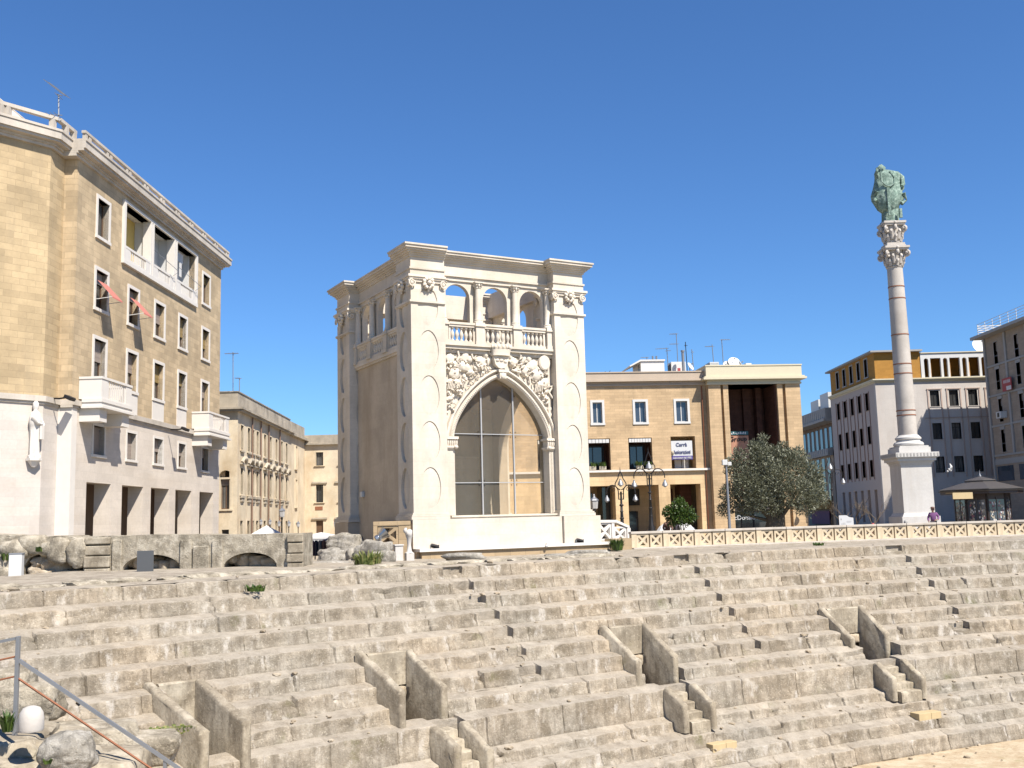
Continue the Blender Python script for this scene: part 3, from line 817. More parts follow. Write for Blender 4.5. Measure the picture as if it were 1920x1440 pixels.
# railing
p0 = near(28, 1372, 15.0); p0t = near(28, 1193, 15.0)
rl = empty('handrail', p0, 0, 'grey steel handrail with rusty lower rod running down at the bottom left', 'handrail')
q = lambda x, y, D: at(x, y, D) - p0
MB().box(-.027, .027, -.027, .027, -.05, p0t.z - p0.z).build('post', M_['galv'], rl, None, .004, True)
pe = q(310, 1421, 15.3)
MB().box(pe.x - .025, pe.x + .025, pe.y - .025, pe.y + .025, pe.z - 1.6, pe.z - .02).build('post', M_['galv'], rl, None, .004, True)
MB().bar(q(28, 1233, 15.0), q(420, 1498, 15.4), .045, .045).build('top_rail', M_['galv'], rl, keepz=True)
MB().bar(q(30, 1197, 15.0), q(-60, 1215, 15.0), .04, .04).build('top_rail', M_['galv'], rl, keepz=True)
MB().tube([q(28, 1268, 15.0), q(400, 1520, 15.4)], .017).build('lower_rod', M_['rust'], rl, 60, keepz=True)
MB().tube([q(30, 1268, 15.0), q(-60, 1288, 15.0)], .014).build('lower_rod', M_['rust'], rl, 60, keepz=True)
MB().tube([q(30, 1231, 15.0), q(-60, 1250, 15.0)], .014).build('lower_rod', M_['rust'], rl, 60, keepz=True)

# ------------------------------------------------------------------ the Sedile: square stone tower hall
S = Frame(775.8, 43, 61, 967)
sed = root(S, 'stone_hall', 'square pale stone hall with a tall glazed pointed arch, open arched loggia and carved trophies', 'historic building', -1.55)
W_, D_ = 8.75, 9.37
PW = 1.6                                  # pier width
def sbuild(mb, name, mat='sedile', **k): return mb.build(name, M_[mat], sed, **k)
OV = [1.52, 3.47, 5.43, 7.39, 9.30]
def oval_plate(mb, ax, c, d0, d1, a0, a1, z0, z1):
    """pier face plate with oval sinkings; d0 outer face, d1 inner"""
    mb.prism(ax, rect(a0, a1, z0, z1), d0, d1, [ellipse(c, z, .47, .86) for z in OV])
def oval_fill(mb, ax, c, d0, d1):
    s = 1 if d1 > d0 else -1
    for z in OV:                          # a cushion with a vertical ridge inside each oval
        n = 20; vs = []; fs = []
        for i in range(n):
            t = 2 * math.pi * i / n; a, b = c + .49 * math.cos(t), z + .88 * math.sin(t)
            vs.append((a, d1 - s * .004, b))
        k = 8
        for i in range(k + 1): vs.append((c, d0 + s * (min(.028, abs(d1 - d0) * .3) + .04 * abs(i / k - .5) ** 2), z + .80 * (2 * i / k - 1)))
        for i in range(n):
            t0 = 2 * math.pi * i / n; t1 = 2 * math.pi * (i + 1) / n
            r0 = n + round((math.sin(t0) + 1) / 2 * k); r1 = n + round((math.sin(t1) + 1) / 2 * k)
            fs.append((i, (i + 1) % n, r1, r0) if r0 != r1 else (i, (i + 1) % n, r0))
        if ax == 'x': vs = [(y, x, zz) for x, y, zz in vs]
        mb.add(vs, fs)
ZC, ZT = 10.02, 11.93                     # capital line, cornice top
for (x0, y0) in ((0, 0), (W_ - PW, 0), (0, D_ - PW - .15), (W_ - PW, D_ - PW - .15)):
    p = MB(); x1, y1 = x0 + PW, y0 + PW + (.15 if y0 else 0)
    e = .13; ef = .05
    p.box(x0 + e, x1 - (0 if x0 else .02), y0 + ef, y1 - (0 if y0 else .02), .35, ZC)
    oval_plate(p, 'y', (x0 + x1) / 2, y0, y0 + ef - .004, x0, x1, .44, ZC)
    oval_plate(p, 'x', (y0 + y1) / 2 + .03, x0, x0 + e - .004, y0 + ef, y1, .44, ZC)
    o = sbuild(p, 'corner_pier')
    f = MB(); oval_fill(f, 'y', (x0 + x1) / 2, y0, y0 + ef); oval_fill(f, 'x', (y0 + y1) / 2 + .03, x0, x0 + e)
    f.build('oval_panel', M_['sedile'], o, smooth=20)
    b = MB()                              # thin string band and base moulding round the pier
    def ring(mb, ex, z0, z1): mb.box(x0 - ex, x1 + (ex if x0 else .0), y0 - ex, y1 + ex * (1 if y0 else 0), z0, z1)
    ring(b, .075, 9.43, 9.52); ring(b, .04, 9.39, 9.425)
    b.build('string_band', M_['sedile'], o)
    b = MB(); ring(b, .06, .40, .47); ring(b, .12, .33, .395); ring(b, .16, .2, .325)
    b.build('base_moulding', M_['sedile'], o)
    # capital: abacus slabs, corner scrolls, central flower
    c = MB(); ring(c, .05, ZC + .30, ZC + .42); ring(c, .11, ZC + .42, ZC + .50); ring(c, .16, ZC + .50, ZC + .60)
    c.box(x0 + .02, x1 - .02, y0 + .02, y1 - .02, ZC, ZC + .30)
    co = c.build('capital', M_['carved'], o)
    def scroll(mb, c, r, ax, th):
        P = lambda a, d, z: (a, d, z) if ax == 'y' else (d, a, z)
        pts = []
        for i in range(22):
            t = i / 21 * 3.6 * math.pi; rr = r * (1 - .045 * i) + .01
            pts.append(P(c[0] + rr * math.cos(t + 1.57), c[1], c[2] + rr * math.sin(t + 1.57)))
        mb.tube(pts, [th * (1 - .02 * i) for i in range(22)], 5)
        mb.ball(P(c[0], c[1] + .02, c[2]), .06)
    for ax, a0, a1, d in (('y', x0, x1, y0), ('x', y0, y1, x0)):
        for a in (a0 + .06, a1 - .06):
            sc_ = MB(); scroll(sc_, (a, d - .09, ZC + .24), .17, ax, .045); sc_.build('carved_scroll', M_['carved'], co, smooth=50)
        sc_ = MB()
        for k in range(9):
            t = 2 * math.pi * k / 9
            aa, zz = (a0 + a1) / 2 + .21 * math.cos(t), ZC + .27 + .2 * math.sin(t)
            sc_.ball((aa, d - .12, zz) if ax == 'y' else (d - .12, aa, zz), .085, .075, .095, 2, .45, 4, None, k)
        m = (a0 + a1) / 2
        sc_.ball((m, d - .2, ZC + .27) if ax == 'y' else (d - .2, m, ZC + .27), .10)
        sc_.ball((m, d - .08, ZC - .0) if ax == 'y' else (d - .08, m, ZC), .05, .05, .13)
        sc_.build('carved_flower', M_['carved'], co, smooth=50)
    # entablature block and cornice over the pier
    t = MB(); g = .02
    ring(t, g, ZC + .60, ZC + .86); ring(t, .07, ZC + .86, ZC + .94); ring(t, .0, ZC + .94, 11.43)
    for k, (ex, a, bz) in enumerate(((.06, 11.43, 11.51), (.11, 11.512, 11.58), (.19, 11.582, 11.66), (.28, 11.662, 11.74), (.36, 11.742, 11.85), (.41, 11.852, ZT))):
        ring(t, ex, a, bz)
    t.build('pier_cornice', M_['sedile'], o)

RY = .48                                   # recess of the wall between the piers
x0, x1 = PW, W_ - PW
# pointed arch opening of the front (and of the right side)
def pointed(c, hw, zs, za, n=16, foot=None):
    h = za - zs                            # low-shouldered pointed arch measured on the photo: z = (1 - u^1.4)^0.625
    R_ = [(c + hw * max(0, math.cos(math.pi / 2 * i / n)) ** (2 / 1.4), zs + h * math.sin(math.pi / 2 * i / n) ** 1.25) for i in range(n + 1)]
    L_ = [(2 * c - p[0], p[1]) for p in reversed(R_)]
    arc = R_ + L_[1:]
    return ([(c - hw, foot), (c + hw, foot)] if foot is not None else []) + arc
AC, AH, ZS, ZA = 4.49, 2.37, 3.72, 6.40
hole = pointed(AC, AH, ZS, ZA, 16, .34)
f = MB().prism('y', rect(x0, x1, .2, 7.57), RY, RY + .75, [hole])
sbuild(f, 'front_wall')
# right wall with the same arch (seen through the glass), left and back walls closed
yc = D_ / 2
f = MB().prism('x', rect(PW, D_ - PW - .15, .2, 7.57), W_ - .95, W_ - .45, [pointed(yc, 2.3, ZS, ZA, 16, .34)])
sbuild(f, 'side_wall', 'sedile_shaded')
f = MB().prism('x', rect(PW, D_ - PW - .15, -1.6, 7.62), .42, .95); sbuild(f, 'closed_wall', 'sedile_shaded')
f = MB().prism('y', rect(.6, W_ - .6, .2, 7.57), D_ - .95, D_ - .45); sbuild(f, 'back_wall', 'sedile_shaded')
# jamb pilasters, their capitals, archivolt rolls
for sgn in (-1, 1):
    xe = AC + sgn * AH
    j = MB(); a, b = sorted((xe, xe + sgn * .40))
    j.box(a, b, RY - .10, RY - .003, .34, 3.18)
    o = sbuild(j, 'jamb_pilaster')
    c = MB()
    a, b = sorted((xe - sgn * .10, xe + sgn * .46))
    c.box(a, b, RY - .16, RY + .3, 3.18, 3.24); c.box(a - .03, b + .03, RY - .2, RY + .34, 3.24, 3.32); c.box(a - .05, b + .05, RY - .22, RY + .36, 3.62, 3.72)
    c.box(a + .05, b - .05, RY - .12, RY + .28, 3.32, 3.62)
    for k in range(6):
        xx = a + .03 + (b - a - .06) * k / 5
        c.tube([(xx, RY - .12, 3.32), (xx, RY - .17, 3.45), (xx, RY - .15, 3.58), (xx, RY - .22, 3.64)], .05, 6)
    c.ball((xe - sgn * .02, RY - .2, 3.27), .09)
    c.build('jamb_capital', M_['carved'], o, smooth=40)
def archsweep(mb, hw, za, prof, n=28):
    """prof: list of (radial offset outward, y)"""
    arc = pointed(AC, hw, ZS, za, n)
    rings = []
    for i, p in enumerate(arc):
        q = Vector((arc[min(i + 1, len(arc) - 1)][0] - arc[max(i - 1, 0)][0], arc[min(i + 1, len(arc) - 1)][1] - arc[max(i - 1, 0)][1])).normalized()
        nn = Vector((q.y, -q.x))
        rings.append([(p[0] + nn.x * o, y, p[1] + nn.y * o) for o, y in prof])
    mb.rings(rings)
a = MB()
archsweep(a, AH, ZA, [(.0, RY - .003), (.0, RY - .08), (.05, RY - .12), (.16, RY - .12), (.19, RY - .06), (.22, RY - .003)])
archsweep(a, AH + .22, ZA + .25, [(.0, RY - .003), (.0, RY - .03), (.05, RY - .03), (.06, RY - .15), (.10, RY - .19), (.17, RY - .17), (.2, RY - .08), (.2, RY - .003)])
av = sbuild(a, 'archivolt', smooth=40)
e = MB(); arc = pointed(AC, AH + .10, ZS, ZA + .1, 26)
for i in range(len(arc) - 1):
    p, q = arc[i], arc[i + 1]
    for k in (0.0, .5): e.ball((p[0] + (q[0] - p[0]) * k, RY - .125, p[1] + (q[1] - p[1]) * k), .05, .035, .05, 1)
e.build('egg_ornament', M_['carved'], av, smooth=60)
MB().box(AC - .16, AC + .16, RY - .30, RY - .003, ZA - .06, ZA + .22).box(AC - .22, AC + .22, RY - .33, RY - .28, ZA + .222, ZA + .34).ball((AC, RY - .31, ZA + .05), .13, .06, .15).build('keystone', M_['carved'], sed, smooth=30)
# frame strips and cornice below the loggia
f = MB(); f.box(x0, x0 + .06, RY - .10, RY - .003, .34, 7.26); f.box(x1 - .24, x1 - .13, RY - .10, RY - .003, .34, 7.26); f.box(x0 + .06, x1 - .24, RY - .09, RY - .003, 7.16, 7.27)
sbuild(f, 'panel_frame')
f = MB(); f.box(x0, x1, RY - .12, RY + .6, 7.40, 7.56); f.box(x0, x1, RY - .26, RY + .6, 7.562, 7.70); f.box(x0, x1, RY - .34, RY + .6, 7.702, 7.80)
f.box(x0, x1, RY - .05, RY - .004, 7.30, 7.36)
sbuild(f, 'balcony_cornice')
f = MB(); f.box(.25, .95, PW, D_ - PW - .15, 7.64, 7.80); f.box(.32, .95, PW, D_ - PW - .15, 7.55, 7.638)
sbuild(f, 'balcony_cornice')
# carved trophies: helmets, cuirasses, shields and ribbons in relief
rel = MB(); Y0 = RY - .03
def rp(x, y):
    h = S.hit(x, y, 'y', RY - .1); return h[0], h[2]
def rb(x, y, rx, rz, dp, rot=0, amp=.1, seed=0.):
    X, Z = rp(x, y); rel.ball((X, Y0, Z), rx, dp * .72, rz, 3, amp + .14, 4.5, Matrix.Rotation(math.radians(rot), 3, 'Y'), seed)
def zz(px, py): return 820 + px / 7.579, 640 + py / 7.579
def rbz(px, py, rx, rz, dp, rot=0, amp=.1): x, y = zz(px, py); rb(x, y, rx * .0031, rz * .0031, dp, rot, amp, px * .01)
# left group
rbz(185, 250, 70, 85, .16); rbz(350, 350, 150, 75, .24, 15); rbz(250, 450, 95, 95, .22); rbz(230, 590, 120, 70, .18, -8); rbz(300, 620, 110, 45, .14, -25)
rbz(400, 215, 60, 90, .16, 20); rbz(460, 260, 45, 60, .22); rbz(620, 290, 85, 75, .24, 40); rbz(690, 190, 40, 60, .18, -10); rbz(725, 290, 22, 70, .14)
rbz(630, 375, 38, 28, .22); rbz(560, 380, 40, 55, .15, -35); rbz(470, 440, 60, 40, .20, -15); rbz(385, 510, 30, 50, .2); rbz(150, 385, 25, 22, .14)
rbz(390, 115, 75, 28, .16, 6, .2); rbz(200, 105, 24, 24, .13); rbz(130, 110, 22, 22, .13); rbz(290, 190, 20, 40, .13, 30); rbz(760, 150, 26, 24, .13); rbz(755, 265, 26, 50, .12)
rbz(170, 740, 26, 60, .14, -35, .3); rbz(180, 810, 62, 34, .13, -20, .3); rbz(160, 920, 48, 34, .12, -25, .3); rbz(145, 1010, 24, 16, .1, -30); rbz(140, 1080, 16, 14, .08); rbz(225, 780, 26, 36, .12, 20)
# right group
rbz(1035, 210, 45, 75, .17, -15); rbz(1080, 300, 75, 80, .26); rbz(1120, 405, 60, 26, .2, -30); rbz(1180, 210, 32, 70, .17, -20); rbz(1225, 260, 36, 90, .18, 20)
rbz(1290, 165, 75, 26, .18, 0, .2); rbz(1300, 240, 50, 70, .16, -25); rbz(1350, 350, 110, 85, .22, -35); rbz(1240, 420, 60, 85, .24); rbz(1420, 470, 120, 110, .24, -40)
rbz(1500, 610, 130, 75, .2, -40); rbz(1460, 690, 90, 40, .16, -15); rbz(1560, 700, 60, 50, .14, -60); rbz(1390, 195, 34, 40, .16); rbz(1525, 175, 28, 26, .14); rbz(1595, 190, 22, 26, .12)
rbz(1540, 800, 52, 60, .14, -30, .3); rbz(1570, 870, 50, 30, .13, -20, .3); rbz(1600, 960, 36, 40, .12, 20, .3); rbz(1615, 1040, 26, 36, .1, -20, .3); rbz(1635, 1120, 14, 30, .08)
for cx_, cy_, r in ((1505, 310, 105),):
    X, Z = rp(*zz(cx_, cy_)); R = r * .0031
    rel.prism('y', ellipse(X, Z, R * .88, R * 1.05), Y0 - .20, Y0 - .02); rel.prism('y', ellipse(X, Z, R * .76, R * .92), Y0 - .222, Y0 - .198)
for k in range(11):                       # skirt pleats
    X, Z = rp(*zz(1395 + k * 20, 610 + k * 4)); X2, Z2 = rp(*zz(1375 + k * 26, 735 - k * 10)); rel.tube([(X, Y0 - .17, Z), (X2, Y0 - .13, Z2)], .032, 5)
    X, Z = rp(*zz(160 + k * 22, 560 + k * 3)); X2, Z2 = rp(*zz(140 + k * 23, 680 - k * 3)); rel.tube([(X, Y0 - .15, Z), (X2, Y0 - .11, Z2)], .03, 5)
for px_, py_ in ((200, 105), (1525, 175), (755, 150)):
    X, Z = rp(*zz(px_, py_)); rel.tube([(X + .09 * math.cos(t), Y0 - .13, Z + .09 * math.sin(t)) for t in [math.pi * 2 * i / 12 for i in range(13)]], .03, 5)
for pts in (((480, 180), (500, 250), (540, 210), (520, 260)), ((600, 320), (560, 350), (540, 300)), ((1150, 150), (1180, 210), (1160, 260), (1200, 230)), ((280, 130), (300, 210), (270, 280)), ((640, 400), (600, 360), (690, 330)), ((1140, 380), (1160, 440), (1050, 410)), ((1300, 500), (1310, 600)), ((1620, 660), (1580, 730), (1630, 810))):
    rel.tube([(rp(*zz(*p))[0], Y0 - .12, rp(*zz(*p))[1]) for p in pts], .05, 6)
# small leaves, straps and plumes between the larger pieces
random.seed(5); k = 0
while k < 95:
    px_, py_ = ru(110, 1660), ru(90, 1150); X, Z = rp(*zz(px_, py_))
    dxa = abs(X - AC); u_ = dxa / (AH + .45)
    inside = u_ < 1 and Z < ZS + (ZA + .5 - ZS) * (1 - u_ ** 1.4) ** .625
    if inside or dxa < .5 or Z > 7.12 or X < PW + .1 or X > x1 - .3: continue
    if Z < 5.4 and rnd() < .3: continue
    a_ = ru(0, 3.14); L_ = ru(.06, .16)
    rel.tube([(X - L_ * math.cos(a_), Y0 - .06, Z - L_ * math.sin(a_)), (X + ru(-.04, .04), Y0 - ru(.14, .2), Z + ru(-.04, .04)), (X + L_ * math.cos(a_), Y0 - .06, Z + L_ * math.sin(a_))], [.02, ru(.035, .06), .02], 5); k += 1
sbuild(rel, 'trophy_relief', 'carved', smooth=50)
# shield with crown over the keystone
X, Z = rp(*zz(880, 240)); sh = MB()
sp = [(X - .36, 7.40), (X + .36, 7.40), (X + .37, Z - .05), (X + .30, Z - .32), (X + .15, Z - .46), (X, Z - .50), (X - .15, Z - .46), (X - .30, Z - .32), (X - .37, Z - .05)]
sh.prism('y', list(reversed(sp)), RY - .30, RY - .004)
so = sbuild(sh, 'shield', 'carved')
c = MB()
for k in range(5):
    c.ball((X - .22 + .11 * k, RY - .31, Z + .18 + .03 * (k % 2)), .085, .05, .08, 1)
for k in range(3): c.ball((X - .2 + .2 * k, RY - .31, Z - .12 - .04 * (k == 2)), .11, .05, .09, 1, .3)
c.ball((X - .05, RY - .31, Z - .02), .16, .05, .05)
c.build('emblem', M_['carved'], so, smooth=60)
c = MB(); n = 15
lo = [(X + .44 * math.cos(math.pi * (1 + i / n)), RY - .30 + .16 * math.sin(math.pi * (1 + i / n)), 7.36) for i in range(n + 1)]
rings = [[(p[0], p[1], 7.36) for p in lo] + [(X + .44, RY, 7.36), (X - .44, RY, 7.36)], [(p[0], p[1], 7.50) for p in lo] + [(X + .44, RY, 7.5), (X - .44, RY, 7.5)],
         [(X + (p[0] - X) * 1.08, p[1] - .03, 7.66) for p in lo] + [(X + .46, RY, 7.66), (X - .46, RY, 7.66)]]
c.rings(rings)
for k in range(7):
    t = math.pi * (1 + (k + .5) / 7); c.ball((X + .47 * math.cos(t), RY - .33 + .17 * math.sin(t), 7.76), .075, .05, .11, 1)
c.build('crown', M_['carved'], so, smooth=40)

# loggia storey: arcade wall, columns, pedestals, balustrade, recessed entablature on all four sides
balmesh = None
def side(axis, flip):
    """arcade on a side; local a along the side, d depth inwards"""
    ln = x1 - PW if axis == 'y' else D_ - PW - .15 - PW
    A0 = PW
    full = {('y', 0): 0.0, ('y', 1): D_, ('x', 0): 0.0, ('x', 1): W_}[(axis, flip)]
    dd = (lambda d: full - d) if flip else (lambda d: full + d)
    def bx(mb, a0, a1, d0, d1, z0, z1):
        e0, e1 = sorted((dd(d0), dd(d1))); mb.bx(axis, a0, a1, e0, e1, z0, z1)
    cs = [A0 + ln * t for t in ((.158, .50, .842) if axis == 'y' else (.165, .5, .835))]
    hw = .62 if axis == 'y' else .66
    holes = [archpoly(c, hw, 7.86, 9.92, 12) for c in cs]
    w = MB(); e0, e1 = sorted((dd(RY + .10), dd(RY + .36)))
    w.prism(axis, rect(A0, A0 + ln, 7.80, 10.66), e0, e1, holes)
    sbuild(w, 'arcade_wall', 'sedile')
    t = MB()
    bx(t, A0, A0 + ln, RY + .03, RY + .6, 10.66, 10.84); bx(t, A0, A0 + ln, RY - .05, RY + .6, 10.842, 10.93); bx(t, A0, A0 + ln, RY + .04, RY + .6, 10.932, 11.45)
    for k, (ex, a, bz) in enumerate(((.02, 11.45, 11.52), (.06, 11.522, 11.585), (.14, 11.587, 11.66), (.23, 11.662, 11.735), (.31, 11.737, 11.84), (.36, 11.842, 11.91))):
        bx(t, A0 + .003, A0 + ln - .003, RY - ex, RY + .6, a, bz)
    sbuild(t, 'arcade_cornice', 'sedile')
    if flip and axis == 'y': return
    if flip and axis == 'x': return
    mids = [A0 + .10, (cs[0] + cs[1]) / 2, (cs[1] + cs[2]) / 2, A0 + ln - .12]
    for i, m in enumerate(mids):
        P = lambda r, z: (r, z)
        cm = MB(); cx_, cy_ = (m, dd(RY - .06)) if axis == 'y' else (dd(RY - .06), m)
        cm.lathe([(.20, 8.80), (.20, 8.86), (.165, 8.90), (.18, 8.94), (.145, 8.99), (.145, 9.6), (.125, 10.36), (.15, 10.38), (.15, 10.42), (.125, 10.44), (.15, 10.5), (.20, 10.58), (.2, 10.62)], cx_, cy_, 16)
        o = sbuild(cm, 'loggia_column', smooth=40)
        k = MB()
        for q in range(4):
            a = math.pi / 4 + q * math.pi / 2; k.ball((cx_ + .17 * math.cos(a), cy_ + .17 * math.sin(a), 10.54), .07, .07, .075, 1)
            a = q * math.pi / 2; k.ball((cx_ + .16 * math.cos(a), cy_ + .16 * math.sin(a), 10.50), .055, .055, .10, 1)
        k.box(cx_ - .22, cx_ + .22, cy_ - .22, cy_ + .22, 10.60, 10.656)
        k.build('column_capital', M_['carved'], o, smooth=50)
        pm = MB(); h = .21 if 0 < i < 3 else .15
        if axis == 'x': h *= 1.1
        bx(pm, m - h, m + h, RY - .26, RY + .12, 7.96, 8.62); bx(pm, m - h - .04, m + h + .04, RY - .30, RY + .12, 7.80, 7.958); bx(pm, m - h - .05, m + h + .05, RY - .32, RY + .12, 8.622, 8.70); bx(pm, m - h - .02, m + h + .02, RY - .28, RY + .12, 8.702, 8.80)
        sbuild(pm, 'pedestal')
    for i in range(3):
        a, b = mids[i] + .22, mids[i + 1] - .22
        r = MB(); bx(r, a, b, RY - .20, RY + .04, 8.56, 8.66); bx(r, a, b, RY - .24, RY + .08, 8.662, 8.76); bx(r, a, b, RY - .20, RY + .04, 7.802, 7.93)
        bx(r, a, a + .09, RY - .15, RY, 7.93, 8.56); bx(r, b - .09, b, RY - .15, RY, 7.93, 8.56)
        sbuild(r, 'balustrade_rail')
        nb = 5
        for k in range(nb):
            m = a + .09 + (b - a - .18) * (k + .5) / nb
            global balmesh
            loc = (m, dd(RY - .08), 7.93) if axis == 'y' else (dd(RY - .08), m, 7.93)
            if balmesh is None:
                bm2 = MB(); bm2.lathe([(.085, 0), (.085, .05), (.05, .07), (.045, .12), (.075, .2), (.092, .28), (.075, .37), (.042, .46), (.04, .52), (.07, .54), (.085, .56), (.085, .63)], 0, 0, 12)
                balmesh = bm2.build('baluster', M_['sedile'], sed, 40)
                balmesh.location = (loc[0], loc[1], loc[2] - sed.location.z)
            else: dup(balmesh, sed, (loc[0], loc[1], loc[2] - sed.location.z))
side('y', 0); side('x', 0); side('y', 1); side('x', 1)
# hall inside: groin vault, cornice band, floor, loggia floor
v = MB(); n = 22; a0, a1, b0, b1 = .95, W_ - .95, RY + .75, D_ - .95
def hgt(t, hw):
    t = abs(t) * hw; h = ZA + .25 - ZS; r = (hw * hw + h * h) / (2 * hw); return ZS + math.sqrt(max(0, r * r - (t + r - hw) ** 2))
for j in range(n + 1):
    for i in range(n + 1):
        u, w = i / n * 2 - 1, j / n * 2 - 1
        v.v.append((a0 + (a1 - a0) * i / n, b0 + (b1 - b0) * j / n, max(hgt(u, 3.4), hgt(w, 3.6)) + .12))
for j in range(n):
    for i in range(n): v.f.append((j * (n + 1) + i, j * (n + 1) + i + 1, (j + 1) * (n + 1) + i + 1, (j + 1) * (n + 1) + i))
sbuild(v, 'vault', 'sedile_shaded', smooth=50)
sbuild(MB().box(.6, W_ - .6, RY + .6, D_ - .6, 7.60, 7.79), 'loggia_floor', 'sedile_shaded')
sbuild(MB().box(.5, W_ - .5, RY + .2, D_ - .5, .12, .30), 'hall_floor', 'paving')
b = MB()
for (xa, xb) in ((.95, 3.2), (W_ - 3.2, W_ - .95)):
    b.box(xa, xb, D_ - 1.3, D_ - .953, .3, 2.75); b.box(xa, xb + .06, D_ - 1.36, D_ - .953, 2.752, 2.86); b.box(xa, xb + .12, D_ - 1.42, D_ - .953, 3.3, 3.42); b.box(xa, xb + .04, D_ - 1.34, D_ - .953, 2.862, 3.298)
b.box(.953, 1.4, RY + .76, 2.3, .3, 3.4)
sbuild(b, 'inner_pilaster', 'sedile_shaded')
b = MB(); b.box(3.4, 3.46, D_ - 1.0, D_ - .952, .3, 2.3); b.box(4.5, 4.56, D_ - 1.0, D_ - .952, .3, 2.3); b.box(3.4, 4.56, D_ - 1.0, D_ - .952, 2.302, 2.36)
b.box(3.46, 4.5, D_ - .97, D_ - .953, .31, 2.3)
sbuild(b, 'inner_door', 'shutter')
# glazing of the front arch
GY = RY + .42
gl = MB().prism('y', pointed(AC, AH - .02, ZS, ZA - .02, 14, .35), GY, GY + .012)
go = gl.build('glass_wall', thinglass('clear glass'), sed)
m = MB()
def gx(x, y): h = S.hit(x, y, 'y', GY - .03); return h[0], h[2]
for xx in (gx(902, 820)[0], gx(962, 820)[0]): m.box(xx - .028, xx + .028, GY - .09, GY - .01, .35, 6.15 if abs(xx - AC) < 1.3 else 5.6)
zz1, zz2 = gx(903, 814)[1], gx(905, 905)[1]
for z in (zz1, zz2): m.box(AC - AH + .03, AC + AH - .03, GY - .055, GY - .012, z - .018, z + .018)
m.build('glazing_bar', M_['bar'], go)
sp = MB()
for xx in (gx(902, 820)[0], gx(962, 820)[0]):
    for z in (zz1, zz2):
        for sx in (-.13, .13):
            for s2 in (-.11, .11): sp.ball((xx + sx, GY - .02, z + s2), .028, .028, .028, 1)
sp.build('glass_clamp', M_['iron'], go, smooth=60)
# base: sill moulding and plinth down to the arena side
p = MB(); xs0 = -.12
p.box(PW + .163, x1 - .163, RY - .40, RY + .7, .20, .255); p.box(PW + .163, x1 - .163, RY - .46, RY + .7, .257, .33)
sbuild(p, 'sill_moulding')
p = MB(); p.box(xs0, x1 - .06, -.18, .6, -1.0, .196); p.box(x1 - .02, W_ + .32, -.30, .6, -1.0, .194); p.box(x1 - .06, x1 - .02, -.08, .6, -1.0, .19)
p.box(xs0, .55, .602, PW + .05, -1.0, .196)
sbuild(p, 'plinth', 'sedile')
p = MB(); p.box(-.14, .6, D_ - PW - .22, D_ + .1, -2.4, .19); sbuild(p, 'plinth', 'sedile_shaded')
p = MB(); p.box(W_ - .6, W_ + .3, .62, D_ + .1, -1.5, .19); p.box(.62, W_ - .62, D_ - .6, D_ + .05, -2.4, .18); sbuild(p, 'plinth', 'sedile')
p = MB(); p.box(-.02, W_ + .75, -.62, .5, -1.12, -1.003); sbuild(p, 'ledge', 'trim')
p = MB(); p.box(.12, W_ + .70, -.50, .45, -2.0, -1.124); p.box(-.05, .116, -.3, .3, -2.0, -1.126); sbuild(p, 'foundation_wall', 'plinth')
# things fixed on the shaded side: notice board and little alarm box
MB().box(-.02, .40, 1.62, 1.64 + .5, .40, 1.05)
o = MB().box(.30, .412, 1.63, 1.66 + .12, .34, 1.12).build('cabinet', M_['sign_grey'], sed, None, .01)
h = S.hit(681, 927, 'x', .40)
o = MB().box(.28, .415, h[1] - .16, h[1] + .16, h[2] - .13, h[2] + .13).build('alarm_box', M_['white_paint'], sed, None, .02)
# small floodlights lying on the ledge
for (px_, py_, lab) in ((815, 1023, 'small grey floodlight on the ledge under the left half of the glazed arch'), (1087, 1012, 'small grey floodlight on the ledge at the right end of the stone hall')):
    h = S.hit(px_, py_, 'y', -.45); P = S.world(h[0], -.45, -1.0)
    o = empty('floodlight', P, S.rz, lab, 'floodlight', 'small floodlights on the ledge of the hall')
    m = MB(); m.box(-.18, .18, -.08, .10, .06, .16); q = m.build('housing', M_['iron'], o, None, .015, True); q.rotation_euler = (-.5, .25, 0)
    MB().box(-.2, -.185, -.03, .03, 0, .15).box(.185, .2, -.03, .03, 0, .15).box(-.2, .2, -.03, .03, -.002, .012).build('bracket', M_['galv'], o, keepz=True)
h = S.hit(1025, 1024, 'y', -.66); P = S.world(h[0], -.64, h[2])
o = MB().ball((0, 0, 0), .07).lathe([(.03, .05), (.03, .13)], 0, 0, 8).build('globe_lamp', M_['lampglass'], None, 60); o.location = P; tag(o, 'tiny white globe lamp on the ochre wall under the hall ledge', 'lamp')

# ------------------------------------------------------------------ left apartment building
L = Frame(410, 60, 1.64, 999)
ZG = -2.6
lb = root(L, 'apartment_building', 'tall tan brick apartment block with white stone base, balconies and top floor loggia', 'building', -1.6)
def lx(px, py=800, d=0.0): return L.hit(px, py, 'y', d)[0]
XE, XN = -.1, -19.0
ZM = 5.33                                   # string course between stone base and brick
cols = [(-17.10, -15.95), (-13.60, -12.50), (-10.35, -9.15), (-7.0, -5.9), (-3.35, -2.2)]
wins = []                                   # x0,x1,z0,z1,blind,awning
for i, (a, b) in enumerate(cols):
    if i in (0, 4): wins.append((a, b, 12.70, 14.36, .25 if i == 4 else 0, 0))
    wins.append((a, b, 9.55, 11.20, (.3, .3, .55, .6, .6)[i], i < 2))
    wins.append((a, b, 6.40 if i in (0, 4) else 6.45, 8.20, (.5, .5, .5, .35, .45)[i], 0))
base = [(a + .12, b + .05, 3.28, 4.50, (.98, .95, .5, .5, .4)[i], 0) for i, (a, b) in enumerate(cols)]
LG = (-14.30, -4.72, 12.35, 15.0)
up = MB(); up.prism('y', rect(XN, XE, ZM, 15.4), 0, .42, [rect(a, b, c, d) for a, b, c, d, *_ in wins] + [rect(*LG)])
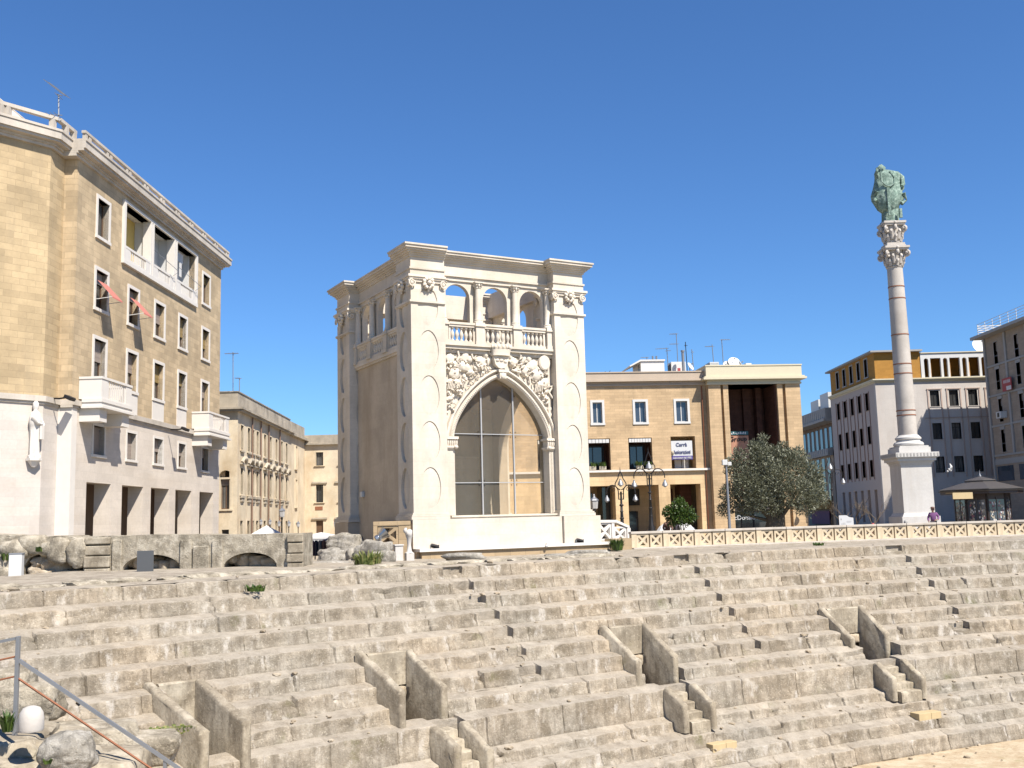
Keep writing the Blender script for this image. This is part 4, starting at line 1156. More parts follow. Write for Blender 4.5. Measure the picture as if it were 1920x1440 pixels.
up.box(XE - .42, XE, .424, 12, ZM, 15.4)
up.build('brick_wall', M_['tan_brick'], lb)
arc = [(-17.5, -15.1), (-13.9, -11.45), (-10.5, -8.1), (-7.2, -4.8), (-3.5, -1.15)]
lo = MB(); lo.prism('y', [(XN, ZG)] + [p for a, b in arc for p in ((a, ZG), (a, 2.1), (b, 2.1), (b, ZG))] + [(XE - .02, ZG), (XE - .02, ZM - .22), (XN, ZM - .22)], -.03, .40, [rect(a, b, c, d) for a, b, c, d, *_ in base])
lo.box(XE - .42, XE - .02, .404, 12, ZG, ZM - .22)
for i in range(len(arc)):                   # deep piers of the arcade
    a = arc[i][1]; b = arc[i + 1][0] if i + 1 < len(arc) else XE - .45
    lo.box(a + .0, b, .402, .70, ZG, 2.3)
lo.box(XN, arc[0][0], .402, .70, ZG, 2.3)
lo.box(XN, XE - .45, .42, 2.6, 2.302, 2.5)
lo.build('stone_base', M_['trav'], lb)
MB().box(XN, XE - .43, 2.62, 2.9, ZG, 5).build('arcade_back_wall', M_['wood'], lb)
k = MB(); k.box(XN - .1, XE + .10, -.16, .4, ZM - .20, ZM + .02); k.box(XN - .1, XE + .04, -.09, .4, ZM - .30, ZM - .204); k.build('string_course', M_['trim_worn'], lb)
# floors so that no light leaks through from behind
MB().box(XN, XE - .43, .45, 11.8, ZM, 12.1).box(XN, XE - .43, 2.7, 11.8, 12.102, 15.3).box(XN, LG[0] - .13, .45, 2.69, 12.102, 15.3).box(LG[1] + .13, XE - .43, .45, 2.69, 12.102, 15.3).build('core', M_['shade_in'], lb)
for a, b, c, d, bl, aw_ in wins:
    o = window(lb, 'y', a, b, c, d, 0, .34, .15, .045, 'trim', 'glass', 'wood', bl, 'shutter_y' if (a > -11 and rnd() < .5) else 'shutter', .03, 1)
    if c < 7 and -14 < a < -4: MB().box(a - .15, b + .15, -.03, .2, ZM + .03, c - .16).build('apron', M_['trim'], o)
    if aw_:
        w = MB(); pts = [(-.05, d - .5), (-.62, d - 1.22)]
        w.add([(a + .05, -.05, d - .45), (b - .05, -.05, d - .45), (b - .03, -.72, d - 1.20), (a + .03, -.72, d - 1.20), (a + .03, -.73, d - 1.27), (b - .03, -.73, d - 1.27)], [(0, 1, 2, 3), (3, 2, 5, 4)])
        w.build('awning', M_['awning_red'], o)
        f = MB(); f.bar((a + .04, .0, c + .35), (a + .04, -.72, d - 1.22), .025); f.bar((b - .04, .0, c + .35), (b - .04, -.72, d - 1.22), .025); f.build('awning_arm', M_['white_paint'], o)
for i, (a, b, c, d, bl, _) in enumerate(base):
    window(lb, 'y', a, b, c, d, -.03, .34, .12, .03, 'trim', 'glass', 'wood', bl, 'shutter', .05, 1)
# loggia: white frame, three bays, fin walls, pierced parapets
f = MB(); a, b, c, d = LG
f.box(a - .22, b + .22, -.14, .3, c - .2, c - .02); f.box(a - .22, a, -.12, .3, c - .02, d + .12); f.box(b, b + .22, -.12, .3, c - .02, d + .12); f.box(a, b, -.12, .3, d, d + .12)
bays = []; n = 3; step = (b - a) / n; pw = .42
for k in range(n):
    bays.append((a + step * k + (pw / 2 if k else 0), a + step * (k + 1) - (pw / 2 if k < n - 1 else 0)))
    if k: f.box(a + step * k - pw / 2, a + step * k - .05, -.12, .3, c - .02, d); f.box(a + step * k + .05, a + step * k + pw / 2, -.12, .3, c - .02, d); f.box(a + step * k - .05, a + step * k + .05, -.05, .3, c - .02, d)
fo = f.build('loggia_frame', M_['trim'], lb)
w = MB()
for k in range(n + 1):
    xx = a + step * k
    w.box(xx - .12, xx + .12, .302, .78, c - .02, d)
w.box(a, b, .78, .95, c - .2, d + .1); w.box(a, b, .3, .78, d, d + .1); w.box(a, b, .3, .78, c - .16, c - .02)
w.build('loggia_wall', M_['white_paint'], fo)
MB().box(a + .125, a + step - .125, .745, .777, c, d - .02).build('yellow_wall', plain('yellow painted wall', C(.85, .60, .17), .8, .05, 3), fo)
for k, (p, q) in enumerate(bays):
    r = MB(); r.box(p, q, -.10, .02, c - .02, c + .10); r.box(p, q, -.11, .03, c + .55, c + .66)
    r.box(p, p + .55, -.10, .02, c + .10, c + .55); r.box(q - .55, q, -.10, .02, c + .10, c + .55)
    m = 9
    for j in range(m):
        x = p + .55 + (q - p - 1.1) * (j + .5) / m; r.box(x - .045, x + .045, -.08, -.06, c + .10, c + .55)
    r.build('parapet', M_['trim'], fo)
    if k:
        t = MB(); t.tube([(p + .1, -.05, c + .66), (p + .1, -.05, c + 1.4), (q - .1, -.4, c + .9), (q - .1, -.05, c + .66)], .015, 5); t.build('laundry_rail', M_['galv'], fo)
for k in (1, 2): MB().box(a + step * k + 1.2, a + step * k + 2.2, .70, .777, c, c + 2.0).build('loggia_door', M_['glass'], fo)
MB().box(a + step + .3, a + step + .85, .45, .777, c + 1.55, c + 2.0).build('air_conditioner', M_['white_paint'], fo, None, .02)
MB().add([(b - 2.2, .2, d - .2), (b - .4, .2, d - .35), (b - .5, .25, d - .9), (b - 1.2, .2, d - .6), (b - 1.6, .22, d - 1.1), (b - 1.9, .2, d - .7)], [(0, 1, 2, 3, 4, 5)])
lm = MB(); lm.box(b - 2.4, b - 1.0, .3, .33, d - .7, d - .2); lm.box(b - 1.6, b - 1.3, .26, .29, d - 1.5, d - .7); lm.build('hung_laundry', M_['canvas'], fo)
# cornice, roof rail, roof
def cornice(mb, x0, x1, y0, y1):
    for ex, z0, z1 in ((.10, 15.40, 15.52), (.17, 15.522, 15.62), (.40, 15.622, 15.72), (.48, 15.722, 16.02), (.52, 16.022, 16.12)):
        mb.box(x0 - (0 if x0 < -18 else 0), x1 + ex, y0 - ex, y1, z0, z1)
c = MB(); cornice(c, XN - .45, XE, 0, 12); c.build('cornice', M_['trim_worn'], lb)
r = MB(); r.box(XN - .3, XE + .35, -.40, -.22, 16.42, 16.53)
x = XE + .2
while x > XN: r.box(x - .11, x + .11, -.38, -.24, 16.12, 16.42); r.box(x - .45, x - .25, -.38, -.24, 16.12, 16.42); x -= 2.1
r.build('roof_rail', M_['trim_worn'], lb)
MB().add([(XN, 1.4, 16.13), (XE, 1.4, 16.13), (XE, 5.2, 18.3), (XN, 5.2, 18.3)], [(0, 1, 2, 3)])
ch = MB()
h = L.hit(253, 334, 'y', 1.2); 
for q in range(4): ch.box(h[0] - .25, h[0] + .25, 1.0, 1.5, h[2] - .75 + q * .22, h[2] - .62 + q * .22)
ch.box(h[0] - .2, h[0] + .2, 1.05, 1.45, 16.1, h[2]); ch.build('chimney', M_['greystone'], lb)
# balconies
def balcony(px_near, px_far, y_top, pr=.95):
    xa = L.hit(px_near, y_top, 'y', -pr)[0]; xb = L.hit(px_far, y_top + 30, 'y', -pr)[0]
    m = MB(); m.box(xa - .06, xb + .06, -pr - .06, -.165, 5.30, 5.44); m.box(xa - .02, xb + .02, -pr - .02, -.165, 5.14, 5.298); m.box(xa - .12, xb + .12, -pr - .12, -.165, 5.05, 5.138)
    o = m.build('balcony', M_['trim'], lb)
    p = MB(); zt = 6.36
    p.box(xa, xa + .14, -pr, -.01, 5.44, zt - .1); p.box(xb - .14, xb, -pr, -.01, 5.44, zt - .1)
    p.box(xa + .14, xa + .62, -pr, -pr + .14, 5.44, zt - .1); p.box(xb - .62, xb - .14, -pr, -pr + .14, 5.44, zt - .1)
    n = 9
    for j in range(n):
        x = xa + .62 + (xb - xa - 1.24) * (j + .5) / n; p.box(x - .05, x + .05, -pr + .02, -pr + .045, 5.5, zt - .1)
    p.box(xa + .62, xb - .62, -pr, -pr + .14, 5.44, 5.5)
    p.box(xa - .03, xb + .03, -pr - .03, -pr + .17, zt - .098, zt); p.box(xa - .03, xa + .17, -pr + .17, -.01, zt - .098, zt); p.box(xb - .17, xb + .03, -pr + .17, -.01, zt - .098, zt)
    p.build('parapet', M_['trim'], o)
    for e_ in (xa + .05, xb - .75): MB().box(e_, e_ + .7, -pr + .08, -.032, 4.52, 5.048).build('bracket', M_['trim'], o)
balcony(191, 247, 712); balcony(392, 429, 778)
# the wing to the left of the facade: recessed strip and canted end wall
yb = .55
xc = L.hit(72, 990, 'y', yb)[0]
th = math.radians(38)
ex, ey = xc - 6.5 * math.cos(th), yb + 6.5 * math.sin(th)
def wing(mb, z0, z1, off):
    """plan polygon of the wing pushed outwards by off"""
    nx, ny = -math.sin(th), -math.cos(th)
    k = math.tan((math.pi / 2 - (math.pi / 2 - th)) / 2)
    p = [(XN, yb - off), (xc - off * math.tan(th / 2), yb - off), (ex - off * math.sin(th), ey - off * math.cos(th)), (ex + 3, ey + 6), (XN, 9)]
    mb.prism('z', p, z0, z1); return mb
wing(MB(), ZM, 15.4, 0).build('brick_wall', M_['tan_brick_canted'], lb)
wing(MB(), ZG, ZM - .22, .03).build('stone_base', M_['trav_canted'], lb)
wing(wing(MB(), ZM - .20, ZM + .02, .16), ZM - .30, ZM - .204, .09).build('string_course', M_['trim_worn'], lb)
c = MB()
for e_, z0, z1 in ((.10, 15.40, 15.52), (.17, 15.522, 15.62), (.40, 15.622, 15.72), (.48, 15.722, 16.02), (.52, 16.022, 16.12)): wing(c, z0 + .003, z1 + .003, e_)
c.build('cornice', M_['trim_worn'], lb)
r = MB(); p0 = Vector((XN, yb - .35, 16.55)); p1 = Vector((xc - .15, yb - .35, 16.55)); p2 = Vector((ex, ey - .45, 16.55))
r.bar(p0, p1, .2, .14); r.bar(p1, p2, .2, .14)
for t in (.04, .32, .36, .75, .78, 1.1):
    q = p1.lerp(p2, t); r.box(q.x - .12, q.x + .12, q.y - .1, q.y + .1, 16.12, 16.48)
for t in (.1, .6): q = p0.lerp(p1, t); r.box(q.x - .12, q.x + .12, q.y - .1, q.y + .1, 16.12, 16.48)
r.build('roof_rail', M_['trim_worn'], lb)
g_ = MB(); g_.add([(xc - .5, yb + .6, 16.2), (ex, ey + .5, 16.2), (ex + .3, ey + 2.8, 19.2), (xc + .5, yb + 3.4, 18.6)], [(0, 1, 2, 3)])
for t in range(6):
    a_ = Vector((xc - .5, yb + .6, 16.22)).lerp(Vector((ex, ey + .5, 16.22)), t / 5); b_ = Vector((xc + .5, yb + 3.4, 18.62)).lerp(Vector((ex + .3, ey + 2.8, 19.22)), t / 5); g_.bar(a_, b_, .06)
g_.build('sloping_roof', M_['trim_worn'], lb)
# return pier between recessed strip and facade
MB().box(XN - .02, XN + .42, -.05, yb + .1, ZG, ZM - .305).build('corner_pier', M_['trim'], lb)
MB().box(XN - .05, XN + .3, .02, yb + .1, ZM + .02, 15.39).build('corner_pier', M_['tan_brick'], lb)
# saint statue on the canted corner
sx, sy = xc - .34 * math.cos(th), yb + .34 * math.sin(th); nv = Vector((-math.sin(th), -math.cos(th), 0))
zb_, zt_ = L.hit(75, 866, 'y', yb)[2], L.hit(75, 752, 'y', yb)[2]
H = zt_ - zb_
m = MB(); rings = []
cx_, cy_ = sx + nv.x * .16, sy + nv.y * .16; SW = .66
for t, rx, ry in ((0, .36, .34), (.05, .37, .34), (.06, .30, .28), (.12, .32, .28), (.35, .30, .26), (.50, .31, .28), (.56, .33, .30), (.62, .42, .34), (.68, .38, .32), (.76, .36, .27), (.80, .24, .2), (.82, .12, .12), (.84, .11, .12), (.87, .15, .17), (.92, .165, .18), (.96, .15, .16), (.99, .08, .08)):
    rg = []
    for k in range(20):
        a_ = 2 * math.pi * k / 20; f_ = 1 + (.12 * math.sin(7 * a_ + t * 3) if t < .6 else 0)
        rg.append((cx_ + SW * rx * f_ * math.cos(a_), cy_ + SW * ry * f_ * math.sin(a_), zb_ + .12 + t * (H - .12)))
    rings.append(rg)
m.rings(rings); m.tube([(cx_ - .25, cy_ - .03, zb_ + H * .72), (cx_ - .22, cy_ - .2, zb_ + H * .62), (cx_ + .05, cy_ - .26, zb_ + H * .60)], [.085, .07, .05]); m.tube([(cx_ + .25, cy_ - .03, zb_ + H * .72), (cx_ + .23, cy_ - .2, zb_ + H * .60), (cx_ + .02, cy_ - .26, zb_ + H * .56)], [.085, .07, .05]); m.box(cx_ - .07, cx_ + .10, cy_ - .32, cy_ - .22, zb_ + H * .36, zb_ + H * .58)
so = m.build('wall_statue', M_['trim'], lb, 60)
m = MB(); m.lathe([(.08, zb_ - .22), (.22, zb_), (.29, zb_ + .03), (.29, zb_ + .12)], cx_, cy_, 6); m.build('console', M_['trim'], so)
# wall floodlights
def wall_lamp(px, py, yp, lab):
    h = L.hit(px, py, 'y', yp - .02); P = L.world(h[0], yp - .03, h[2])
    o = empty('wall_floodlight', P, L.rz, lab, 'floodlight', 'floodlights under the string course of the apartment block')
    MB().tube([(-.05, .0, .02), (-.05, -.35, .0), (.0, -.62, .04)], .035, 6).build('arm', M_['iron'], o, 60, keepz=True)
    m = MB(); m.box(-.22, .22, -.16, .16, -.07, .07); q = m.build('lamp_head', M_['iron'], o, None, .02, True); q.location = (.03, -.72, .02); q.rotation_euler = (.45, 0, 0)
    MB().box(-.19, .19, -.13, .13, -.076, -.071).build('lens', M_['lampglass'], q)
wall_lamp(96, 748, yb, 'dark floodlight on an arm beside the corner statue of the tan apartment block')
wall_lamp(320, 806, -.16, 'dark floodlight on an arm above the middle mezzanine windows of the tan block')

# ------------------------------------------------------------------ old palazzo behind, with cross wing
Mf = Frame(446, 66, -1.9, 770)
pz = root(Mf, 'old_palazzo', 'long pale yellow palazzo with stained parapet, rows of narrow windows and a cross wing', 'building', -2.4)
ml = 18.35; zc = 7.55
def mx(px, py=880): return Mf.hit(px, py, 'y', 0)[0]
wx = [mx(p, 900) for p in (451.5, 464.5, 472.6, 481, 495, 506, 516.8, 527, 536)]
wx = [w_ + .25 for w_ in wx]
hw = .38
hs = [rect(x - hw, x + hw, 5.15, 6.75) for x in wx] + [rect(x - hw, x + hw, 2.25, 3.95) for x in wx] + [rect(x - hw, x + hw, -.9, .55) for x in wx]
w = MB(); w.prism('y', rect(0.004, ml, -2.6, zc), 0, .5, hs)
w.prism('x', rect(.004, 9, -2.6, zc), 0, .4, [archpoly(.75, .42, 1.2, 3.35), rect(.45, .95, -1.9, .0)])
w.box(.45, ml, .9, 8.9, -2.5, zc)
w.build('wall', M_['palazzo'], pz)
for x in wx:
    for z0, z1 in ((5.15, 6.75), (2.25, 3.95), (-.9, .55)):
        o = window(pz, 'y', x - hw, x + hw, z0, z1, 0, .42, .10, .02, 'palazzo', 'glass', 'trim', 0, sill=.08)
    p = MB(); n = 8
    p.tube([(x - .6, -.16, 4.30), (x - .45, -.2, 4.45), (x - .2, -.24, 4.62), (x, -.2, 4.5), (x + .2, -.24, 4.62), (x + .45, -.2, 4.45), (x + .6, -.16, 4.30)], .11, 6)
    p.box(x - .62, x + .62, -.18, -.004, 4.18, 4.28)
    p.build('window_pediment', M_['palazzo_top'], pz, 50)
    MB().box(x - .5, x + .5, -.16, -.004, 2.02, 2.14).box(x - .4, x + .4, -.11, -.004, 1.78, 2.018).box(x - .48, x + .48, -.12, -.004, 4.98, 5.06).build('window_sill', M_['palazzo_top'], pz)
dp = MB()
for px_ in (470.2, 486.5, 501.5, 522.5): 
    x = mx(px_, 900); dp.tube([(x, -.1, -2.4), (x, -.1, zc)], .055, 6)
    dp.build('downpipe', plain('brown downpipe %d' % px_, C(.28, .17, .11), .6), pz, 60); dp = MB()
window(pz, 'x', .45, 1.05, 1.3, 3.2, 0, .34, .12, .03, 'palazzo', 'glass', 'wood', .2)
MB().box(.2, .36, .45, .95, -1.9, 0).build('doorway', M_['glass'], pz)
c = MB(); c.box(-.3, ml + .02, -.3, 9, zc, zc + .12); c.box(-.42, ml + .02, -.42, 9, zc + .122, zc + .24); c.build('cornice', M_['palazzo_top'], pz)
MB().box(0, ml, 0, .4, zc + .242, 8.80).box(0, .4, .404, 9, zc + .242, 8.80).build('parapet', M_['palazzo_top'], pz)
MB().box(-.05, ml + .02, -.05, .45, 8.802, 8.88).box(-.05, .45, .454, 9, 8.802, 8.88).build('parapet_coping', M_['greystone'], pz)
# turning end piece of the long front
q0 = Vector((ml, 0)); q1 = Vector(Mf.hit(571.5, 900, 'y', -.12)[:2]); q1.y = -.12
e_ = MB(); pl = [(ml + .02, .0), (q1.x, q1.y), (q1.x, 8), (ml + .02, 8)]
e_.prism('z', pl, -2.6, zc - .02); e_.build('end_wall', M_['palazzo'], pz)
e_ = MB(); e_.prism('z', [(ml + .02, -.3), (q1.x, q1.y - .35), (q1.x, 8), (ml + .02, 8)], zc, zc + .2); e_.prism('z', [(ml + .04, .02), (q1.x, q1.y + .02), (q1.x, 8), (ml + .04, 8)], zc + .202, 8.75)
e_.build('end_parapet', M_['palazzo_top'], pz)
for z0, z1 in ((4.9, 6.8), (1.7, 4.0), (-1.6, .4)):
    x = mx(553.5, 900); window(pz, 'y', x - .4, x + .4, z0, z1, -.02, .2, .08, .10, 'palazzo', 'glassb', 'trim', 0)
# cross wing facing the square
yw = Mf.world(q1.x, q1.y, 0)
K = Frame(570, yw.y, 90.5, 900)
kz = lambda y: K.hit(600, y)[2]
holes = []; kw = []
for (xa, xb, ya, yb2) in ((592.5, 606, 848, 873), (592.5, 606, 909, 942), (592.5, 606, 976, 1040), (635.5, 649, 848, 873), (635.5, 649, 909, 942), (635.5, 649, 976, 1040)):
    kw.append((K.hit(xa, ya)[0], K.hit(xb, ya)[0], kz(yb2), kz(ya))); 
kr = root(K, 'palazzo_wing', 'plain cream palazzo wing closing the street, with dark sash windows and brown door', 'building', -2.4)
zt_ = kz(834)
w = MB(); w.prism('y', rect(0, 12, -2.8, zt_), 0, .4, [rect(*k) for k in kw]); w.box(0, 12, .8, 8, -2.8, zt_); w.build('wall', M_['palazzo'], kr)
for i, k in enumerate(kw):
    if i % 3 == 2: MB().box(k[0], k[1], .2, .3, k[2], k[3]).build('door', M_['wood'], kr)
    else: window(kr, 'y', *k, 0, .3, .06, .02, 'palazzo', 'glass', 'iron', 0, sill=.1)
    if i % 3: MB().box(k[0] - .35, k[1] + .35, -.14, -.004, k[3] + .12, k[3] + .26).build('window_hood', M_['palazzo_top'], kr)
MB().box(-.1, 12, -.3, 1, zt_, zt_ + .14).build('cornice', M_['palazzo_top'], kr)
MB().box(0, 12, 0, 1, zt_ + .142, kz(815.5)).build('parapet', M_['palazzo_top'], kr)
h = K.hit(598, 953); MB().box(h[0] - .33, h[0] + .33, -.03, -.004, h[2] - .16, h[2] + .16).build('plaque', M_['rust'], kr)

# ------------------------------------------------------------------ ochre corner building with tower block, right of the hall
T = Frame(1326.9, 75, 84.5, 709)
tb = root(T, 'ochre_building', 'ochre stone building with square windows, arcade and a tall block with a deep dark recess', 'building', G)
YL = .6                                      # low wing stands back
XL = -16.0
zA = 3.36
up3 = [(-8.55, -7.85, 6.98, 8.5), (-5.4, -4.6, 6.98, 8.5), (-2.33, -1.48, 6.98, 8.5), (-11.6, -10.8, 6.98, 8.5)]
op2 = [(-9.5, -7.35, 3.55, 5.85), (-6.0, -4.25, 3.55, 5.85), (-2.85, -1.02, 3.55, 5.9), (-12.7, -11, 3.55, 5.85)]
ar = [(-9.3, -7.12), (-6.18, -3.9), (-3.05, -.79), (-12.4, -10.3)]
w = MB(); w.prism('y', rect(XL, -.03, zA + .18, 9.68), YL, YL + .5, [rect(*h_) for h_ in up3 + op2]); w.build('upper_wall', M_['ochre_up'], tb)
w = MB(); srt = sorted(ar)
w.prism('y', [(XL, G - .2)] + [p for a, b in srt for p in ((a, G - .2), (a, 2.4), (b, 2.4), (b, G - .2))] + [(-.03, G - .2), (-.03, zA + .02), (XL, zA + .02)], YL - .01, YL + .8)
for i in range(len(srt)):
    a, b = srt[i][1], (srt[i + 1][0] if i < len(srt) - 1 else -.03)
    w.box(a, b, YL + .802, YL + 1.3, G - .2, 2.6)
w.build('arcade_wall', M_['ochre'], tb)
MB().box(XL, -.03, YL + 4.2, YL + 4.6, G - .2, 2.6).box(XL, -.03, YL + .81, YL + 4.2, 2.602, 2.9).build('arcade_back_wall', M_['ochre'], tb)
MB().box(XL, -.03, YL + 2.4, YL + 10, 2.95, 10.4).build('core', M_['shade_in'], tb)
for a, b, c, d in up3:
    o = window(tb, 'y', a, b, c, d, YL, .3, .17, .05, 'white_paint', 'glassb', 'white_paint', 0, sill=.02)
for i, (a, b, c, d) in enumerate(op2):
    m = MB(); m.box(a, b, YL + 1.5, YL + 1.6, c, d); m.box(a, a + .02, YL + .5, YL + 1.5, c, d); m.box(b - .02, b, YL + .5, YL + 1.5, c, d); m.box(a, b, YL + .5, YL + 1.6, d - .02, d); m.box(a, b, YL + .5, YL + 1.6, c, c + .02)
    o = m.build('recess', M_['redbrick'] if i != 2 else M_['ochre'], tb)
    if i != 2:
        window(tb, 'y', a + .35, b - .35, c + .05, d - .5, YL + 1.3, .2, .08, .01, 'iron', 'glassb', 'iron', 0)
        aw2 = MB(); n = 8
        for k in range(n):
            x = a + .05 + (b - a - .1) * k / n; x2 = a + .05 + (b - a - .1) * (k + .88) / n
            aw2.box(x, x2, YL - .02 + .0, YL + .1, d - .32, d - .06)
        aw2.build('valance', M_['canvas'], o)
        pt = MB()
        for k in range(2): pt.box(a + .55 + k * .75, a + 1.05 + k * .75, YL - .02, YL + .22, c + .03, c + .30)
        po = pt.build('planter', M_['terracotta'], o)
    else:
        dm = MB(); dm.box(a + .45, a + .95, YL + .9, YL + .95, c, d - 1.0); dm.box(a + 1.0, a + 1.5, YL + .9, YL + .95, c, d - 1.0); dm.build('white_door', M_['white_paint'], o)
        dm = MB(); dm.ball((a + .12, YL + .1, d - 1.2), .13, .2, .16); dm.ball((a + 1.55, YL + .7, d - 1.15), .14, .16, .14); dm.build('wall_ornament', M_['terracotta'], o)
        MB().box(a + .05, b - .2, YL + .12, YL + .22, d - 1.42, d - .32).build('advert_board', M_['sign_white'], tb)
        MB().box(a + .05, b - .2, YL + .11, YL + .215, d - 1.70, d - 1.424).build('advert_strip', M_['violet'], tb)
        mid = (a + b) / 2 - .08
        sg = empty('advert_lettering', (0, 0, 0)); sg.parent = tb; sg.location = (mid, YL + .095, -tb.location.z)
        text('Carrà', .36, M_['ink_blue'], sg, (-.02, 0, d - .72), (math.pi / 2, 0, 0), off=.008)
        text('Assicurazioni', .38, M_['ink_blue'], sg, (0, 0, d - 1.27), (math.pi / 2, 0, 0), off=.008, sx=.64)
        text('assicuratori dal 1950', .19, M_['sign_white'], sg, (0, -.008, d - 1.63), (math.pi / 2, 0, 0), off=.004, sx=.85)
for i, (a, b) in enumerate(ar):
    m = MB(); y = YL + 4.18
    if i == 1:
        m.box(a + .25, b - .55, y - .1, y, 1.0, 2.25); m.box(a + .1, a + 1.55, y - .12, y, G, .55)
        MB().box(a + .2, a + 1.45, y - .16, y - .13, G + .5, .4).build('shop_window', M_['glassb'], tb)
    elif i == 2: m.box(a + .25, a + 1.2, y - .1, y, 1.1, 2.2); m.box(a + 1.4, b, y - 1.6, y, G, 2.4)
    else: m.box(a + .4, a + 1.2, y - .1, y, 1.0, 2.0); m.box(b - .6, b, y - 2.2, y - .1, G, 2.4)
    m.build('arcade_window', M_['glass'] if i != 2 else M_['redbrick'], tb)
s = MB(); s.box(XL, -.03, YL - .22, YL + .5, zA + .022, zA + .17); s.build('string_course', M_['trim'], tb)
s = MB(); s.box(XL, -.03, YL - .10, YL + .5, 9.682, 9.78); s.box(XL, -.03, YL - .05, YL + .5, 9.782, 9.98); s.box(XL, -.03, YL - .35, YL + .5, 9.982, 10.12); s.box(XL, -.03, YL - .28, YL + 10, 10.122, 10.62); s.box(XL, -.03, YL - .34, YL + .3, 10.622, 10.70)
s.build('cornice', plain('pinkish cornice stone', C(.62, .50, .38), .85, .12, 1.2, .15), tb)
# tall block
TW = 6.96
w = MB(); zt0, zt1 = G - .2, 9.60
for a, b, d0 in ((0, .92, 0), (1.12, 1.5, .03), (5.22, 5.62, .03), (5.84, TW, 0)):
    w.box(a, b, d0, 9, zt0, zt1)
w.box(.921, 1.119, .35, 9, zt0, zt1); w.box(5.621, 5.839, .35, 9, zt0, zt1)
w.build('block_wall', M_['ochre_up'], tb)
MB().box(-.02, .3, .3, YL + .0, zt0, zt1).build('return_wall', M_['ochre'], tb)
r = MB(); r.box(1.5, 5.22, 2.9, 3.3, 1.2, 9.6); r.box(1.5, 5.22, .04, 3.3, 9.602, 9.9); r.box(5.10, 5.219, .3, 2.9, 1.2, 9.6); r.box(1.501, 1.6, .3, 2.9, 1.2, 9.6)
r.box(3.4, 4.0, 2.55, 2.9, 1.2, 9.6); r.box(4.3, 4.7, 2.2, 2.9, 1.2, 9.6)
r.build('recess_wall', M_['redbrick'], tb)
MB().box(1.5, 5.22, .5, 2.9, .9, 1.2).build('recess_floor', M_['ochre'], tb)
MB().box(1.5, 5.22, .9, 1.0, G, .9).build('shop_front', M_['glass'], tb)
m = MB(); m.box(2.2, 2.28, .85, .9, G, .6); m.box(3.1, 3.2, .82, .9, G, .5); m.box(4.2, 4.3, .85, .9, G, .6); m.build('shop_mullion', M_['iron'], tb)
MB().box(1.5, 5.22, .42, .9, .24, .9).build('fascia', M_['shade_in'], tb)
hc = T.hit(1378.5, 971, 'y', .4)
text("McDonald's", .46, M_['sign_white'], tb, (hc[0] - .43, .39, T.hit(1390, 974.5, 'y', .4)[2] - tb.location.z), (math.pi / 2, 0, 0), 'shop_lettering', .03, 'LEFT')
zg = T.hit(1400, 815)[2]
MB().box(1.52, 3.0, .52, .58, zg + .04, zg + .30).build('sign_strip', M_['teal'], tb)
sgm = MB()
for k in range(10): sgm.box(1.58 + k * .13, 1.58 + k * .13 + ru(.05, .1), .505, .518, zg + ru(.07, .14), zg + ru(.18, .27))
sgm.build('strip_mark', M_['sign_white'], tb)
text('Group', .50, M_['iron'], tb, (2.20, .505, zg - .42 - tb.location.z), (math.pi / 2, 0, 0), 'sign_lettering', .03)
MB().box(1.51, 3.0, .53, .60, 4.0, zg - .02).build('sign_panel', plain('salmon panel', C(.55, .27, .17), .8, .1, 3), tb)
s = MB(); s.box(-.10, TW + .10, -.10, 9, 9.602, 9.72); s.box(-.05, TW + .05, -.05, 9, 9.722, 9.95); s.box(-.42, TW + .42, -.42, 9, 9.952, 10.10); s.box(-.32, TW + .30, -.32, 9, 10.102, 10.20); s.box(-.16, TW + .14, -.16, 9, 10.202, 10.95); s.box(-.2, TW + .18, -.2, 9, 10.952, 11.05)
s.build('block_cornice', M_['cream'], tb)
dp = MB().tube([(-.35, YL - .08, G), (-.35, YL - .08, 9.6)], .05, 6).build('downpipe', M_['rust'], tb, 60)
# creeping plants of the window boxes
def lpot(x, z, n, r, h):
    P = T.world(x, YL + .08, z); return weed('balcony_plant', P, h, r, n, 'leaf_green', '', 'plant')
for x, lab in ((-8.55, 'hanging green plant in the left white planter of the window opening beside the stone hall'), (-7.95, 'bushy green plant in the right white planter of the window opening beside the stone hall'), (-5.3, 'small green plant in the left planter behind the tall street lamp'), (-4.6, 'small green plant in the right planter behind the tall street lamp')):
    tag(lpot(x, 3.82, 60, .28, .42), lab, 'plant')

# ------------------------------------------------------------------ right: white corner building with orange top storey
Wf = Frame(1655.6, 100, 90, 920)
wb = root(Wf, 'corner_building', 'white stone corner block with orange top storey, pilaster strips and arched roof loggia', 'building', G)
WX, WD, ZL = 16.0, 14.4, 12.55
fw_ = [(5.27 + 1.87 * i, 6.17 + 1.87 * i) for i in range(5)]
fz = [(10.07, 11.64), (6.85, 8.44), (3.63, 5.18)]
sw_ = [(2.25 + 2.3 * i, 3.1 + 2.3 * i) for i in range(5)]
sz_ = [(9.35 + .75, 11.85), (6.75, 8.5), (3.5, 5.15)]
w = MB(); w.prism('y', rect(.003, WX, G - .3, ZL), 0, .4, [rect(a, b, c, d) for a, b in fw_ for c, d in fz])
w.build('front_wall', M_['white_stone'], wb)
w = MB(); w.prism('x', rect(.404, WD, G - .3, ZL), 0, .4, [rect(a, b, c, d) for a, b in sw_ for c, d in sz_] + [rect(1.6 + 2.0 * i, 2.4 + 2.0 * i, -1.0, 2.2) for i in range(6)])
w.build('side_wall', plain('shaded side stone', C(.60, .50, .44), .85, .06, 2, .12), wb)  # same white block, the shade on this side put into the stone colour
MB().box(.75, WX, .75, WD, G, ZL).build('core', M_['shade_in'], wb)
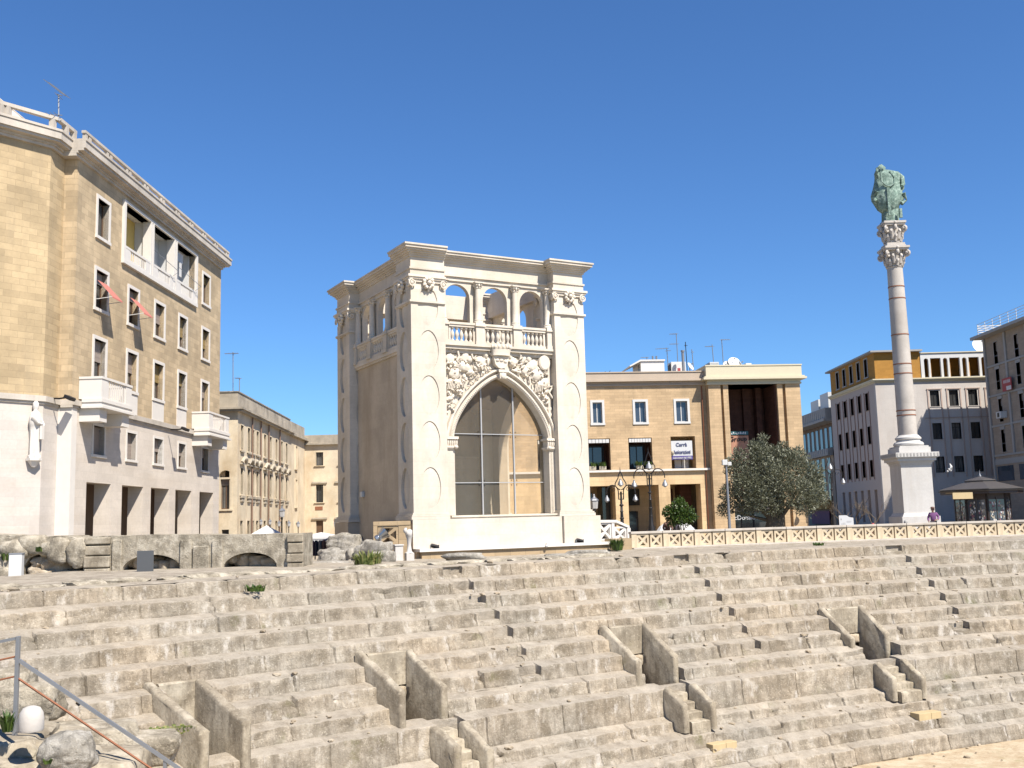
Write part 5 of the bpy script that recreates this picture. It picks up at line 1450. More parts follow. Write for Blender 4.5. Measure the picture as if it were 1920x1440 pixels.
for c, d in fz:
    for a, b in fw_: window(wb, 'y', a, b, c, d, 0, .3, .05, -.01, 'white_stone', 'glass', 'iron', 0, mull=1)
for c, d in sz_:
    for a, b in sw_: window(wb, 'x', a, b, c, d, 0, .3, .05, -.01, 'brown_brick', 'glassb', 'wood', 0, mull=1)
for i in range(6): MB().bx('x', 1.6 + 2.0 * i, 2.4 + 2.0 * i, .3, .36, -1.0, 2.2).build('tall_window', M_['glass'], wb)
st = MB()
for i in range(5):
    a, b = fw_[i]
    for x in (a - .26, b + .14): st.box(x, x + .12, -.07, -.004, 3.2, 11.75)
    st.box(a - .3, b + .3, -.09, -.004, 11.752, 11.83)
st.box(4.6, WX, -.07, -.004, 8.92, 9.0)
st.build('pilaster_strip', plain('pinkish strip stone', C(.60, .46, .38), .8, .08, 3), wb)
st = MB()
for a, b in sw_:
    for x in (a - .3, b + .18): st.box(-.06, -.004, x, x + .10, 3.2, 11.95)
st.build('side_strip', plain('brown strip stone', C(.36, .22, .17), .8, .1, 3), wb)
c = MB()
for e, z0, z1 in ((.06, ZL, ZL + .12), (.22, ZL + .122, ZL + .24), (.30, ZL + .242, ZL + .36)): c.box(-e, WX, -e, WD, z0, z1)
c.build('cornice', M_['cream'], wb)
zo = ZL + .362
w = MB(); w.prism('x', rect(.5, WD - .1, zo, 15.55), .12, .5, [rect(a - .1, b - .1, zo + .55, zo + 2.35) for a, b in sw_]); w.box(.12, 4.62, .12, .5, zo, 15.55)
w.box(.9, 4.6, .9, WD, zo, 15.5); w.build('top_storey', M_['orange'], wb)
for a, b in sw_: window(wb, 'x', a - .1, b - .1, zo + .55, zo + 2.35, .12, .25, .14, .04, 'grey_conc', 'glassb', 'wood', 0)
c = MB(); c.box(-.35, 4.75, -.35, WD + .2, 15.552, 15.72); c.build('roof_slab', M_['grey_conc'], wb)
hs = []; x = 4.98; k = 0
while x < WX - 1.4:
    if k % 2 == 0: hs.append(archpoly(x + .21, .22, zo + .06, zo + 1.72, 8)); x += .62
    else: hs.append(rect(x, x + 1.02, zo + .06, zo + 1.95)); x += 1.26
    k += 1
w = MB(); w.prism('y', rect(4.65, WX, zo, 15.35), .05, .30, hs); w.build('roof_loggia', M_['white_paint'], wb)
w = MB(); w.box(4.6, WX, 2.6, 2.9, zo, 15.2)
for k in range(6): w.box(5.6 + 1.9 * k, 5.75 + 1.9 * k, .32, 2.58, zo, 15.2)
w.build('loggia_back', M_['orange'], wb)
w = MB(); w.box(4.63, WX, -.05, 3, 15.352, 15.44); w.build('loggia_roof', M_['cream'], wb)
# things on it
P = Wf.world(*Wf.hit(1835, 655, 'y', 2)[:2], 15.5)
d_ = empty('satellite_dish', P, 0, 'white satellite dish on the roof loggia beside the brown block', 'satellite dish')
def dish(o, r, tilt, az, stand=.6):
    m = MB(); n = 24; prof = [(r * t, r * .32 * t * t) for t in (0.02, .3, .55, .8, 1.0)]
    m.lathe(prof, 0, 0, n); m.lathe([(r * t, r * .32 * t * t - .03) for t in (.02, .3, .55, .8, .99)], 0, 0, n)
    q = m.build('reflector', M_['white_paint'], o, 60, keepz=True); q.rotation_euler = (math.radians(90 - tilt), 0, az); q.location = (0, 0, stand)
    MB().tube([(0, 0, 0), (0, .05, stand)], .035, 6).build('mast', M_['galv'], o, 60, keepz=True)
    MB().tube([(0, 0, -.0), (0, r * .3, r * .85)], .015, 5).ball((0, r * .3, r * .9), .05, .05, .08).build('feed_arm', M_['galv'], q, 60)
dish(d_, .8, 25, .2)

# ------------------------------------------------------------------ terraced block behind it
Bf = Frame(1562, 116, 90, 850)
bb = root(Bf, 'terraced_block', 'distant brown concrete block with striped balcony bands between ochre tower and white corner block', 'building', G)
def by(px, py): h = Bf.hit(px, py, 'x', 0); return h[1], h[2]
z1 = by(1530, 775)[1]; z2 = by(1530, 788)[1]; z3 = by(1540, 801)[1]; z4 = by(1540, 818)[1]
_, zA_ = by(1499, 771); _, zB_ = by(1560, 747)
BL = 26
w = MB(); w.box(0, 10, 0, BL, G, 7.0); w.build('wall', M_['brown_brick'], bb)
w = MB(); w.box(.9, 10, 0, BL, 7.0, 10.4); w.build('recessed_storey', M_['wood'], bb)
w = MB(); w.box(-.6, 1, 0, BL, 6.5, 7.3)
for k in range(34): w.box(-.64, -.602, .3 + k * .76, .34 + k * .76 + .4, 6.52, 7.28)
w.build('balcony_band', M_['grey_conc'], bb)
w = MB(); w.box(-.8, 10, 0, BL, 10.402, 10.7); w.box(-.6, .2, 0, BL, 10.702, 11.9)
for k in range(34): w.box(-.64, -.602, .3 + k * .76, .34 + k * .76 + .4, 10.72, 11.88)
w.build('roof_band', M_['grey_conc'], bb)
for k in range(12): MB().bx('x', 1.2 + k * 2.05, 2.2 + k * 2.05, -.05, -.004, 1.0, 6.3).build('window', M_['glass'], bb)
for k in range(14): MB().bx('x', 1.0 + k * 1.8, 1.9 + k * 1.8, .86, .896, 7.6, 10.0).build('window', M_['glass'], bb)
for (px, pw, py0, lab) in ((1512, 14, 752, 'a'), (1530, 14, 738, 'b'), (1554, 12, 716, 'c')):
    y = by(px, 760)[0]; z = by(px, py0)[1]
    MB().box(1, 4, y - 1.6, y + 1.6, 11.9, z).build('roof_hut', M_['white_paint'], bb)
pr = MB(); pr.box(-.5, -.1, 1.5, 13, G + 1.9, G + 2.9)
pr.build('shop_awning', M_['orange'], bb)
MB().box(-.3, -.2, 2, 9, G + .2, G + 1.7).build('shop_window', M_['cloth_rose'], bb)

# ------------------------------------------------------------------ far right brown block
Rf = Frame(1864, 95.5, 90, 852)
rb_ = root(Rf, 'brown_block', 'shaded brown brick apartment block with grey string courses at the right edge', 'building', G)
RL = -26
rw = [(-2.45 - 3.92 * i, -1.75 - 3.92 * i) for i in range(6)]
rz_ = [(12.75 - .15 - 2.0 + .1, 13.35), (7.85, 10.0), (5.05, 7.1), (10.75, 12.85)]
rz_ = [(10.75, 13.2), (7.85, 10.1), (5.05, 7.25)]
rz_ = [(12.85 - 2.1, 13.3)] + [(7.85, 9.95), (5.05, 7.12)]
hs = []
for i, (a, b) in enumerate(rw):
    for c, d in ((10.8, 12.9), (7.85, 9.95), (5.1, 7.12), (13.15, 15.2)): hs.append((a, b, c, d))
w = MB(); w.prism('x', rect(RL, 0, G - .3, 15.85), 0, .4, [rect(*h_) for h_ in hs]); w.box(.404, 12, -.4, 0, G - .3, 15.85)
w.build('wall', M_['brown_brick'], rb_)
MB().box(.8, 12, RL, -.41, G, 15.8).build('core', M_['shade_in'], rb_)
for i, (a, b, c, d) in enumerate(hs): window(rb_, 'x', a, b, c, d, 0, .35, .04, .01, 'grey_conc', 'glass', 'wood', (0, .3, .15, .4)[i % 4], 'shutter', sill=.03, mull=0, rail=True)
g_ = MB()
for z in (4.75, 7.45, 10.25, 13.0): g_.box(-.10, -.004, RL, 0, z, z + .18)
for k in range(6):
    y = -4.05 - 3.92 * k; g_.box(-.12, -.004, y - .16, y + .16, 4.935, 15.8)
    for z in (7.64, 10.44, 13.19): g_.box(-.05, -.004, rw[k][0] - .1, rw[k][1] + .1, z - .5, z - .2)
g_.box(-.14, -.004, -.2, .1, 1, 15.8)
g_.build('string_course', M_['grey_conc'], rb_)
MB().box(-1.0, 12, RL, .7, 15.852, 16.12).build('eaves_slab', M_['grey_conc'], rb_)
r = MB()
for k in range(17): r.box(-.7, -.66, -.4 - k * 1.5, -.36 - k * 1.5, 16.12, 17.2)
for z in (16.4, 16.65, 16.9, 17.15): r.box(-.70, -.67, RL, -.3, z, z + .04)
for z in (16.2, 16.4, 16.6, 16.8, 17.0): r.box(-.7, 3, -.38, -.34, z, z + .09)
r.build('roof_railing', M_['white_paint'], rb_)
g_ = MB(); g_.box(-.06, -.004, RL, -.1, 4.0, 4.5); g_.build('fascia', M_['grey_conc'], rb_)
for k in range(6): MB().box(-.05, -.004, -3.5 - 4.1 * k, -.5 - 4.1 * k, 2.5, 3.85).build('ground_window', M_['glassb'], rb_)
h = Rf.hit(1888, 721, 'x', -.3)
bn = empty('red_banner', Rf.world(-.3, h[1], h[2]), Rf.rz, 'red and white banner fixed between windows of the brown brick block', 'banner')
MB().box(-.03, .03, -.85, .85, -.55, .6).build('sheet', M_['red'], bn, keepz=True)
m = MB(); m.box(-.034, -.0305, -.8, .1, -.5, -.15)
for k in range(6): m.box(-.034, -.0305, -.65 + k * .22, -.65 + k * .22 + ru(.08, .15), .15, .42)
m.build('white_print', M_['sign_white'], bn, keepz=True)
h = Rf.hit(1878, 778, 'x', -.3); o = empty('air_conditioner', Rf.world(-.3, h[1], h[2]), Rf.rz, 'white air conditioner under a window of the shaded brown block', 'air conditioner')
MB().box(-.3, .29, -.45, .45, -.3, .3).build('casing', M_['white_paint'], o, None, .02, True); MB().box(-.31, -.302, -.2, .2, -.2, .2).build('grille', M_['iron'], o, keepz=True)

# ------------------------------------------------------------------ the column with the bronze saint
CA = at(1700, 790, 66.3); cx0, cy0 = CA.x, CA.y
co = empty('monument_column', (cx0, cy0, G), math.radians(0), 'tall white marble column with carved capital on a high square pedestal', 'column monument')
ZP = lambda y, Y=66.3: at(1705, y, Y).z
def sq(mb, h, z0, z1): mb.box(-h, h, -h, h, z0, z1)
zc0, zd1, zd0 = ZP(848, 65), ZP(871, 65.2), ZP(962, 65.2)
m = MB(); sq(m, 1.28, G - .2, G + .35); sq(m, 1.20, G + .352, zd0 - .22); 
m.rings([[(-1.12, -1.12, zd0 - .218), (1.12, -1.12, zd0 - .218), (1.12, 1.12, zd0 - .218), (-1.12, 1.12, zd0 - .218)], [(-1.0, -1.0, zd0), (1.0, -1.0, zd0), (1.0, 1.0, zd0), (-1.0, 1.0, zd0)]])
sq(m, .97, zd0 + .002, zd1)
m.build('pedestal', M_['marble'], co)
m = MB()
hh = (zc0 - zd1)
for e, t0, t1 in ((1.02, 0, .18), (1.10, .18, .30), (1.22, .30, .55), (1.32, .55, .62), (1.37, .62, 1.0)): sq(m, e, zd1 + hh * t0 + .002, zd1 + hh * t1)
zt = zc0
for k in range(9):
    for s_ in ((1, 0), (0, 1)):
        pass
o = m.build('pedestal_cornice', M_['marble'], co)
m = MB()
for k in range(13):
    x = -1.28 + k * .213; m.box(x - .05, x + .05, -1.385, -1.372, zd1 + hh * .68, zd1 + hh * .92); m.box(-1.385, -1.372, x - .05, x + .05, zd1 + hh * .68, zd1 + hh * .92)
m.build('dentil_course', M_['grey_conc'], o)
z0 = zc0
m = MB(); sq(m, 1.0, z0 + .002, z0 + .34); sq(m, .92, z0 + .342, z0 + .44)
m.lathe([(.86, z0 + .44), (.93, z0 + .52), (.93, z0 + .62), (.86, z0 + .70), (.74, z0 + .74), (.72, z0 + .84), (.80, z0 + .90), (.80, z0 + 1.0), (.72, z0 + 1.06), (.64, z0 + 1.16)], 0, 0, 32)
m.build('column_base', M_['marble'], co, 35)
zs0, zs1 = z0 + 1.162, ZP(500)
m = MB(); n = 12; m.lathe([(.585 - .10 * (i / n) ** 1.5, zs0 + (zs1 - zs0) * i / n) for i in range(n + 1)], 0, 0, 36)
m.build('shaft', ashlar('pale veined marble shaft', C(.70, .64, .57), 4, 2.3, .88, .01, .04, C(.48, .40, .33), .45, patch=.16, bump=.12, sscale=(.8, .8, .3)), co, 60)
for py in (538, 560, 628, 683, 701, 770, 779):
    z = ZP(py); t = (z - zs0) / (zs1 - zs0); r = .585 - .10 * max(0, t) ** 1.5
    MB().lathe([(r + .004, z - .035), (r + .022, z - .03), (r + .022, z + .03), (r + .004, z + .035)], 0, 0, 36).build('iron_band', M_['rust'], co, 60)
# capitals: bell with leaves, corner volutes, abacus; second block; both carved
def capital(zb_, zt_, r0, r1):
    H = zt_ - zb_
    m = MB(); m.lathe([(r0 + .04, zb_), (r0 + .07, zb_ + .05), (r0, zb_ + .10), (r0 + .02, zb_ + H * .4), (r0 + .10, zb_ + H * .7), (r1 * .8, zb_ + H * .82)], 0, 0, 24)
    sq(m, r1 * .92, zb_ + H * .82, zb_ + H * .9); sq(m, r1, zb_ + H * .902, zt_)
    o = m.build('capital', M_['marble_worn'], co, 40)
    l = MB()
    for k in range(8):
        a = k * math.pi / 4; d = Vector((math.cos(a), math.sin(a), 0))
        for tier, (hh_, rr) in enumerate(((.34, .0), (.58, .04))):
            a2 = a + tier * math.pi / 8; d = Vector((math.cos(a2), math.sin(a2), 0)); t = Vector((-d.y, d.x, 0))
            l.tube([d * (r0 + .02 + rr) + Vector((0, 0, zb_ + H * (.08 + .1 * tier))), d * (r0 + .08 + rr) + Vector((0, 0, zb_ + H * hh_ * .8)), d * (r0 + .20 + rr) + Vector((0, 0, zb_ + H * hh_)), d * (r0 + .22 + rr) + Vector((0, 0, zb_ + H * (hh_ - .08)))], [.10, .12, .10, .04], 6)
    for k in range(4):
        a = math.pi / 4 + k * math.pi / 2; d = Vector((math.cos(a), math.sin(a), 0)); c = d * (r1 * 1.12) + Vector((0, 0, zb_ + H * .66))
        pts = []
        for i in range(18):
            t = i / 17 * 3.4 * math.pi; q = H * .19 * (1 - .05 * i) + .01; pts.append(c + d * (q * math.cos(t + 1.6)) + Vector((0, 0, q * math.sin(t + 1.6))))
        l.tube(pts, .075, 6); l.ball(c, .12)
        a = k * math.pi / 2; d = Vector((math.cos(a), math.sin(a), 0))
        l.ball(d * (r1 * .92) + Vector((0, 0, zb_ + H * .72)), .12, .12, .2, 2, .2); l.ball(d * (r1 * .97) + Vector((0, 0, zb_ + H * .92)), .10, .10, .12)
    l.build('acanthus_leaf', M_['marble_worn'], o, 60)
zk0, zk1, zk2, zk3 = ZP(503), ZP(465), ZP(458), ZP(418)
capital(zk0, zk1, .47, .80)
m = MB(); sq(m, .62, zk1 + .002, zk1 + .12); sq(m, .58, zk1 + .122, zk2); m.build('middle_block', M_['marble_worn'], co)
capital(zk2 + .002, zk3, .50, .72)
# bronze bishop (the statue is its own thing, standing on the capital)
zb_ = zk3; H = ZP(311) - zb_
so = empty('bishop_statue', (cx0, cy0, zb_), 0, 'green bronze statue of a mitred bishop in a wide cope atop the marble column', 'statue')
K_ = H / 104.0                               # one photo pixel at the statue
def sx_(px): return (px - 1667) * K_
def sz(py): return (417 - py) * K_
def section(py, xl, xr, dep, n=30, fold=.0, fr=7, ph=0.0, sh=0.0):
    c = (sx_(xl) + sx_(xr)) / 2; rx = (sx_(xr) - sx_(xl)) / 2; o = []
    for k in range(n):
        a = 2 * math.pi * k / n; f = 1 + fold * math.sin(fr * a + ph)
        o.append((c + rx * f * math.cos(a), sh + dep * f * math.sin(a), sz(py)))
    return o
robe = MB(); robe.rings([section(417, 1651, 1681, .48, 30, .05), section(410, 1652, 1681, .46, 30, .06), section(395, 1653, 1682, .44, 30, .07), section(380, 1652, 1684, .44, 30, .05)])
robe.build('robe', M_['bronze'], so, 60, keepz=True)
cope = MB()
cope.rings([section(398, 1653, 1674, .42, 40, .05, 9, .4), section(392, 1646, 1680, .56, 40, .06, 9, .4), section(384, 1642, 1684, .62, 40, .05, 9, .6), section(375, 1637, 1692, .66, 40, .05, 9, .8), section(366, 1636, 1692, .60, 40, .05, 9, 1), section(352, 1641, 1687, .56, 40, .05, 9, 1.1),
            section(340, 1644, 1688, .50, 40, .04, 9, 1.3), section(330, 1645, 1690, .46, 40, .03, 9, 1.3), section(325, 1648, 1687, .40, 40, .02, 9, 1.3), section(322.5, 1653, 1678, .30, 40, 0), section(320, 1656, 1668, .2, 40, 0)])
co_ = cope.build('cope', M_['bronze'], so, 60, keepz=True)
b = MB()
b.tube([(sx_(1650), -.52, sz(326)), (sx_(1650), -.60, sz(345)), (sx_(1656), -.64, sz(353)), (sx_(1664), -.64, sz(355)), (sx_(1671), -.60, sz(350)), (sx_(1674), -.5, sz(338)), (sx_(1667), -.42, sz(326))], .06, 6)
for x, y0_, y1_ in ((1659, 358, 408), (1678, 396, 412)): b.box(sx_(x) - .09, sx_(x) + .09, -.74, -.60, sz(y1_), sz(y0_))
b.tube([(sx_(1641), -.45, sz(362)), (sx_(1636), -.3, sz(369)), (sx_(1640), -.3, sz(378))], [.16, .05, .14], 6); b.tube([(sx_(1688), -.4, sz(366)), (sx_(1694), -.3, sz(378)), (sx_(1684), -.35, sz(384))], [.16, .05, .16], 6)
b.build('cope_border', M_['bronze'], co_, 60)
h = MB(); h.ball((sx_(1656.5), -.08, sz(321)), .22, .25, .30, 3); h.ball((sx_(1656), -.33, sz(321)), .05, .07, .07); h.ball((sx_(1656), -.2, sz(326)), .15, .14, .2, 2, .2)
ho = h.build('head', M_['bronze'], so, 70, keepz=True)
mt = MB(); mt.rings([[(sx_(1656) + .27 * math.cos(a), -.04 + .24 * math.sin(a), sz(319)) for a in [2 * math.pi * k / 16 for k in range(16)]], [(sx_(1656.5) + .30 * math.cos(a), -.04 + .2 * math.sin(a), sz(315.5)) for a in [2 * math.pi * k / 16 for k in range(16)]], [(sx_(1656.5) + .06 * math.cos(a), -.04 + .05 * math.sin(a), sz(309.5)) for a in [2 * math.pi * k / 16 for k in range(16)]]])
mt.build('mitre', M_['bronze'], ho, 50)
ar_ = MB(); ar_.tube([(sx_(1648), -.1, sz(334)), (sx_(1645), -.25, sz(329)), (sx_(1644.5), -.42, sz(324))], [.2, .15, .08], 8)
for k in range(3): ar_.tube([(sx_(1643.8 + k * .8), -.42, sz(325)), (sx_(1643.4 + k * .9), -.44, sz(319.5 - k * .6))], .032, 5)
ar_.tube([(sx_(1646), -.42, sz(324.5)), (sx_(1647.4), -.42, sz(322))], .03, 5); ar_.ball((sx_(1644.6), -.42, sz(325)), .09, .06, .11)
ar_.build('blessing_arm', M_['bronze'], so, 60, keepz=True)
ar_ = MB(); ar_.tube([(sx_(1683), .1, sz(326)), (sx_(1691), .0, sz(335)), (sx_(1692), -.05, sz(347)), (sx_(1688), -.25, sz(352))], [.22, .22, .17, .10], 8); ar_.tube([(sx_(1684), .15, sz(326)), (sx_(1694), .2, sz(336)), (sx_(1694), .2, sz(352)), (sx_(1688), .2, sz(362))], [.16, .14, .12, .05], 8)
ar_.build('cloaked_arm', M_['bronze'], so, 60, keepz=True)
MB().rings([section(418.5, 1647, 1685, .55, 12), section(415.5, 1648, 1684, .52, 12)]).build('statue_base', M_['bronze'], so, 50, keepz=True)

# ------------------------------------------------------------------ street lamps
def lantern_head(o, z, s=1.0):
    MB().lathe([(.10 * s, z), (.16 * s, z + .04), (.20 * s, z + .42 * s), (.21 * s, z + .44 * s)], 0, 0, 6).build('lantern', M_['lampglass'], o, keepz=True)
    MB().lathe([(.24 * s, z + .44 * s), (.20 * s, z + .50 * s), (.08 * s, z + .60 * s), (.05 * s, z + .66 * s), (.06 * s, z + .70 * s), (.01, z + .78 * s)], 0, 0, 6).build('lantern_cap', M_['galv'], o, keepz=True)
def arm_lamp(name, P, H, label, arms=2, k=1.0, drop_y=None):
    o = empty(name, P, ru(-.1, .1), label, 'street lamp', 'ornate iron street lamps on the square')
    m = MB(); m.lathe([(.26 * k, 0), (.26 * k, .12), (.20 * k, .2), (.22 * k, .35), (.15 * k, .55), (.17 * k, .9), (.11 * k, 1.1), (.09 * k, 1.5), (.07, H * .45), (.10, H * .455), (.065, H * .465), (.05, H * .64)], 0, 0, 12)
    for z in (.28, .36, .52): m.lathe([(.08, H * z), (.12, H * z + .05), (.08, H * z + .1)], 0, 0, 10)
    m.build('pole', M_['iron'], o, 50, keepz=True)
    def bell(x, z, s, parent):
        b = MB(); b.lathe([(.06 * s, z + .40 * s), (.075 * s, z + .26 * s), (.14 * s, z + .2 * s), (.20 * s, z), (.21 * s, z - .02)], x, 0, 14); b.build('lamp_shade', M_['galv'], parent, 60)
        MB().ball((x, 0, z - .01), .13 * s).build('bulb', M_['lampglass'], parent, 60)
    za = H * .70; r = .62 * k
    for sgn in (-1, 1):
        t = MB(); pts = [(sgn * .12, 0, H * .60), (sgn * .13, 0, za)]
        pts += [(sgn * (.13 + r * .5 - r * .5 * math.cos(a)), 0, za + r * .55 * math.sin(a)) for a in [math.pi * i / 10 for i in range(1, 11)]]
        pts.append((sgn * (.13 + r), 0, za - .12)); t.tube(pts, .028, 6)
        pts = [(sgn * (.13 + r * .45 + .16 * (1 - i / 16) * math.cos(i * .55)), 0, za + .1 + .16 * (1 - i / 16) * math.sin(i * .55)) for i in range(14)]
        t.tube(pts, .014, 5); t.box(*sorted((sgn * .02, sgn * .14)), -.02, .02, H * .60, H * .61); t.box(*sorted((sgn * .02, sgn * .14)), -.02, .02, H * .665, H * .675)
        a_ = t.build('lamp_arm', M_['iron'], o, 60, keepz=True)
        bell(sgn * (.13 + r), za - .46 * k, k * .7, a_)
    t = MB(); n = 12; zz0 = H * .76; hh_ = H * .15
    for sgn in (-1, 1):
        t.tube([(sgn * w_ * k, 0, zz0 + hh_ * u) for w_, u in ((.02, -.28), (.2, -.12), (.29, .08), (.29, .25), (.22, .45), (.13, .68), (.10, .9), (.05, 1.08), (.0, 1.25))], .026, 6)
    t.tube([(0, 0, H * .64), (0, 0, zz0 - .25)], .05, 6); t.tube([(0, 0, zz0 + hh_ * 1.2), (0, 0, zz0 + hh_ * 1.6)], [.03, .008], 6)
    a_ = t.build('top_scroll', M_['iron'], o, 60, keepz=True); bell(0, zz0 + hh_ * .15, k * .78, a_)
    return o
P = at(1222, 1000, 56); arm_lamp('street_lamp', (P.x, P.y, G), at(1216, 838, 56).z - G, 'tall two-armed ornate iron street lamp with thick base behind the balustrade', k=1.15)
P = at(1168, 1017, 52.5); arm_lamp('street_lamp', (P.x, P.y, G - .1), at(1164, 872, 52.5).z - G, 'slender two-armed iron street lamp at the foot of the hall stair balustrade', k=.95)
P = at(1564, 985, 74); arm_lamp('street_lamp', (P.x, P.y, G), at(1554, 845, 74).z - G, 'ornate bell street lamp in front of the shaded white corner block', k=1.2)
def lantern(name, px, py_top, Y, label, ground=None, s=1.0, group='lantern posts'):
    b = at(px, 990, Y); g0 = G if ground is None else ground; zt_ = at(px, py_top, Y).z; H = zt_ - g0
    o = empty(name, (b.x, b.y, g0), 0, label, 'street lamp', group)
    MB().lathe([(.10 * s, 0), (.10 * s, .5), (.06 * s, .6), (.045 * s, H - .95 * s), (.09 * s, H - .85 * s), (.05 * s, H - .78 * s)], 0, 0, 8).build('pole', M_['iron'], o, 50, keepz=True)
    lantern_head(o, H - .78 * s, s); return o
lantern('lantern_post', 1116, 926, 53, 'single lantern post beside the right corner of the stone hall')
lantern('lantern_post', 528.5, 948, 62, 'dark lantern post standing tallest before the old palazzo', -2.3, .9)
for px_, py_, lab in ((489, 972, 'small pale lantern post farthest left along the palazzo front'), (506, 972, 'small pale lantern post second along the palazzo front'), (523, 975, 'small lantern post just left of the tallest palazzo lantern'), (541.5, 975, 'small lantern post just right of the tallest palazzo lantern'), (559, 976, 'small lantern post before the palazzo end wall'), (629, 976, 'small lantern post before the palazzo wing beside the stone hall')):
    lantern('lantern_post', px_, py_, 68, lab, -2.3, .55)
b = at(1368, 990, 57); H = at(1365, 868, 57).z - G
o = empty('floodlight_mast', (b.x, b.y, G), 0, 'plain thin mast with a small white floodlight head left of the olive tree', 'light mast')
MB().lathe([(.10, 0), (.09, .4), (.05, H - .1)], 0, 0, 10).build('pole', M_['galv'], o, 60, keepz=True)
MB().box(-.22, .06, -.12, .12, H - .12, H + .18).box(.08, .28, -.1, .1, H - .15, H + .05).build('lamp_head', M_['white_paint'], o, None, .02, True)

# ------------------------------------------------------------------ trees
def crown(center, blobs, nleaf, ll, lw, up=.3, seed=1):
    """leaf-sized faces spread through clustered blobs"""
    random.seed(seed); mb = MB(); C0 = Vector(center)
    tot = sum(b[3] ** 2 for b in blobs)
    for bx_, by_, bz_, br in blobs:
        n = int(nleaf * br * br / tot)
        for _ in range(n):
            d = Vector((random.gauss(0, 1), random.gauss(0, 1), random.gauss(0, 1))).normalized()
            rr = br * (rnd() ** .38) * (1 + .42 * noise.noise(d * 2.6 + Vector((bx_, by_, bz_))))
            P = C0 + Vector((bx_, by_, bz_)) + d * rr
            a = (d * .8 + Vector((ru(-1, 1), ru(-1, 1), ru(-1, 1) + up))).normalized()
            s_ = a.orthogonal().normalized(); s_ = (Matrix.Rotation(ru(0, 6.28), 3, a) @ s_)
            L_ = ll * ru(.6, 1.35); w_ = lw * ru(.7, 1.2)
            mb.add([P - s_ * w_ * .3, P + a * L_ * .5 - s_ * w_, P + a * L_, P + a * L_ * .5 + s_ * w_], [(0, 1, 2, 3)])
    return mb
def limbs(base, tips, r0, seed=3):
    random.seed(seed); mb = MB()
    for t, r in tips:
        p0 = Vector(base); p1 = Vector(t); pts = [p0]
        for k in range(1, 6):
            q = p0.lerp(p1, k / 5); pts.append(q + Vector((ru(-1, 1), ru(-1, 1), 0)) * .09 * (p1 - p0).length * (1 if k < 5 else .3))
        mb.tube(pts, [r * (1 - .8 * k / 5) for k in range(6)], 7)
    return mb
OY = 61.5
ob = at(1452, 985, OY)
ot = empty('olive_tree', (ob.x, ob.y, G), 0, 'large old grey green olive tree with broad crown before the ochre building', 'tree')
def opx(x, y): p = at(x, y, OY); return p.x - ob.x, p.z - G
bl = []
for x, y, r, dy in ((1378, 875, .75, 0), (1372, 925, .75, .2), (1362, 955, .5, .3), (1395, 905, 1.0, -.6), (1420, 868, 1.0, -.2), (1415, 930, 1.05, -.9), (1425, 845, .65, .1), (1450, 900, 1.1, -.9), (1455, 858, .8, .2), (1480, 870, .95, -.2), (1485, 925, 1.1, -.8), (1498, 858, .7, .5), (1515, 890, .95, .1), (1522, 925, .85, -.2), (1532, 905, .6, .4), (1505, 945, .75, -.5), (1445, 945, .8, -.5), (1395, 948, .7, -.2), (1470, 840, .4, .3), (1432, 822, .28, .1), (1412, 838, .35, 0), (1545, 935, .4, .2), (1385, 850, .35, 0)):
    X, Z = opx(x, y); bl.append((X, dy, Z, r * .92))
crown((0, 0, 0), bl, 25000, .20, .030, .55, 4).build('crown', M_['leaf_olive'], ot, norm=False, keepz=True)
tp = [(Vector((b[0], b[1], b[2])), .13) for b in bl[::2]]
tm = limbs((0, 0, .9), tp, .2); tm.tube([(-.3, 0, -.1), (-.22, .05, .4), (-.1, 0, 1.0), (-.2, 0, 1.7)], [.55, .42, .36, .22], 10); tm.tube([(.3, .1, -.1), (.2, 0, .5), (.35, 0, 1.2), (.5, .1, 1.8)], [.45, .36, .28, .18], 10)
tm.build('trunk', M_['bark'], ot, 60, keepz=True)
gb = at(1272, 990, 60)
gt = empty('orange_tree', (gb.x, gb.y, G), 0, 'small bushy bright green orange tree behind the balustrade', 'tree')
bl = []
for x, y, r in ((1258, 962, .45), (1272, 950, .48), (1288, 962, .45), (1273, 968, .5), (1262, 976, .35), (1288, 975, .36), (1250, 958, .25), (1298, 970, .22), (1275, 942, .28), (1247, 962, .16)):
    p = at(x, y, 60); bl.append((p.x - gb.x, ru(-.2, .2), p.z - G, r))
crown((0, 0, 0), bl, 3200, .13, .042, .1, 9).build('crown', M_['leaf_green'], gt, norm=False, keepz=True)
limbs((0, 0, 0), [(Vector((b[0], b[1], b[2])), .05) for b in bl[:6]], .06).tube([(0, 0, -.05), (.02, 0, .5), (0, 0, .9)], [.09, .075, .06], 8).build('trunk', M_['bark'], gt, 60, keepz=True)
# bare tree by the column
bbp = at(1612, 985, 64)
bt = empty('bare_tree', (bbp.x, bbp.y, G), 0, 'leafless twisted small tree left of the column pedestal', 'tree')
tw = MB(); random.seed(21)
def grow(p, d, L_, r, lev):
    pts = [p]; q = p
    for k in range(4):
        d = (d + Vector((ru(-1, 1), ru(-1, 1), ru(-.45, .6))) * .32).normalized(); q = q + d * L_ / 4; pts.append(q)
    tw.tube(pts, [r * (1 - .14 * k) for k in range(5)], 5 if lev < 2 else 4)
    if lev < 4:
        for k in range(3 if lev < 3 else 2):
            dd = (d + Vector((ru(-1, 1), ru(-.8, .8), ru(-.3, .7))) * .9).normalized(); grow(pts[random.choice((2, 3, 4))], dd, L_ * ru(.55, .8), r * .55, lev + 1)
grow(Vector((0, 0, -.05)), Vector((-.1, 0, 1)), 1.25, .06, 0)
grow(Vector((.6, 0, -.05)), Vector((.35, 0, .9)), 1.2, .055, 0)
grow(Vector((-.7, .2, -.05)), Vector((-.3, 0, 1)), 1.2, .05, 0)
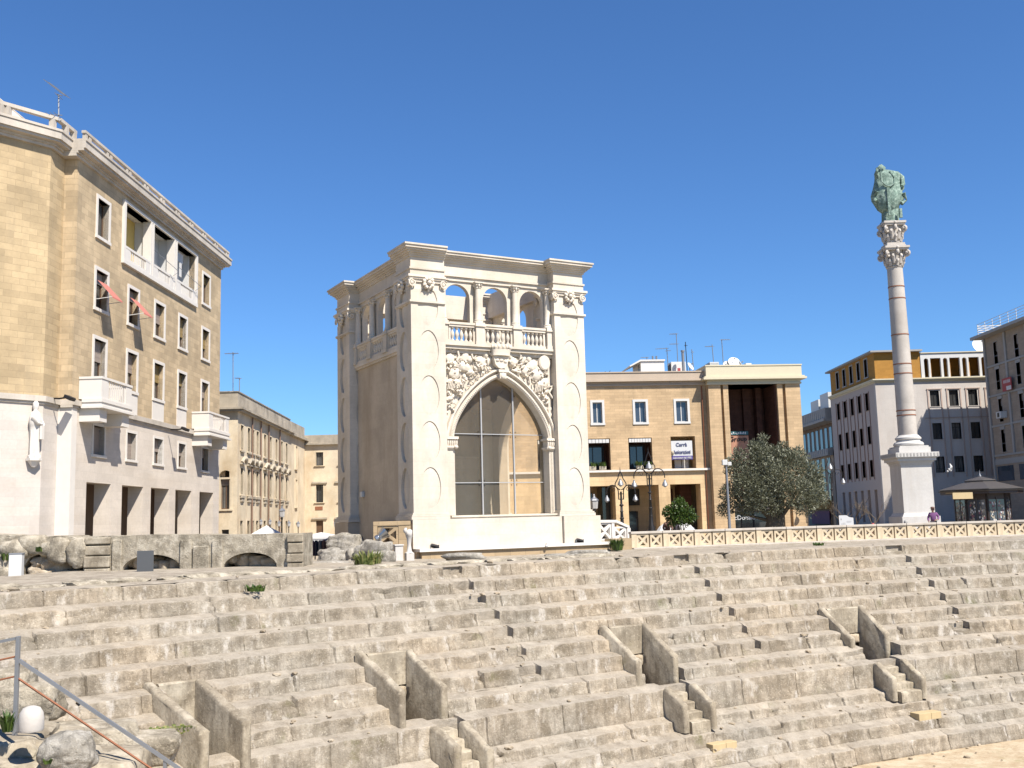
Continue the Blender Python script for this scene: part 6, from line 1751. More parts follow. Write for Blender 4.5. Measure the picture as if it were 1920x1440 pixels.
tw.build('trunk', M_['twig'], bt, 60, keepz=True)
for px_, py_, r_, lab in ((1116, 694, 1.3, 'dark round treetop above the low roof next to the stone hall'), (1154, 693, 1.0, 'smaller dark treetop above the low roof left of the white roof hut')):
    p = at(px_, py_ + 8, 112); t_ = empty('pine_tree', (p.x, p.y, G), 0, lab, 'tree', 'treetops behind the ochre building')
    Z = p.z - G
    crown((0, 0, 0), [(ru(-1, 1) * r_, ru(-1, 1), Z - 1.2 + ru(-.3, .5), r_ * ru(.6, .9)) for _ in range(7)] + [(ru(-1.6, 1.6) * r_, ru(-1, 1), Z - 2.4, r_) for _ in range(5)], 2600, .34, .06, .5, int(px_)).build('crown', M_['leaf_pine'], t_, norm=False, keepz=True)
    MB().tube([(0, 0, 0), (.2, 0, Z * .5), (0, 0, Z - 1.5)], [.35, .28, .18], 8).build('trunk', M_['bark'], t_, 60, keepz=True)

# ------------------------------------------------------------------ stone balustrade round the arena, with X-pierced panels
RB = 81.0
ba = empty('stone_balustrade', pol(cyl(1500, 1010, RB)[0], RB, G), 0, 'low cream stone balustrade with X-pierced panels curving along the square edge', 'balustrade')
BO = ba.location.copy()
phs = cyl(1183, 1028, RB)[0]; phe = cyl(2040, 1000, RB)[0]
mod = 1.70 / RB * 1.0
n = int((phs - phe) / mod); BH = .80
def xpanel(w, h, th=.16, e=.09):
    """square stone panel pierced by four triangles leaving an X"""
    m = MB(); t = .17 * min(w, h); a, b = w / 2 - e, h / 2 - e; s_ = t * .75
    tri = [[(-a + s_, b), (a - s_, b), (0, s_ * .9)], [(-a + s_, -b), (a - s_, -b), (0, -s_ * .9)], [(-a, b - s_), (-a, -b + s_), (-s_ * .9, 0)], [(a, b - s_), (a, -b + s_), (s_ * .9, 0)]]
    m.prism('y', rect(-w / 2, w / 2, -h / 2, h / 2), 0, th, tri); return m
pan = None; pst = None; cap_ = None
pw, ph_ = .64, BH - .17
for i in range(n):
    phm = phs - mod * (i + .5); c = pol(phm, RB, G); rz = phm - math.pi / 2
    loc = c - BO
    def place(o, off, z, first):
        o.location = loc + Vector((math.cos(rz) * off, math.sin(rz) * off, z)); o.rotation_euler = (0, 0, rz)
    L_ = mod * RB
    if pan is None:
        pan = xpanel(pw, ph_).build('pierced_panel', M_['sandy_panel'] if 'sandy_panel' in M_ else ashlar('cream panel stone', C(.84, .69, .48), 3, 3, .95, .003, .05, C(.5, .38, .24), .4, patch=.14, bump=.2), ba, None, .008, True); p2 = dup(pan, ba)
        q = MB(); q.box(-L_ / 2 + .02, -L_ / 2 + .30, -.02, .18, -ph_ / 2, ph_ / 2); q.box(.335, .40, -.01, .17, -ph_ / 2, ph_ / 2); 
        q = MB(); q.box(-.14, .14, -.03, .19, -ph_ / 2, ph_ / 2); pst = q.build('post', pan.data.materials[0], ba, None, .012, True)
        q = MB(); q.box(-L_ / 2 + .012, L_ / 2 - .012, -.06, .22, 0, .11); cap_ = q.build('coping', M_['trim_worn'], ba, None, .015, True)
        q = MB(); q.box(-L_ / 2, L_ / 2, -.30, .26, -.35, .06); crb = q.build('kerb', M_['trim_worn'], ba, None, .02, True)
        a_, b_, c_, d_, e_ = pan, p2, pst, cap_, crb
    else:
        a_, b_, c_, d_, e_ = [dup(o_, ba) for o_ in (pan, pan, pst, cap_, crb)]
    zc_ = .06 + ph_ / 2
    place(c_, -L_ / 2 + .18, zc_, 0); place(a_, -L_ / 2 + .33 + pw / 2, zc_, 0); place(b_, L_ / 2 - .015 - pw / 2, zc_, 0)
    place(d_, 0, .06 + ph_, 0); place(e_, 0, 0, 0)
    if i > 0 and i % 1 == 0:
        pass
# stair balustrade beside the hall (steps down to the right)
stp = S.world(W_ + .35, .2, 0); en = at(1180, 1024, 50.0)
ss = empty('stair_balustrade', (stp.x, stp.y, G), math.atan2(en.y - stp.y, en.x - stp.x), 'white stone stair balustrade with X panels descending beside the hall', 'balustrade')
Ls = (en.to_2d() - stp.to_2d()).length
zt0 = at(1122, 975, stp.y).z - G; zt1 = at(1176, 986, en.y).z - G
m = MB(); m.prism('y', [(0, zt0 - .12), (Ls * .6, zt0 - .14), (Ls, zt1 - .12), (Ls, zt1), (Ls * .6, zt0 - .02), (0, zt0)], -.06, .22); m.build('coping', M_['trim'], ss, keepz=True)
for f0 in (.10, .56):
    w0 = Ls * .36; x0_ = Ls * f0; zb0 = .42 if f0 < .5 else .30; hh_ = (zt0 if f0 < .5 else (zt0 + zt1) / 2 - .05) - .13 - zb0
    o_ = xpanel(w0, hh_).build('pierced_panel', M_['trim'], ss, None, .008, True); o_.location = (x0_ + w0 / 2, 0, zb0 + hh_ / 2)
MB().box(-.02, Ls * .10 - .01, -.03, .19, 0, zt0 - .125).box(Ls * .47, Ls * .55, -.03, .19, 0, zt0 - .145).box(Ls * .93, Ls + .1, -.05, .21, 0, zt1 - .1).build('post', M_['trim'], ss, keepz=True)
MB().box(-.02, Ls, .0, .16, -.3, .295).build('base_wall', M_['plinth'], ss, keepz=True)
# retaining wall under it, towards the arena
a_ = S.world(W_ + .72, -.45, 0); b_ = at(1185, 1036, 47.8)
rw_ = empty('retaining_wall', (a_.x, a_.y, -1.5), math.atan2(b_.y - a_.y, b_.x - a_.x), 'low ochre retaining wall with a square drain hole right of the hall', 'wall')
Lr = (b_.to_2d() - a_.to_2d()).length
MB().prism('y', rect(.03, Lr, -.4, .62), 0, .5, [rect(.5, .72, .28, .5)]).build('wall', M_['plinth'], rw_, keepz=True)
MB().box(.48, .74, .3, .32, .2, .6).build('drain', M_['shade_in'], rw_, keepz=True)
weed('weed_bush', at(1157, 1032, 46.6), .62, .26, 220, 'leaf_green', 'bushy dark green plant on the ledge right of the stone hall', w=.03)
weed('weed_tuft', at(1201, 1026, 50.5), .2, .28, 60, 'leaf_green', 'small weed at the foot of the first balustrade panels')
# pierced panels left of the hall
a_ = S.world(-.13, -.02, 0); 
sp = empty('side_balustrade', (a_.x, a_.y, -1.5), math.pi + math.radians(4), 'ochre stone balustrade with an X-pierced panel beside the shaded hall side', 'balustrade')
MB().box(.02, 1.55, -.10, .18, 1.48, 1.66).build('coping', M_['plinth'], sp, None, .01, True)
o_ = xpanel(.84, .74).build('pierced_panel', M_['plinth'], sp, None, .01, True); o_.location = (.95, -.02, 1.10)
MB().box(.02, .52, -.05, .16, -.2, 1.478).box(1.38, 1.55, -.07, .18, -.2, 1.478).box(.525, 1.375, -.03, .15, -.2, .72).build('post', M_['plinth'], sp, None, .01, True)
o2 = empty('side_balustrade', S.world(.25, 3.1, -1.5), S.rz + math.pi / 2, 'shaded stone balustrade with an X-pierced panel deeper along the hall side', 'balustrade')
MB().box(-1.3, 1.6, -.1, .14, 1.55, 1.68).build('coping', M_['plinth'], o2, None, .01, True)
q = xpanel(1.15, .85).build('pierced_panel', M_['plinth'], o2, None, .01, True); q.location = (.1, -.02, 1.08)
MB().box(-.75, -.5, -.09, .16, -.5, 1.548).box(.7, .95, -.09, .16, -.5, 1.548).box(-.498, .698, -.03, .12, -.5, .64).build('post', M_['plinth'], o2, None, .01, True)

# ------------------------------------------------------------------ rocks between wall and hall
for x, y, D, sx, sy, sz_, sd, lab in ((645, 1020, 46, .75, .5, .45, 3, 'large pale rounded stone block standing behind the broken blocks'), (625, 1046, 40, .62, .5, .36, 5, 'broken hollowed stone block at the end of the arched wall'), (657, 1045, 40, .42, .5, .38, 7, 'upright broken stone block next to the hollowed one'),
                                    (700, 1040, 39.5, .62, .5, .52, 9, 'big cracked grey boulder in front of the side balustrade'), (722, 1050, 38.6, .45, .4, .34, 11, 'lower grey boulder leaning on the cracked one'), (600, 1062, 36, 1.0, .4, .16, 13, 'flat long stone slab lying at the end of the arched wall')):
    m = MB(); m.rock((0, 0, 0), sx, sy, sz_, sd, sd, 4, .26, .6); o = m.build('stone_block', M_['greystone'], None, 50); o.location = at(x, y, D); tag(o, lab, 'rock', 'loose stones between wall and hall')
for x, y, D, w_, lab in ((870, 1044, 36, .7, 'low rubble mound under the middle of the hall'), (1050, 1046, 35.5, .55, 'dark flat stone slab on the ground before the hall'), (1105, 1038, 36.5, .8, 'dark long stone slab on the ground right of the first slab')):
    m = MB(); m.rock((0, 0, 0), w_, .35, .14, x * .1, 0, 3, .25, .5); o = m.build('stone_slab', M_['greystone'], None, 60); P = at(x, y, D); o.location = P; tag(o, lab, 'rock')
# small marble fragments and a silver spotlight
mo = empty('marble_fragment', at(747, 1052, 40.5), .4, 'pair of small white marble pedestals and a bust-like fragment before the side balustrade', 'marble fragment')
MB().box(-.16, .16, -.14, .14, -.1, .58).box(-.19, .19, -.17, .17, .582, .64).build('pedestal', M_['marble'], mo, None, .015, True)
MB().box(.30, .62, -.1, .2, -.1, .30).build('pedestal', M_['marble'], mo, None, .015, True)
m = MB(); m.lathe([(.17, .30), (.10, .36), (.075, .6), (.10, .85), (.15, .95)], .46, .05, 12); m.ball((.46, .05, 1.05), .15, .14, .17, 2, .25); m.ball((.30, .0, 1.16), .08, .08, .12, 2, .3)
m.build('carved_shaft', M_['marble'], mo, 60, keepz=True)
P = at(713, 1022, 40.2)
sl = empty('spotlight', P, .3, 'silver cone spotlight on the cracked boulder by the hall', 'spotlight')
m = MB(); m.lathe([(.10, -.22), (.13, -.2), (.13, -.08), (.10, -.05), (.13, .0), (.24, .26), (.25, .28), (.22, .27), (.1, .05)], 0, 0, 18)
q = m.build('housing', M_['alu'], sl, 40, keepz=True); q.location = (0, 0, .34); q.rotation_euler = (0, math.radians(55), 0)
MB().box(-.015, .015, -.17, -.14, 0, .36).box(-.015, .015, .14, .17, 0, .36).box(-.1, .1, -.17, .17, -.02, .012).build('yoke', M_['galv'], sl, keepz=True)

# ------------------------------------------------------------------ market stalls at the back left
def gazebo(px, py, Y, w_, h_e, mat, lab, gz_=-2.3, peak=.55):
    c = at(px, py, Y); H = c.z - gz_
    o = empty('market_gazebo', (c.x, c.y, gz_), ru(-.15, .15), lab, 'gazebo', 'market gazebos behind the ruined wall')
    m = MB(); h = w_ / 2; e = H - h_e
    m.add([(-h, -h, e), (h, -h, e), (h, h, e), (-h, h, e), (0, 0, H), (-h, -h, e - .28), (h, -h, e - .28), (h, h, e - .28), (-h, h, e - .28)], [(0, 1, 4), (1, 2, 4), (2, 3, 4), (3, 0, 4), (0, 5, 6, 1), (1, 6, 7, 2), (2, 7, 8, 3), (3, 8, 5, 0)])
    m.build('canopy', M_[mat], o, keepz=True)
    for sx_1 in (-1, 1):
        for sy_1 in (-1, 1): MB().box(sx_1 * h * .96 - .03, sx_1 * h * .96 + .03, sy_1 * h * .96 - .03, sy_1 * h * .96 + .03, 0, e).build('leg', M_['galv'], o, keepz=True)
gazebo(500, 985, 56, 3.0, .95, 'canvas', 'pointed white market gazebo showing above the ruined wall')
gazebo(602, 998, 66, 3.4, .35, 'canvas', 'white market gazebo farther back with brown door above it')
gazebo(572, 1000, 64, 3.2, .25, 'canvas', 'low white market gazebo against the palazzo wall corner')
gazebo(628, 1004, 60, 3.6, .75, 'canvas_blue', 'dark blue market gazebo left of the stone hall')
P = at(608, 1040, 55)
cr = empty('clothes_rack', (P.x, P.y, P.z - .3), .1, 'market rack of dark and rose clothes under the blue gazebo', 'clothes rack')
MB().tube([(-.75, 0, 0), (-.75, 0, 1.1), (.75, 0, 1.1), (.75, 0, 0)], .02, 6).build('rail_frame', M_['galv'], cr, keepz=True)
for k in range(7):
    x = -.62 + k * .2; m = MB(); m.rings([[(x + .10 * math.cos(a), .17 * math.sin(a), z) for a in [2 * math.pi * i / 8 for i in range(8)]] if s_ > .5 else [(x + .07 * math.cos(a), .12 * math.sin(a), z) for a in [2 * math.pi * i / 8 for i in range(8)]] for z, s_ in ((.25, 1), (.7, 1), (.98, 1), (1.06, 0))])
    m.build('garment', M_[('cloth_rose', 'cloth_dark', 'cloth_grey', 'cloth_brown', 'cloth_rose', 'cloth_dark', 'cloth_brown')[k]], cr, 60, keepz=True)
P = at(578, 1035, 56)
o = MB().lathe([(.26, -.3), (.30, .5), (.10, .62), (.08, .66)], 0, 0, 12).build('green_bag', M_['cloth_green'], None, 60); o.location = P; tag(o, 'green cloth bundle at the left end of the clothes rack', 'bundle')

# ------------------------------------------------------------------ people
def person(name, P, H, rz, label, top, legs, hair, cap=False, pose='stand'):
    o = empty(name, P, rz, label, 'person')
    k = H / 1.72
    def skin(nm, verts, edges, rad, mat, par, sub=2):
        me = bpy.data.meshes.new(nm); me.from_pydata([Vector(v) * k for v in verts], edges, []); me.update()
        ob_ = bpy.data.objects.new(nm, me); COL.objects.link(ob_); ob_.parent = par
        md = ob_.modifiers.new('skin', 'SKIN'); md.use_smooth_shade = True
        for i, r in enumerate(rad):
            me.skin_vertices[0].data[i].radius = (r * k, r * k) if not isinstance(r, tuple) else (r[0] * k, r[1] * k)
        me.skin_vertices[0].data[0].use_root = True
        s2 = ob_.modifiers.new('sub', 'SUBSURF'); s2.levels = sub; s2.render_levels = sub
        me.materials.append(mat); return ob_
    # body: pelvis, spine, neck, head, legs, arms as one skinned skeleton
    v = [(0, 0, .92), (0, 0, 1.12), (0, -.01, 1.32), (0, 0, 1.43), (0, -.01, 1.50), (0, -.02, 1.60), (0, -.02, 1.68),
         (.09, 0, .86), (.10, -.02, .48), (.10, .02, .08), (.10, -.12, .03), (-.09, 0, .86), (-.10, -.02, .48), (-.10, .02, .08), (-.10, -.12, .03),
         (.19, 0, 1.38), (.30, .02, 1.15), (.24, -.14, 1.00), (.17, -.20, 1.02), (-.19, 0, 1.38), (-.29, .03, 1.12), (-.26, -.12, .92), (-.24, -.16, .84)]
    e = [(0, 1), (1, 2), (2, 3), (3, 4), (4, 5), (5, 6), (0, 7), (7, 8), (8, 9), (9, 10), (0, 11), (11, 12), (12, 13), (13, 14), (2, 15), (15, 16), (16, 17), (17, 18), (2, 19), (19, 20), (20, 21), (21, 22)]
    r = [(.16, .12), (.15, .11), (.16, .11), .07, .06, .10, .08, .09, .065, .045, .04, .09, .065, .045, .04, .07, .05, .04, .035, .07, .05, .04, .035]
    b_ = skin('body', v, e, r, M_['skin'], o)
    # clothes follow the body a little larger
    skin('jacket', [(0, 0, .90), (0, 0, 1.12), (0, -.01, 1.33), (0, 0, 1.44), (.19, 0, 1.38), (.30, .02, 1.15), (.25, -.13, 1.01), (-.19, 0, 1.38), (-.29, .03, 1.12), (-.265, -.11, .94)], [(0, 1), (1, 2), (2, 3), (2, 4), (4, 5), (5, 6), (2, 7), (7, 8), (8, 9)],
         [(.185, .145), (.185, .14), (.19, .135), .08, .088, .075, .06, .088, .075, .06], top, b_)
    skin('trousers', [(0, 0, .92), (.09, 0, .86), (.10, -.02, .48), (.10, .02, .10), (-.09, 0, .86), (-.10, -.02, .48), (-.10, .02, .10)], [(0, 1), (1, 2), (2, 3), (0, 4), (4, 5), (5, 6)], [(.175, .135), .11, .085, .07, .11, .085, .07], legs, b_)
    hm = MB(); hm.ball((0, .012 * k, 1.665 * k), .108 * k, .118 * k, .10 * k, 2)
    if cap: hm.lathe([(.02 * k, 1.70 * k), (.17 * k, 1.695 * k), (.17 * k, 1.705 * k), (.115 * k, 1.72 * k), (.11 * k, 1.77 * k), (.05 * k, 1.80 * k)], 0, -.03 * k, 16)
    hm.build('cap' if cap else 'hair', hair, b_, 60)
    f = MB(); f.ball((0, -.128 * k, 1.60 * k), .016 * k, .022 * k, .02 * k); f.ball((.104 * k, -.01 * k, 1.60 * k), .014 * k, .02 * k, .03 * k); f.ball((-.104 * k, -.01 * k, 1.60 * k), .014 * k, .02 * k, .03 * k)
    f.build('nose_ears', M_['skin'], b_, 60)
    f = MB()
    for s_ in (-1, 1): f.ball((s_ * .036 * k, -.112 * k, 1.622 * k), .012 * k, .008 * k, .008 * k)
    f.ball((0, -.112 * k, 1.552 * k), .026 * k, .008 * k, .006 * k); f.build('eyes_mouth', M_['hair'], b_, 60)
    for s_, (hx, hy, hz) in ((1, (.17, -.20, 1.02)), (-1, (-.24, -.16, .84))):
        h_ = MB(); hx *= k; hy *= k; hz *= k; d = Vector((-.4 * s_, -.6, -.1 if s_ > 0 else -.8)).normalized(); c0 = Vector((hx, hy, hz))
        u_ = d.cross(Vector((0, 0, 1))).normalized()
        h_.ball(c0 + d * .045 * k, .038 * k, .045 * k, .03 * k)
        for q in range(4):
            b0 = c0 + d * .075 * k + u_ * (q - 1.5) * .018 * k; L_ = (.065, .075, .07, .055)[q] * k
            h_.tube([b0, b0 + d * L_ * .6, b0 + (d + Vector((0, 0, -.5))).normalized() * L_], [.010 * k, .009 * k, .007 * k], 6)
        h_.tube([c0 + d * .03 * k + u_ * .03 * k * s_, c0 + d * .07 * k + u_ * .06 * k * s_], [.012 * k, .008 * k], 6)
        h_.build('hand', M_['skin'], b_, 60)
    return o
P = at(1751, 984, 62.5)
person('person', (P.x, P.y, at(1750, 953, 62.5).z - 1.70), 1.72, math.radians(-25), 'person in purple fleece and brown cap standing right of the column pedestal', M_['purple'], M_['cloth_dark'], M_['cloth_brown'], True)
P = at(655, 1030, 47); person('person', (P.x, P.y, at(655, 1024, 47).z - 1.42), 1.45, math.radians(160), 'person with dark hair in a red top half hidden behind the broken stone blocks', M_['red'], M_['cloth_dark'], M_['hair'])
P = at(1252, 990, 61.3); person('person', (P.x, P.y, at(1252, 971, 61.3).z - 1.66), 1.66, math.radians(20), 'person in brown jacket, left of the pair under the orange tree', M_['cloth_brown'], M_['cloth_dark'], M_['hair'])
P = at(1267, 990, 61.6); person('person', (P.x, P.y, at(1266, 975, 61.6).z - 1.6), 1.6, math.radians(-150), 'person in dark grey coat, right of the pair under the orange tree', M_['cloth_dark'], M_['cloth_dark'], M_['hair'])
def parasol(px, py, Y, w_, lab):
    c = at(px, py, Y); o = empty('parasol', (c.x, c.y, G), 0, lab, 'parasol', 'white cafe parasols')
    H = c.z - G; m = MB(); m.lathe([(w_, H - .5), (w_ * .62, H - .22), (.04, H)], 0, 0, 8); m.lathe([(w_, H - .5), (w_, H - .62), (w_ - .01, H - .5)], 0, 0, 8); m.build('canopy', M_['canvas'], o, keepz=True)
    MB().tube([(0, 0, 0), (0, 0, H)], .03, 6).build('pole', M_['galv'], o, keepz=True)
parasol(1246, 981, 63.5, .55, 'white cafe parasol left of the orange tree trunk'); parasol(1283, 979, 63.5, .7, 'white cafe parasol right of the orange tree trunk')
# information board
P = at(1588, 986, 63); H = at(1588, 966, 63).z
ib = empty('information_board', (P.x, P.y, G), 0, 'white information board with a stepped wavy top edge behind the balustrade', 'information board')
zb_ = -.1 - G - .5
pts = [(-.45, .3), (.42, .3)] + [(x, z) for x, z in ((.42, H - G - .16), (.30, H - G - .14), (.14, H - G - .10), (.06, H - G - .02), (-.05, H - G), (-.42, H - G), (-.45, H - G - .03))]
MB().prism('y', pts, 0, .03).build('panel', M_['sign_white'], ib, keepz=True)
MB().prism('y', [(a * 1.07 - (0 if a < 0 else -.0), b_ + (.04 if b_ > .5 else 0)) for a, b_ in pts], .032, .06).build('backing', M_['iron'], ib, keepz=True)
for x_ in (-.4, .34): MB().box(x_, x_ + .06, .07, .12, 0, 1.0).build('post', M_['iron'], ib, keepz=True)
MB().box(-.34, -.30, -.012, -.002, H - G - .28, H - G - .18).box(-.3, -.28, -.012, -.002, .62, .78).box(-.22, -.2, -.012, -.002, .60, .82).box(-.12, -.10, -.012, -.002, .60, .82).box(.0, .3, -.008, -.002, .9, .91).box(.0, .26, -.008, -.002, .84, .85).build('printing', M_['grey_conc'], ib, keepz=True)
P = at(1637, 985, 60); o = MB().lathe([(.10, 0), (.10, .9), (.04, .98)], 0, 0, 10).build('red_bollard', M_['red'], None, 60); o.location = (P.x, P.y, P.z - .85); tag(o, 'small red topped post behind the balustrade near the bare tree', 'post')
P = at(1699, 985, 58); o = MB().lathe([(.10, 0), (.11, .85), (.12, .9), (.10, 1.0), (.02, 1.04)], 0, 0, 12).build('stone_post', M_['grey_conc'], None, 60); o.location = (P.x, P.y, at(1699, 975, 58).z - 1.04); tag(o, 'round grey post top showing before the column pedestal', 'post')
# bird
P = at(1781, 881, 60); bd = MB(); bd.ball((0, 0, 0), .26, .14, .12, 2, 0, 1, Matrix.Rotation(.6, 3, 'Y')); bd.ball((-.28, 0, -.16), .11); bd.tube([(.1, 0, .05), (.22, .1, .4), (.12, .2, .75)], [.16, .14, .03], 8); bd.tube([(.1, 0, .05), (.16, -.3, .3)], [.14, .03], 8)
o = bd.build('flying_bird', M_['bird'], None, 60); o.location = P; o.scale = (.5, .5, .5); tag(o, 'white bird flying in front of the shaded white corner block', 'bird')

# ------------------------------------------------------------------ newspaper kiosk
kc = at(1846, 992, 74)
ko = empty('kiosk', (kc.x, kc.y, G), math.radians(8), 'dark brown news kiosk with stepped pyramid roof and magazine windows', 'kiosk')
M_['kiosk'] = plain('grey brown metal roof sheet', C(.135, .12, .11), .55, .1, 4, 0, .4); M_['kdark'] = plain('dark brown metal', C(.055, .035, .03), .5, .2, 6)
zt_ = at(1850, 892, 74).z - G; ze = at(1850, 917, 74).z - G; hw_ = 2.75
def octa(r, z, n=8): return [(r * math.cos(math.pi * (2 * i + 1) / n) / math.cos(math.pi / n) * .96, r * math.sin(math.pi * (2 * i + 1) / n) / math.cos(math.pi / n) * .96, z) for i in range(n)]
m = MB(); m.rings([octa(hw_, ze - .05), octa(hw_, ze), octa(1.0, ze + (zt_ - ze) * .55), octa(1.0, ze + (zt_ - ze) * .62), octa(1.05, ze + (zt_ - ze) * .64), octa(.9, ze + (zt_ - ze) * .72), octa(.08, zt_ - .05)]); m.build('roof', M_['kiosk'], ko, keepz=True)
m = MB(); m.rings([octa(hw_ - .1, ze - .34), octa(hw_ - .1, ze - .052)]); m.build('eaves_band', M_['kdark'], ko, keepz=True)
m = MB(); m.rings([octa(hw_ + .02, ze - .16), octa(hw_ + .04, ze - .12)]); m.build('gutter_line', M_['kiosk'], ko, keepz=True)
MB().lathe([(.09, zt_ - .06), (.10, zt_ + .02), (.03, zt_ + .1), (.005, zt_ + .45)], 0, 0, 10).build('finial', M_['galv'], ko, 60, keepz=True)
m = MB(); m.rings([octa(1.75, 0), octa(1.75, ze - .3)]); m.build('body', M_['kdark'], ko, keepz=True)
for i in range(8):
    a0_, a1_ = math.pi * (2 * i + 1) / 8, math.pi * (2 * i + 3) / 8; r = 1.75 / math.cos(math.pi / 8) * .96
    p = Vector((r * math.cos(a0_), r * math.sin(a0_), 0)); q = Vector((r * math.cos(a1_), r * math.sin(a1_), 0)); mid = (p + q) / 2; nrm = mid.normalized(); t = (q - p).normalized()
    if nrm.y > .5: continue
    for s_ in (-.5, .5):
        c = mid + t * s_ * .62 + nrm * .02; b_ = MB(); rr = lambda w2, z0_, z1_, dn: [c + t * w2 + nrm * dn + Vector((0, 0, z0_)), c - t * w2 + nrm * dn + Vector((0, 0, z0_)), c - t * w2 + nrm * dn + Vector((0, 0, z1_)), c + t * w2 + nrm * dn + Vector((0, 0, z1_))]
        b_.add(rr(.26, .35, ze - .75, .0), [(0, 1, 2, 3)]); wo = b_.build('window', M_['glassb'], ko, keepz=True)
        for ci, mt_ in enumerate(('cloth_rose', 'sign_white', 'cloth_grey', 'terracotta')):
            mg = MB()
            for _ in range(7):
                u_ = ru(-.19, .19); zz_ = ru(.55, ze - 1.0); c2 = c + t * u_ + nrm * .012; hh_ = .055
                mg.add([c2 - t * .04 + Vector((0, 0, zz_)) + nrm * .001 * ci, c2 + t * .04 + Vector((0, 0, zz_)) + nrm * .001 * ci, c2 + t * .04 + Vector((0, 0, zz_ + .13)) + nrm * .001 * ci, c2 - t * .04 + Vector((0, 0, zz_ + .13)) + nrm * .001 * ci], [(0, 1, 2, 3)])
            mg.build('magazine_display', M_[mt_], wo)
    for e_ in (p, q): MB().box(e_.x - .05, e_.x + .05, e_.y - .05, e_.y + .05, 0, ze - .3).build('corner_post', M_['kdark'], ko, keepz=True)
    MB().bar(mid + nrm * .03 + Vector((0, 0, .3)), mid + nrm * .03 + Vector((0, 0, ze - .6)), .05).build('mullion', M_['kiosk'], ko, keepz=True)
aw_ = at(1790, 930, 71.5) - kc; a2 = at(1811, 927, 71.5) - kc
m = MB(); x0_, x1_ = at(1771, 925, 72).x - kc.x, at(1811, 925, 72).x - kc.x; zz0 = at(1790, 936, 72).z - G; zz1_ = at(1790, 924, 72).z - G
m.box(x0_, x1_, -2.1, -2.04, zz0, zz1_); m.box(x0_, x1_, -2.04, -1.2, zz1_ - .03, zz1_)
q = m.build('awning', M_['sandblock'], ko, keepz=True)

# ------------------------------------------------------------------ roof things: aerials, dishes, hut, chillers
def aerial(px, y0, y1, Y, label, els=((.0, 1.0, 8),), mat='galv', boom=None, lean=0.0):
    b = at(px, y0, Y); t = at(px + lean, y1, Y)
    o = empty('tv_aerial', b, 0, label, 'aerial', 'television aerials on the roofs')
    H = t.z - b.z; X = t.x - b.x
    MB().tube([(0, 0, 0), (X, 0, H)], .032, 5).build('mast', M_[mat], o, keepz=True)
    for f, L_, n_ in els:
        m = MB(); z = H * (1 - f) - .05; x = X * (1 - f); sgn = -1 if L_ > 0 else 1; L2 = abs(L_)
        m.tube([(x + .15 * -sgn, 0, z), (x + sgn * L2, -.2, z - .06 * L2)], .02, 5)
        for i in range(n_):
            q = i / max(1, n_ - 1); xx = x + sgn * L2 * (.1 + .9 * q); h_ = .35 * (1 - .4 * q); m.tube([(xx, -.2 * q - h_, z - .06 * L2 * q), (xx, -.2 * q + h_, z - .06 * L2 * q)], .010, 4)
        m.build('antenna', M_[mat], o, keepz=True)
aerial(110, 226, 178, 39.5, 'large aerial tilted over the near corner of the tan apartment block', ((.0, .01, 1), (.75, .5, 4)))
ba_ = at(110, 226, 39.5)
o = empty('tv_aerial', at(111, 177, 39.5), 0, 'broad flat aerial panel on the mast above the tan apartment block', 'aerial', 'television aerials on the roofs')
m = MB(); m.bar((-.42, 0, .5), (.24, 0, -.05), .05, .05)
for k in range(9):
    t = k / 8; m.tube([(-.42 + .66 * t, -.5, .5 - .55 * t - .08), (-.42 + .66 * t, .5, .5 - .55 * t + .08)], .012, 4)
m.build('antenna', M_['galv'], o, keepz=True)
aerial(437, 735, 660, 68, 'tall thin aerial on the near end of the palazzo parapet', ((.02, .5, 6), (.02, -.4, 4)))
aerial(449, 735, 708, 68, 'short aerial next to the tall one on the palazzo', ((.0, .25, 5),))
RY_ = 80
for px_, y0, y1, els, mt_, lab in ((1254, 700, 652, ((.0, .9, 6), (.1, -.25, 2)), 'galv', 'aerial beside the white roof hut, leftmost of the tall ones'), (1272, 700, 625, ((.0, .55, 7), (.25, .6, 6)), 'galv', 'tallest double aerial behind the square chiller'), (1289, 700, 641, ((.1, .12, 2),), 'iron', 'dark thick whip aerial right of the tallest aerial'),
                                (1301, 697, 655, ((.1, .05, 1),), 'galv', 'faint thin whip aerial left of the tall block roof'), (1339, 692, 646, ((.05, .6, 6),), 'galv', 'aerial with left-pointing boom over the louvred chiller'), (1357, 692, 636, ((.0, -.6, 6),), 'galv', 'leaning aerial with right-pointing boom beside the round dishes')):
    aerial(px_, y0, y1, RY_, lab, els, mt_, lean=-4)
P = at(1213, 669, 79); 
aerial(1213, 680, 669, RY_, 'very short aerial above the white roof hut', ((.0, .5, 5),))
def onroof(px, py, Y): return at(px, py, Y)
a_ = at(1202, 698, 79); b_ = at(1247, 697, 79); t_ = at(1220, 677, 79).z
hu = empty('roof_hut', (a_.x, a_.y, a_.z - .6), Tf.rz if 'Tf' in globals() else T.rz, 'white flat roofed hut with overhanging eave on the low roof', 'roof hut')
w0 = b_.x - a_.x; h0 = t_ - a_.z + .6
MB().box(0, w0, 0, 3, 0, h0).build('wall', M_['white_paint'], hu, keepz=True)
MB().prism('y', [(-.85, h0 - .42), (0, h0 - .0), (w0 + .05, h0 + .002), (w0 + .05, h0 + .12), (-.05, h0 + .12), (-.9, h0 - .34)], -.1, 3.1).build('roof', M_['white_paint'], hu, keepz=True)
MB().lathe([(.07, h0), (.07, h0 + .5)], w0 * .6, .6, 8).build('vent_pipe', M_['galv'], hu, keepz=True); MB().lathe([(.07, h0), (.07, h0 + .5)], w0 * .76, .6, 8).build('vent_pipe', M_['galv'], hu, keepz=True)
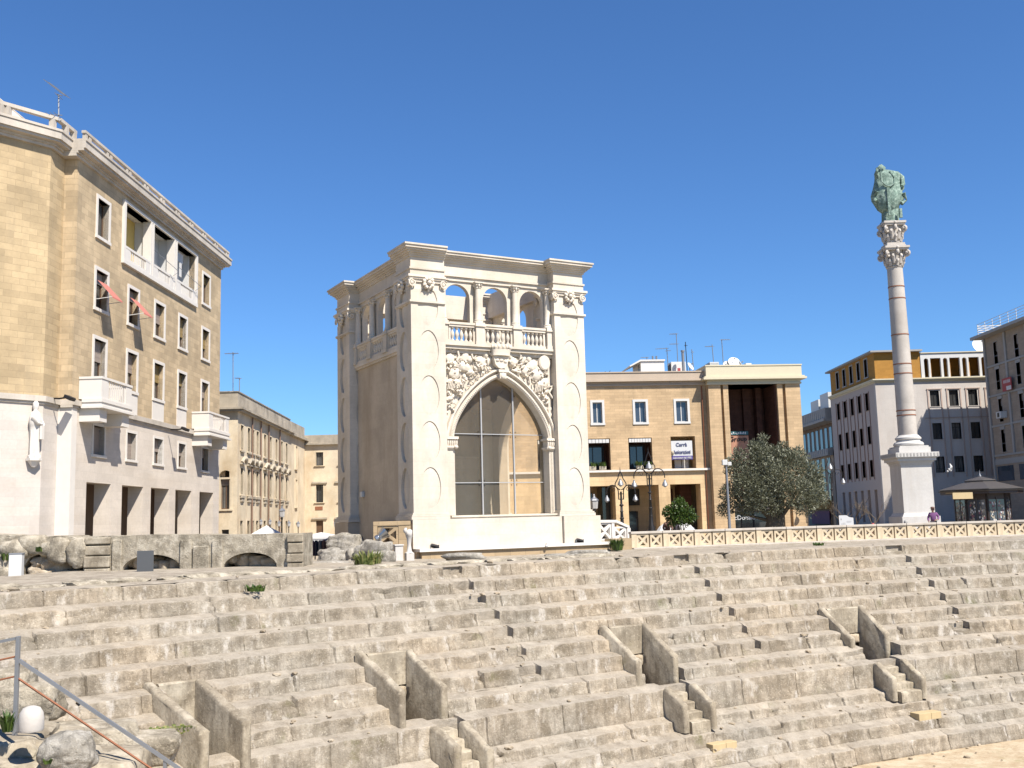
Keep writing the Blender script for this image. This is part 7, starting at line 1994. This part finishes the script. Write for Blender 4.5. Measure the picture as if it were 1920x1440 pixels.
MB().box(-.012, -.001, .4, 1.0, .3, 1.3).build('hut_door', M_['galv'], hu, keepz=True)
def chiller(x0, x1, y0, y1, Y, lab, louv):
    a_ = at(x0, y1, Y); b_ = at(x1, y1, Y); h = at(x0, y0, Y).z - a_.z + .5; w0 = b_.x - a_.x
    o = empty('roof_chiller', (a_.x, a_.y, a_.z - .5), T.rz, lab, 'air conditioner', 'air conditioning units on the roof')
    MB().box(0, w0, 0, 1.2, 0, h).build('casing', M_['white_paint'] if not louv else M_['galv'], o, None, .02, True)
    MB().box(-.012, -.001, .1, 1.1, .15, h - .15).build('grille', M_['iron'], o, keepz=True)
    if louv:
        m = MB()
        for k in range(9): m.box(w0 * k / 9 + .03, w0 * k / 9 + .07, -.02, -.001, .05, h - .05)
        m.build('louvre', M_['white_paint'], o, keepz=True)
    else: MB().box(w0 * .42, w0 * .62, -.01, -.001, h * .42, h * .6).build('red_plate', M_['red'], o, keepz=True)
    return o
chiller(1259, 1287, 678.5, 696, 79.5, 'white square chiller with a red plate on the low roof', False)
chiller(1331, 1349, 679, 692, 78, 'louvred grey chiller standing on the tall block roof', True)
chiller(1399, 1410, 681, 690, 78, 'small boxy unit right of the dishes on the tall block', False)
a_ = at(1281, 697, 79); o = empty('flue_pipe', (a_.x, a_.y, a_.z - .5), 0, 'upright grey flue pipe in front of the square chiller', 'pipe'); MB().lathe([(.11, 0), (.11, 2.0), (.15, 2.02), (.15, 2.15)], 0, -.2, 10).build('pipe', M_['galv'], o, 60, keepz=True)
for px_, py_, r, az, lab in ((1376.5, 690, .46, .1, 'larger round satellite dish on the tall block roof'), (1364, 692, .30, -.1, 'small white satellite dish left of the larger round one'), (1389, 691, .26, 1.2, 'small tilted satellite dish right of the larger one'), (1294, 696, .34, .9, 'square-on tilted dish between flue pipe and tall block')):
    a_ = at(px_, py_ + 6, 78 if px_ > 1320 else 79); o = empty('satellite_dish', a_, 0, lab, 'satellite dish', 'satellite dishes on the ochre building'); dish(o, r, 28, az, at(px_, py_ - 8 if r < .4 else py_ - 9, a_.y).z - a_.z)
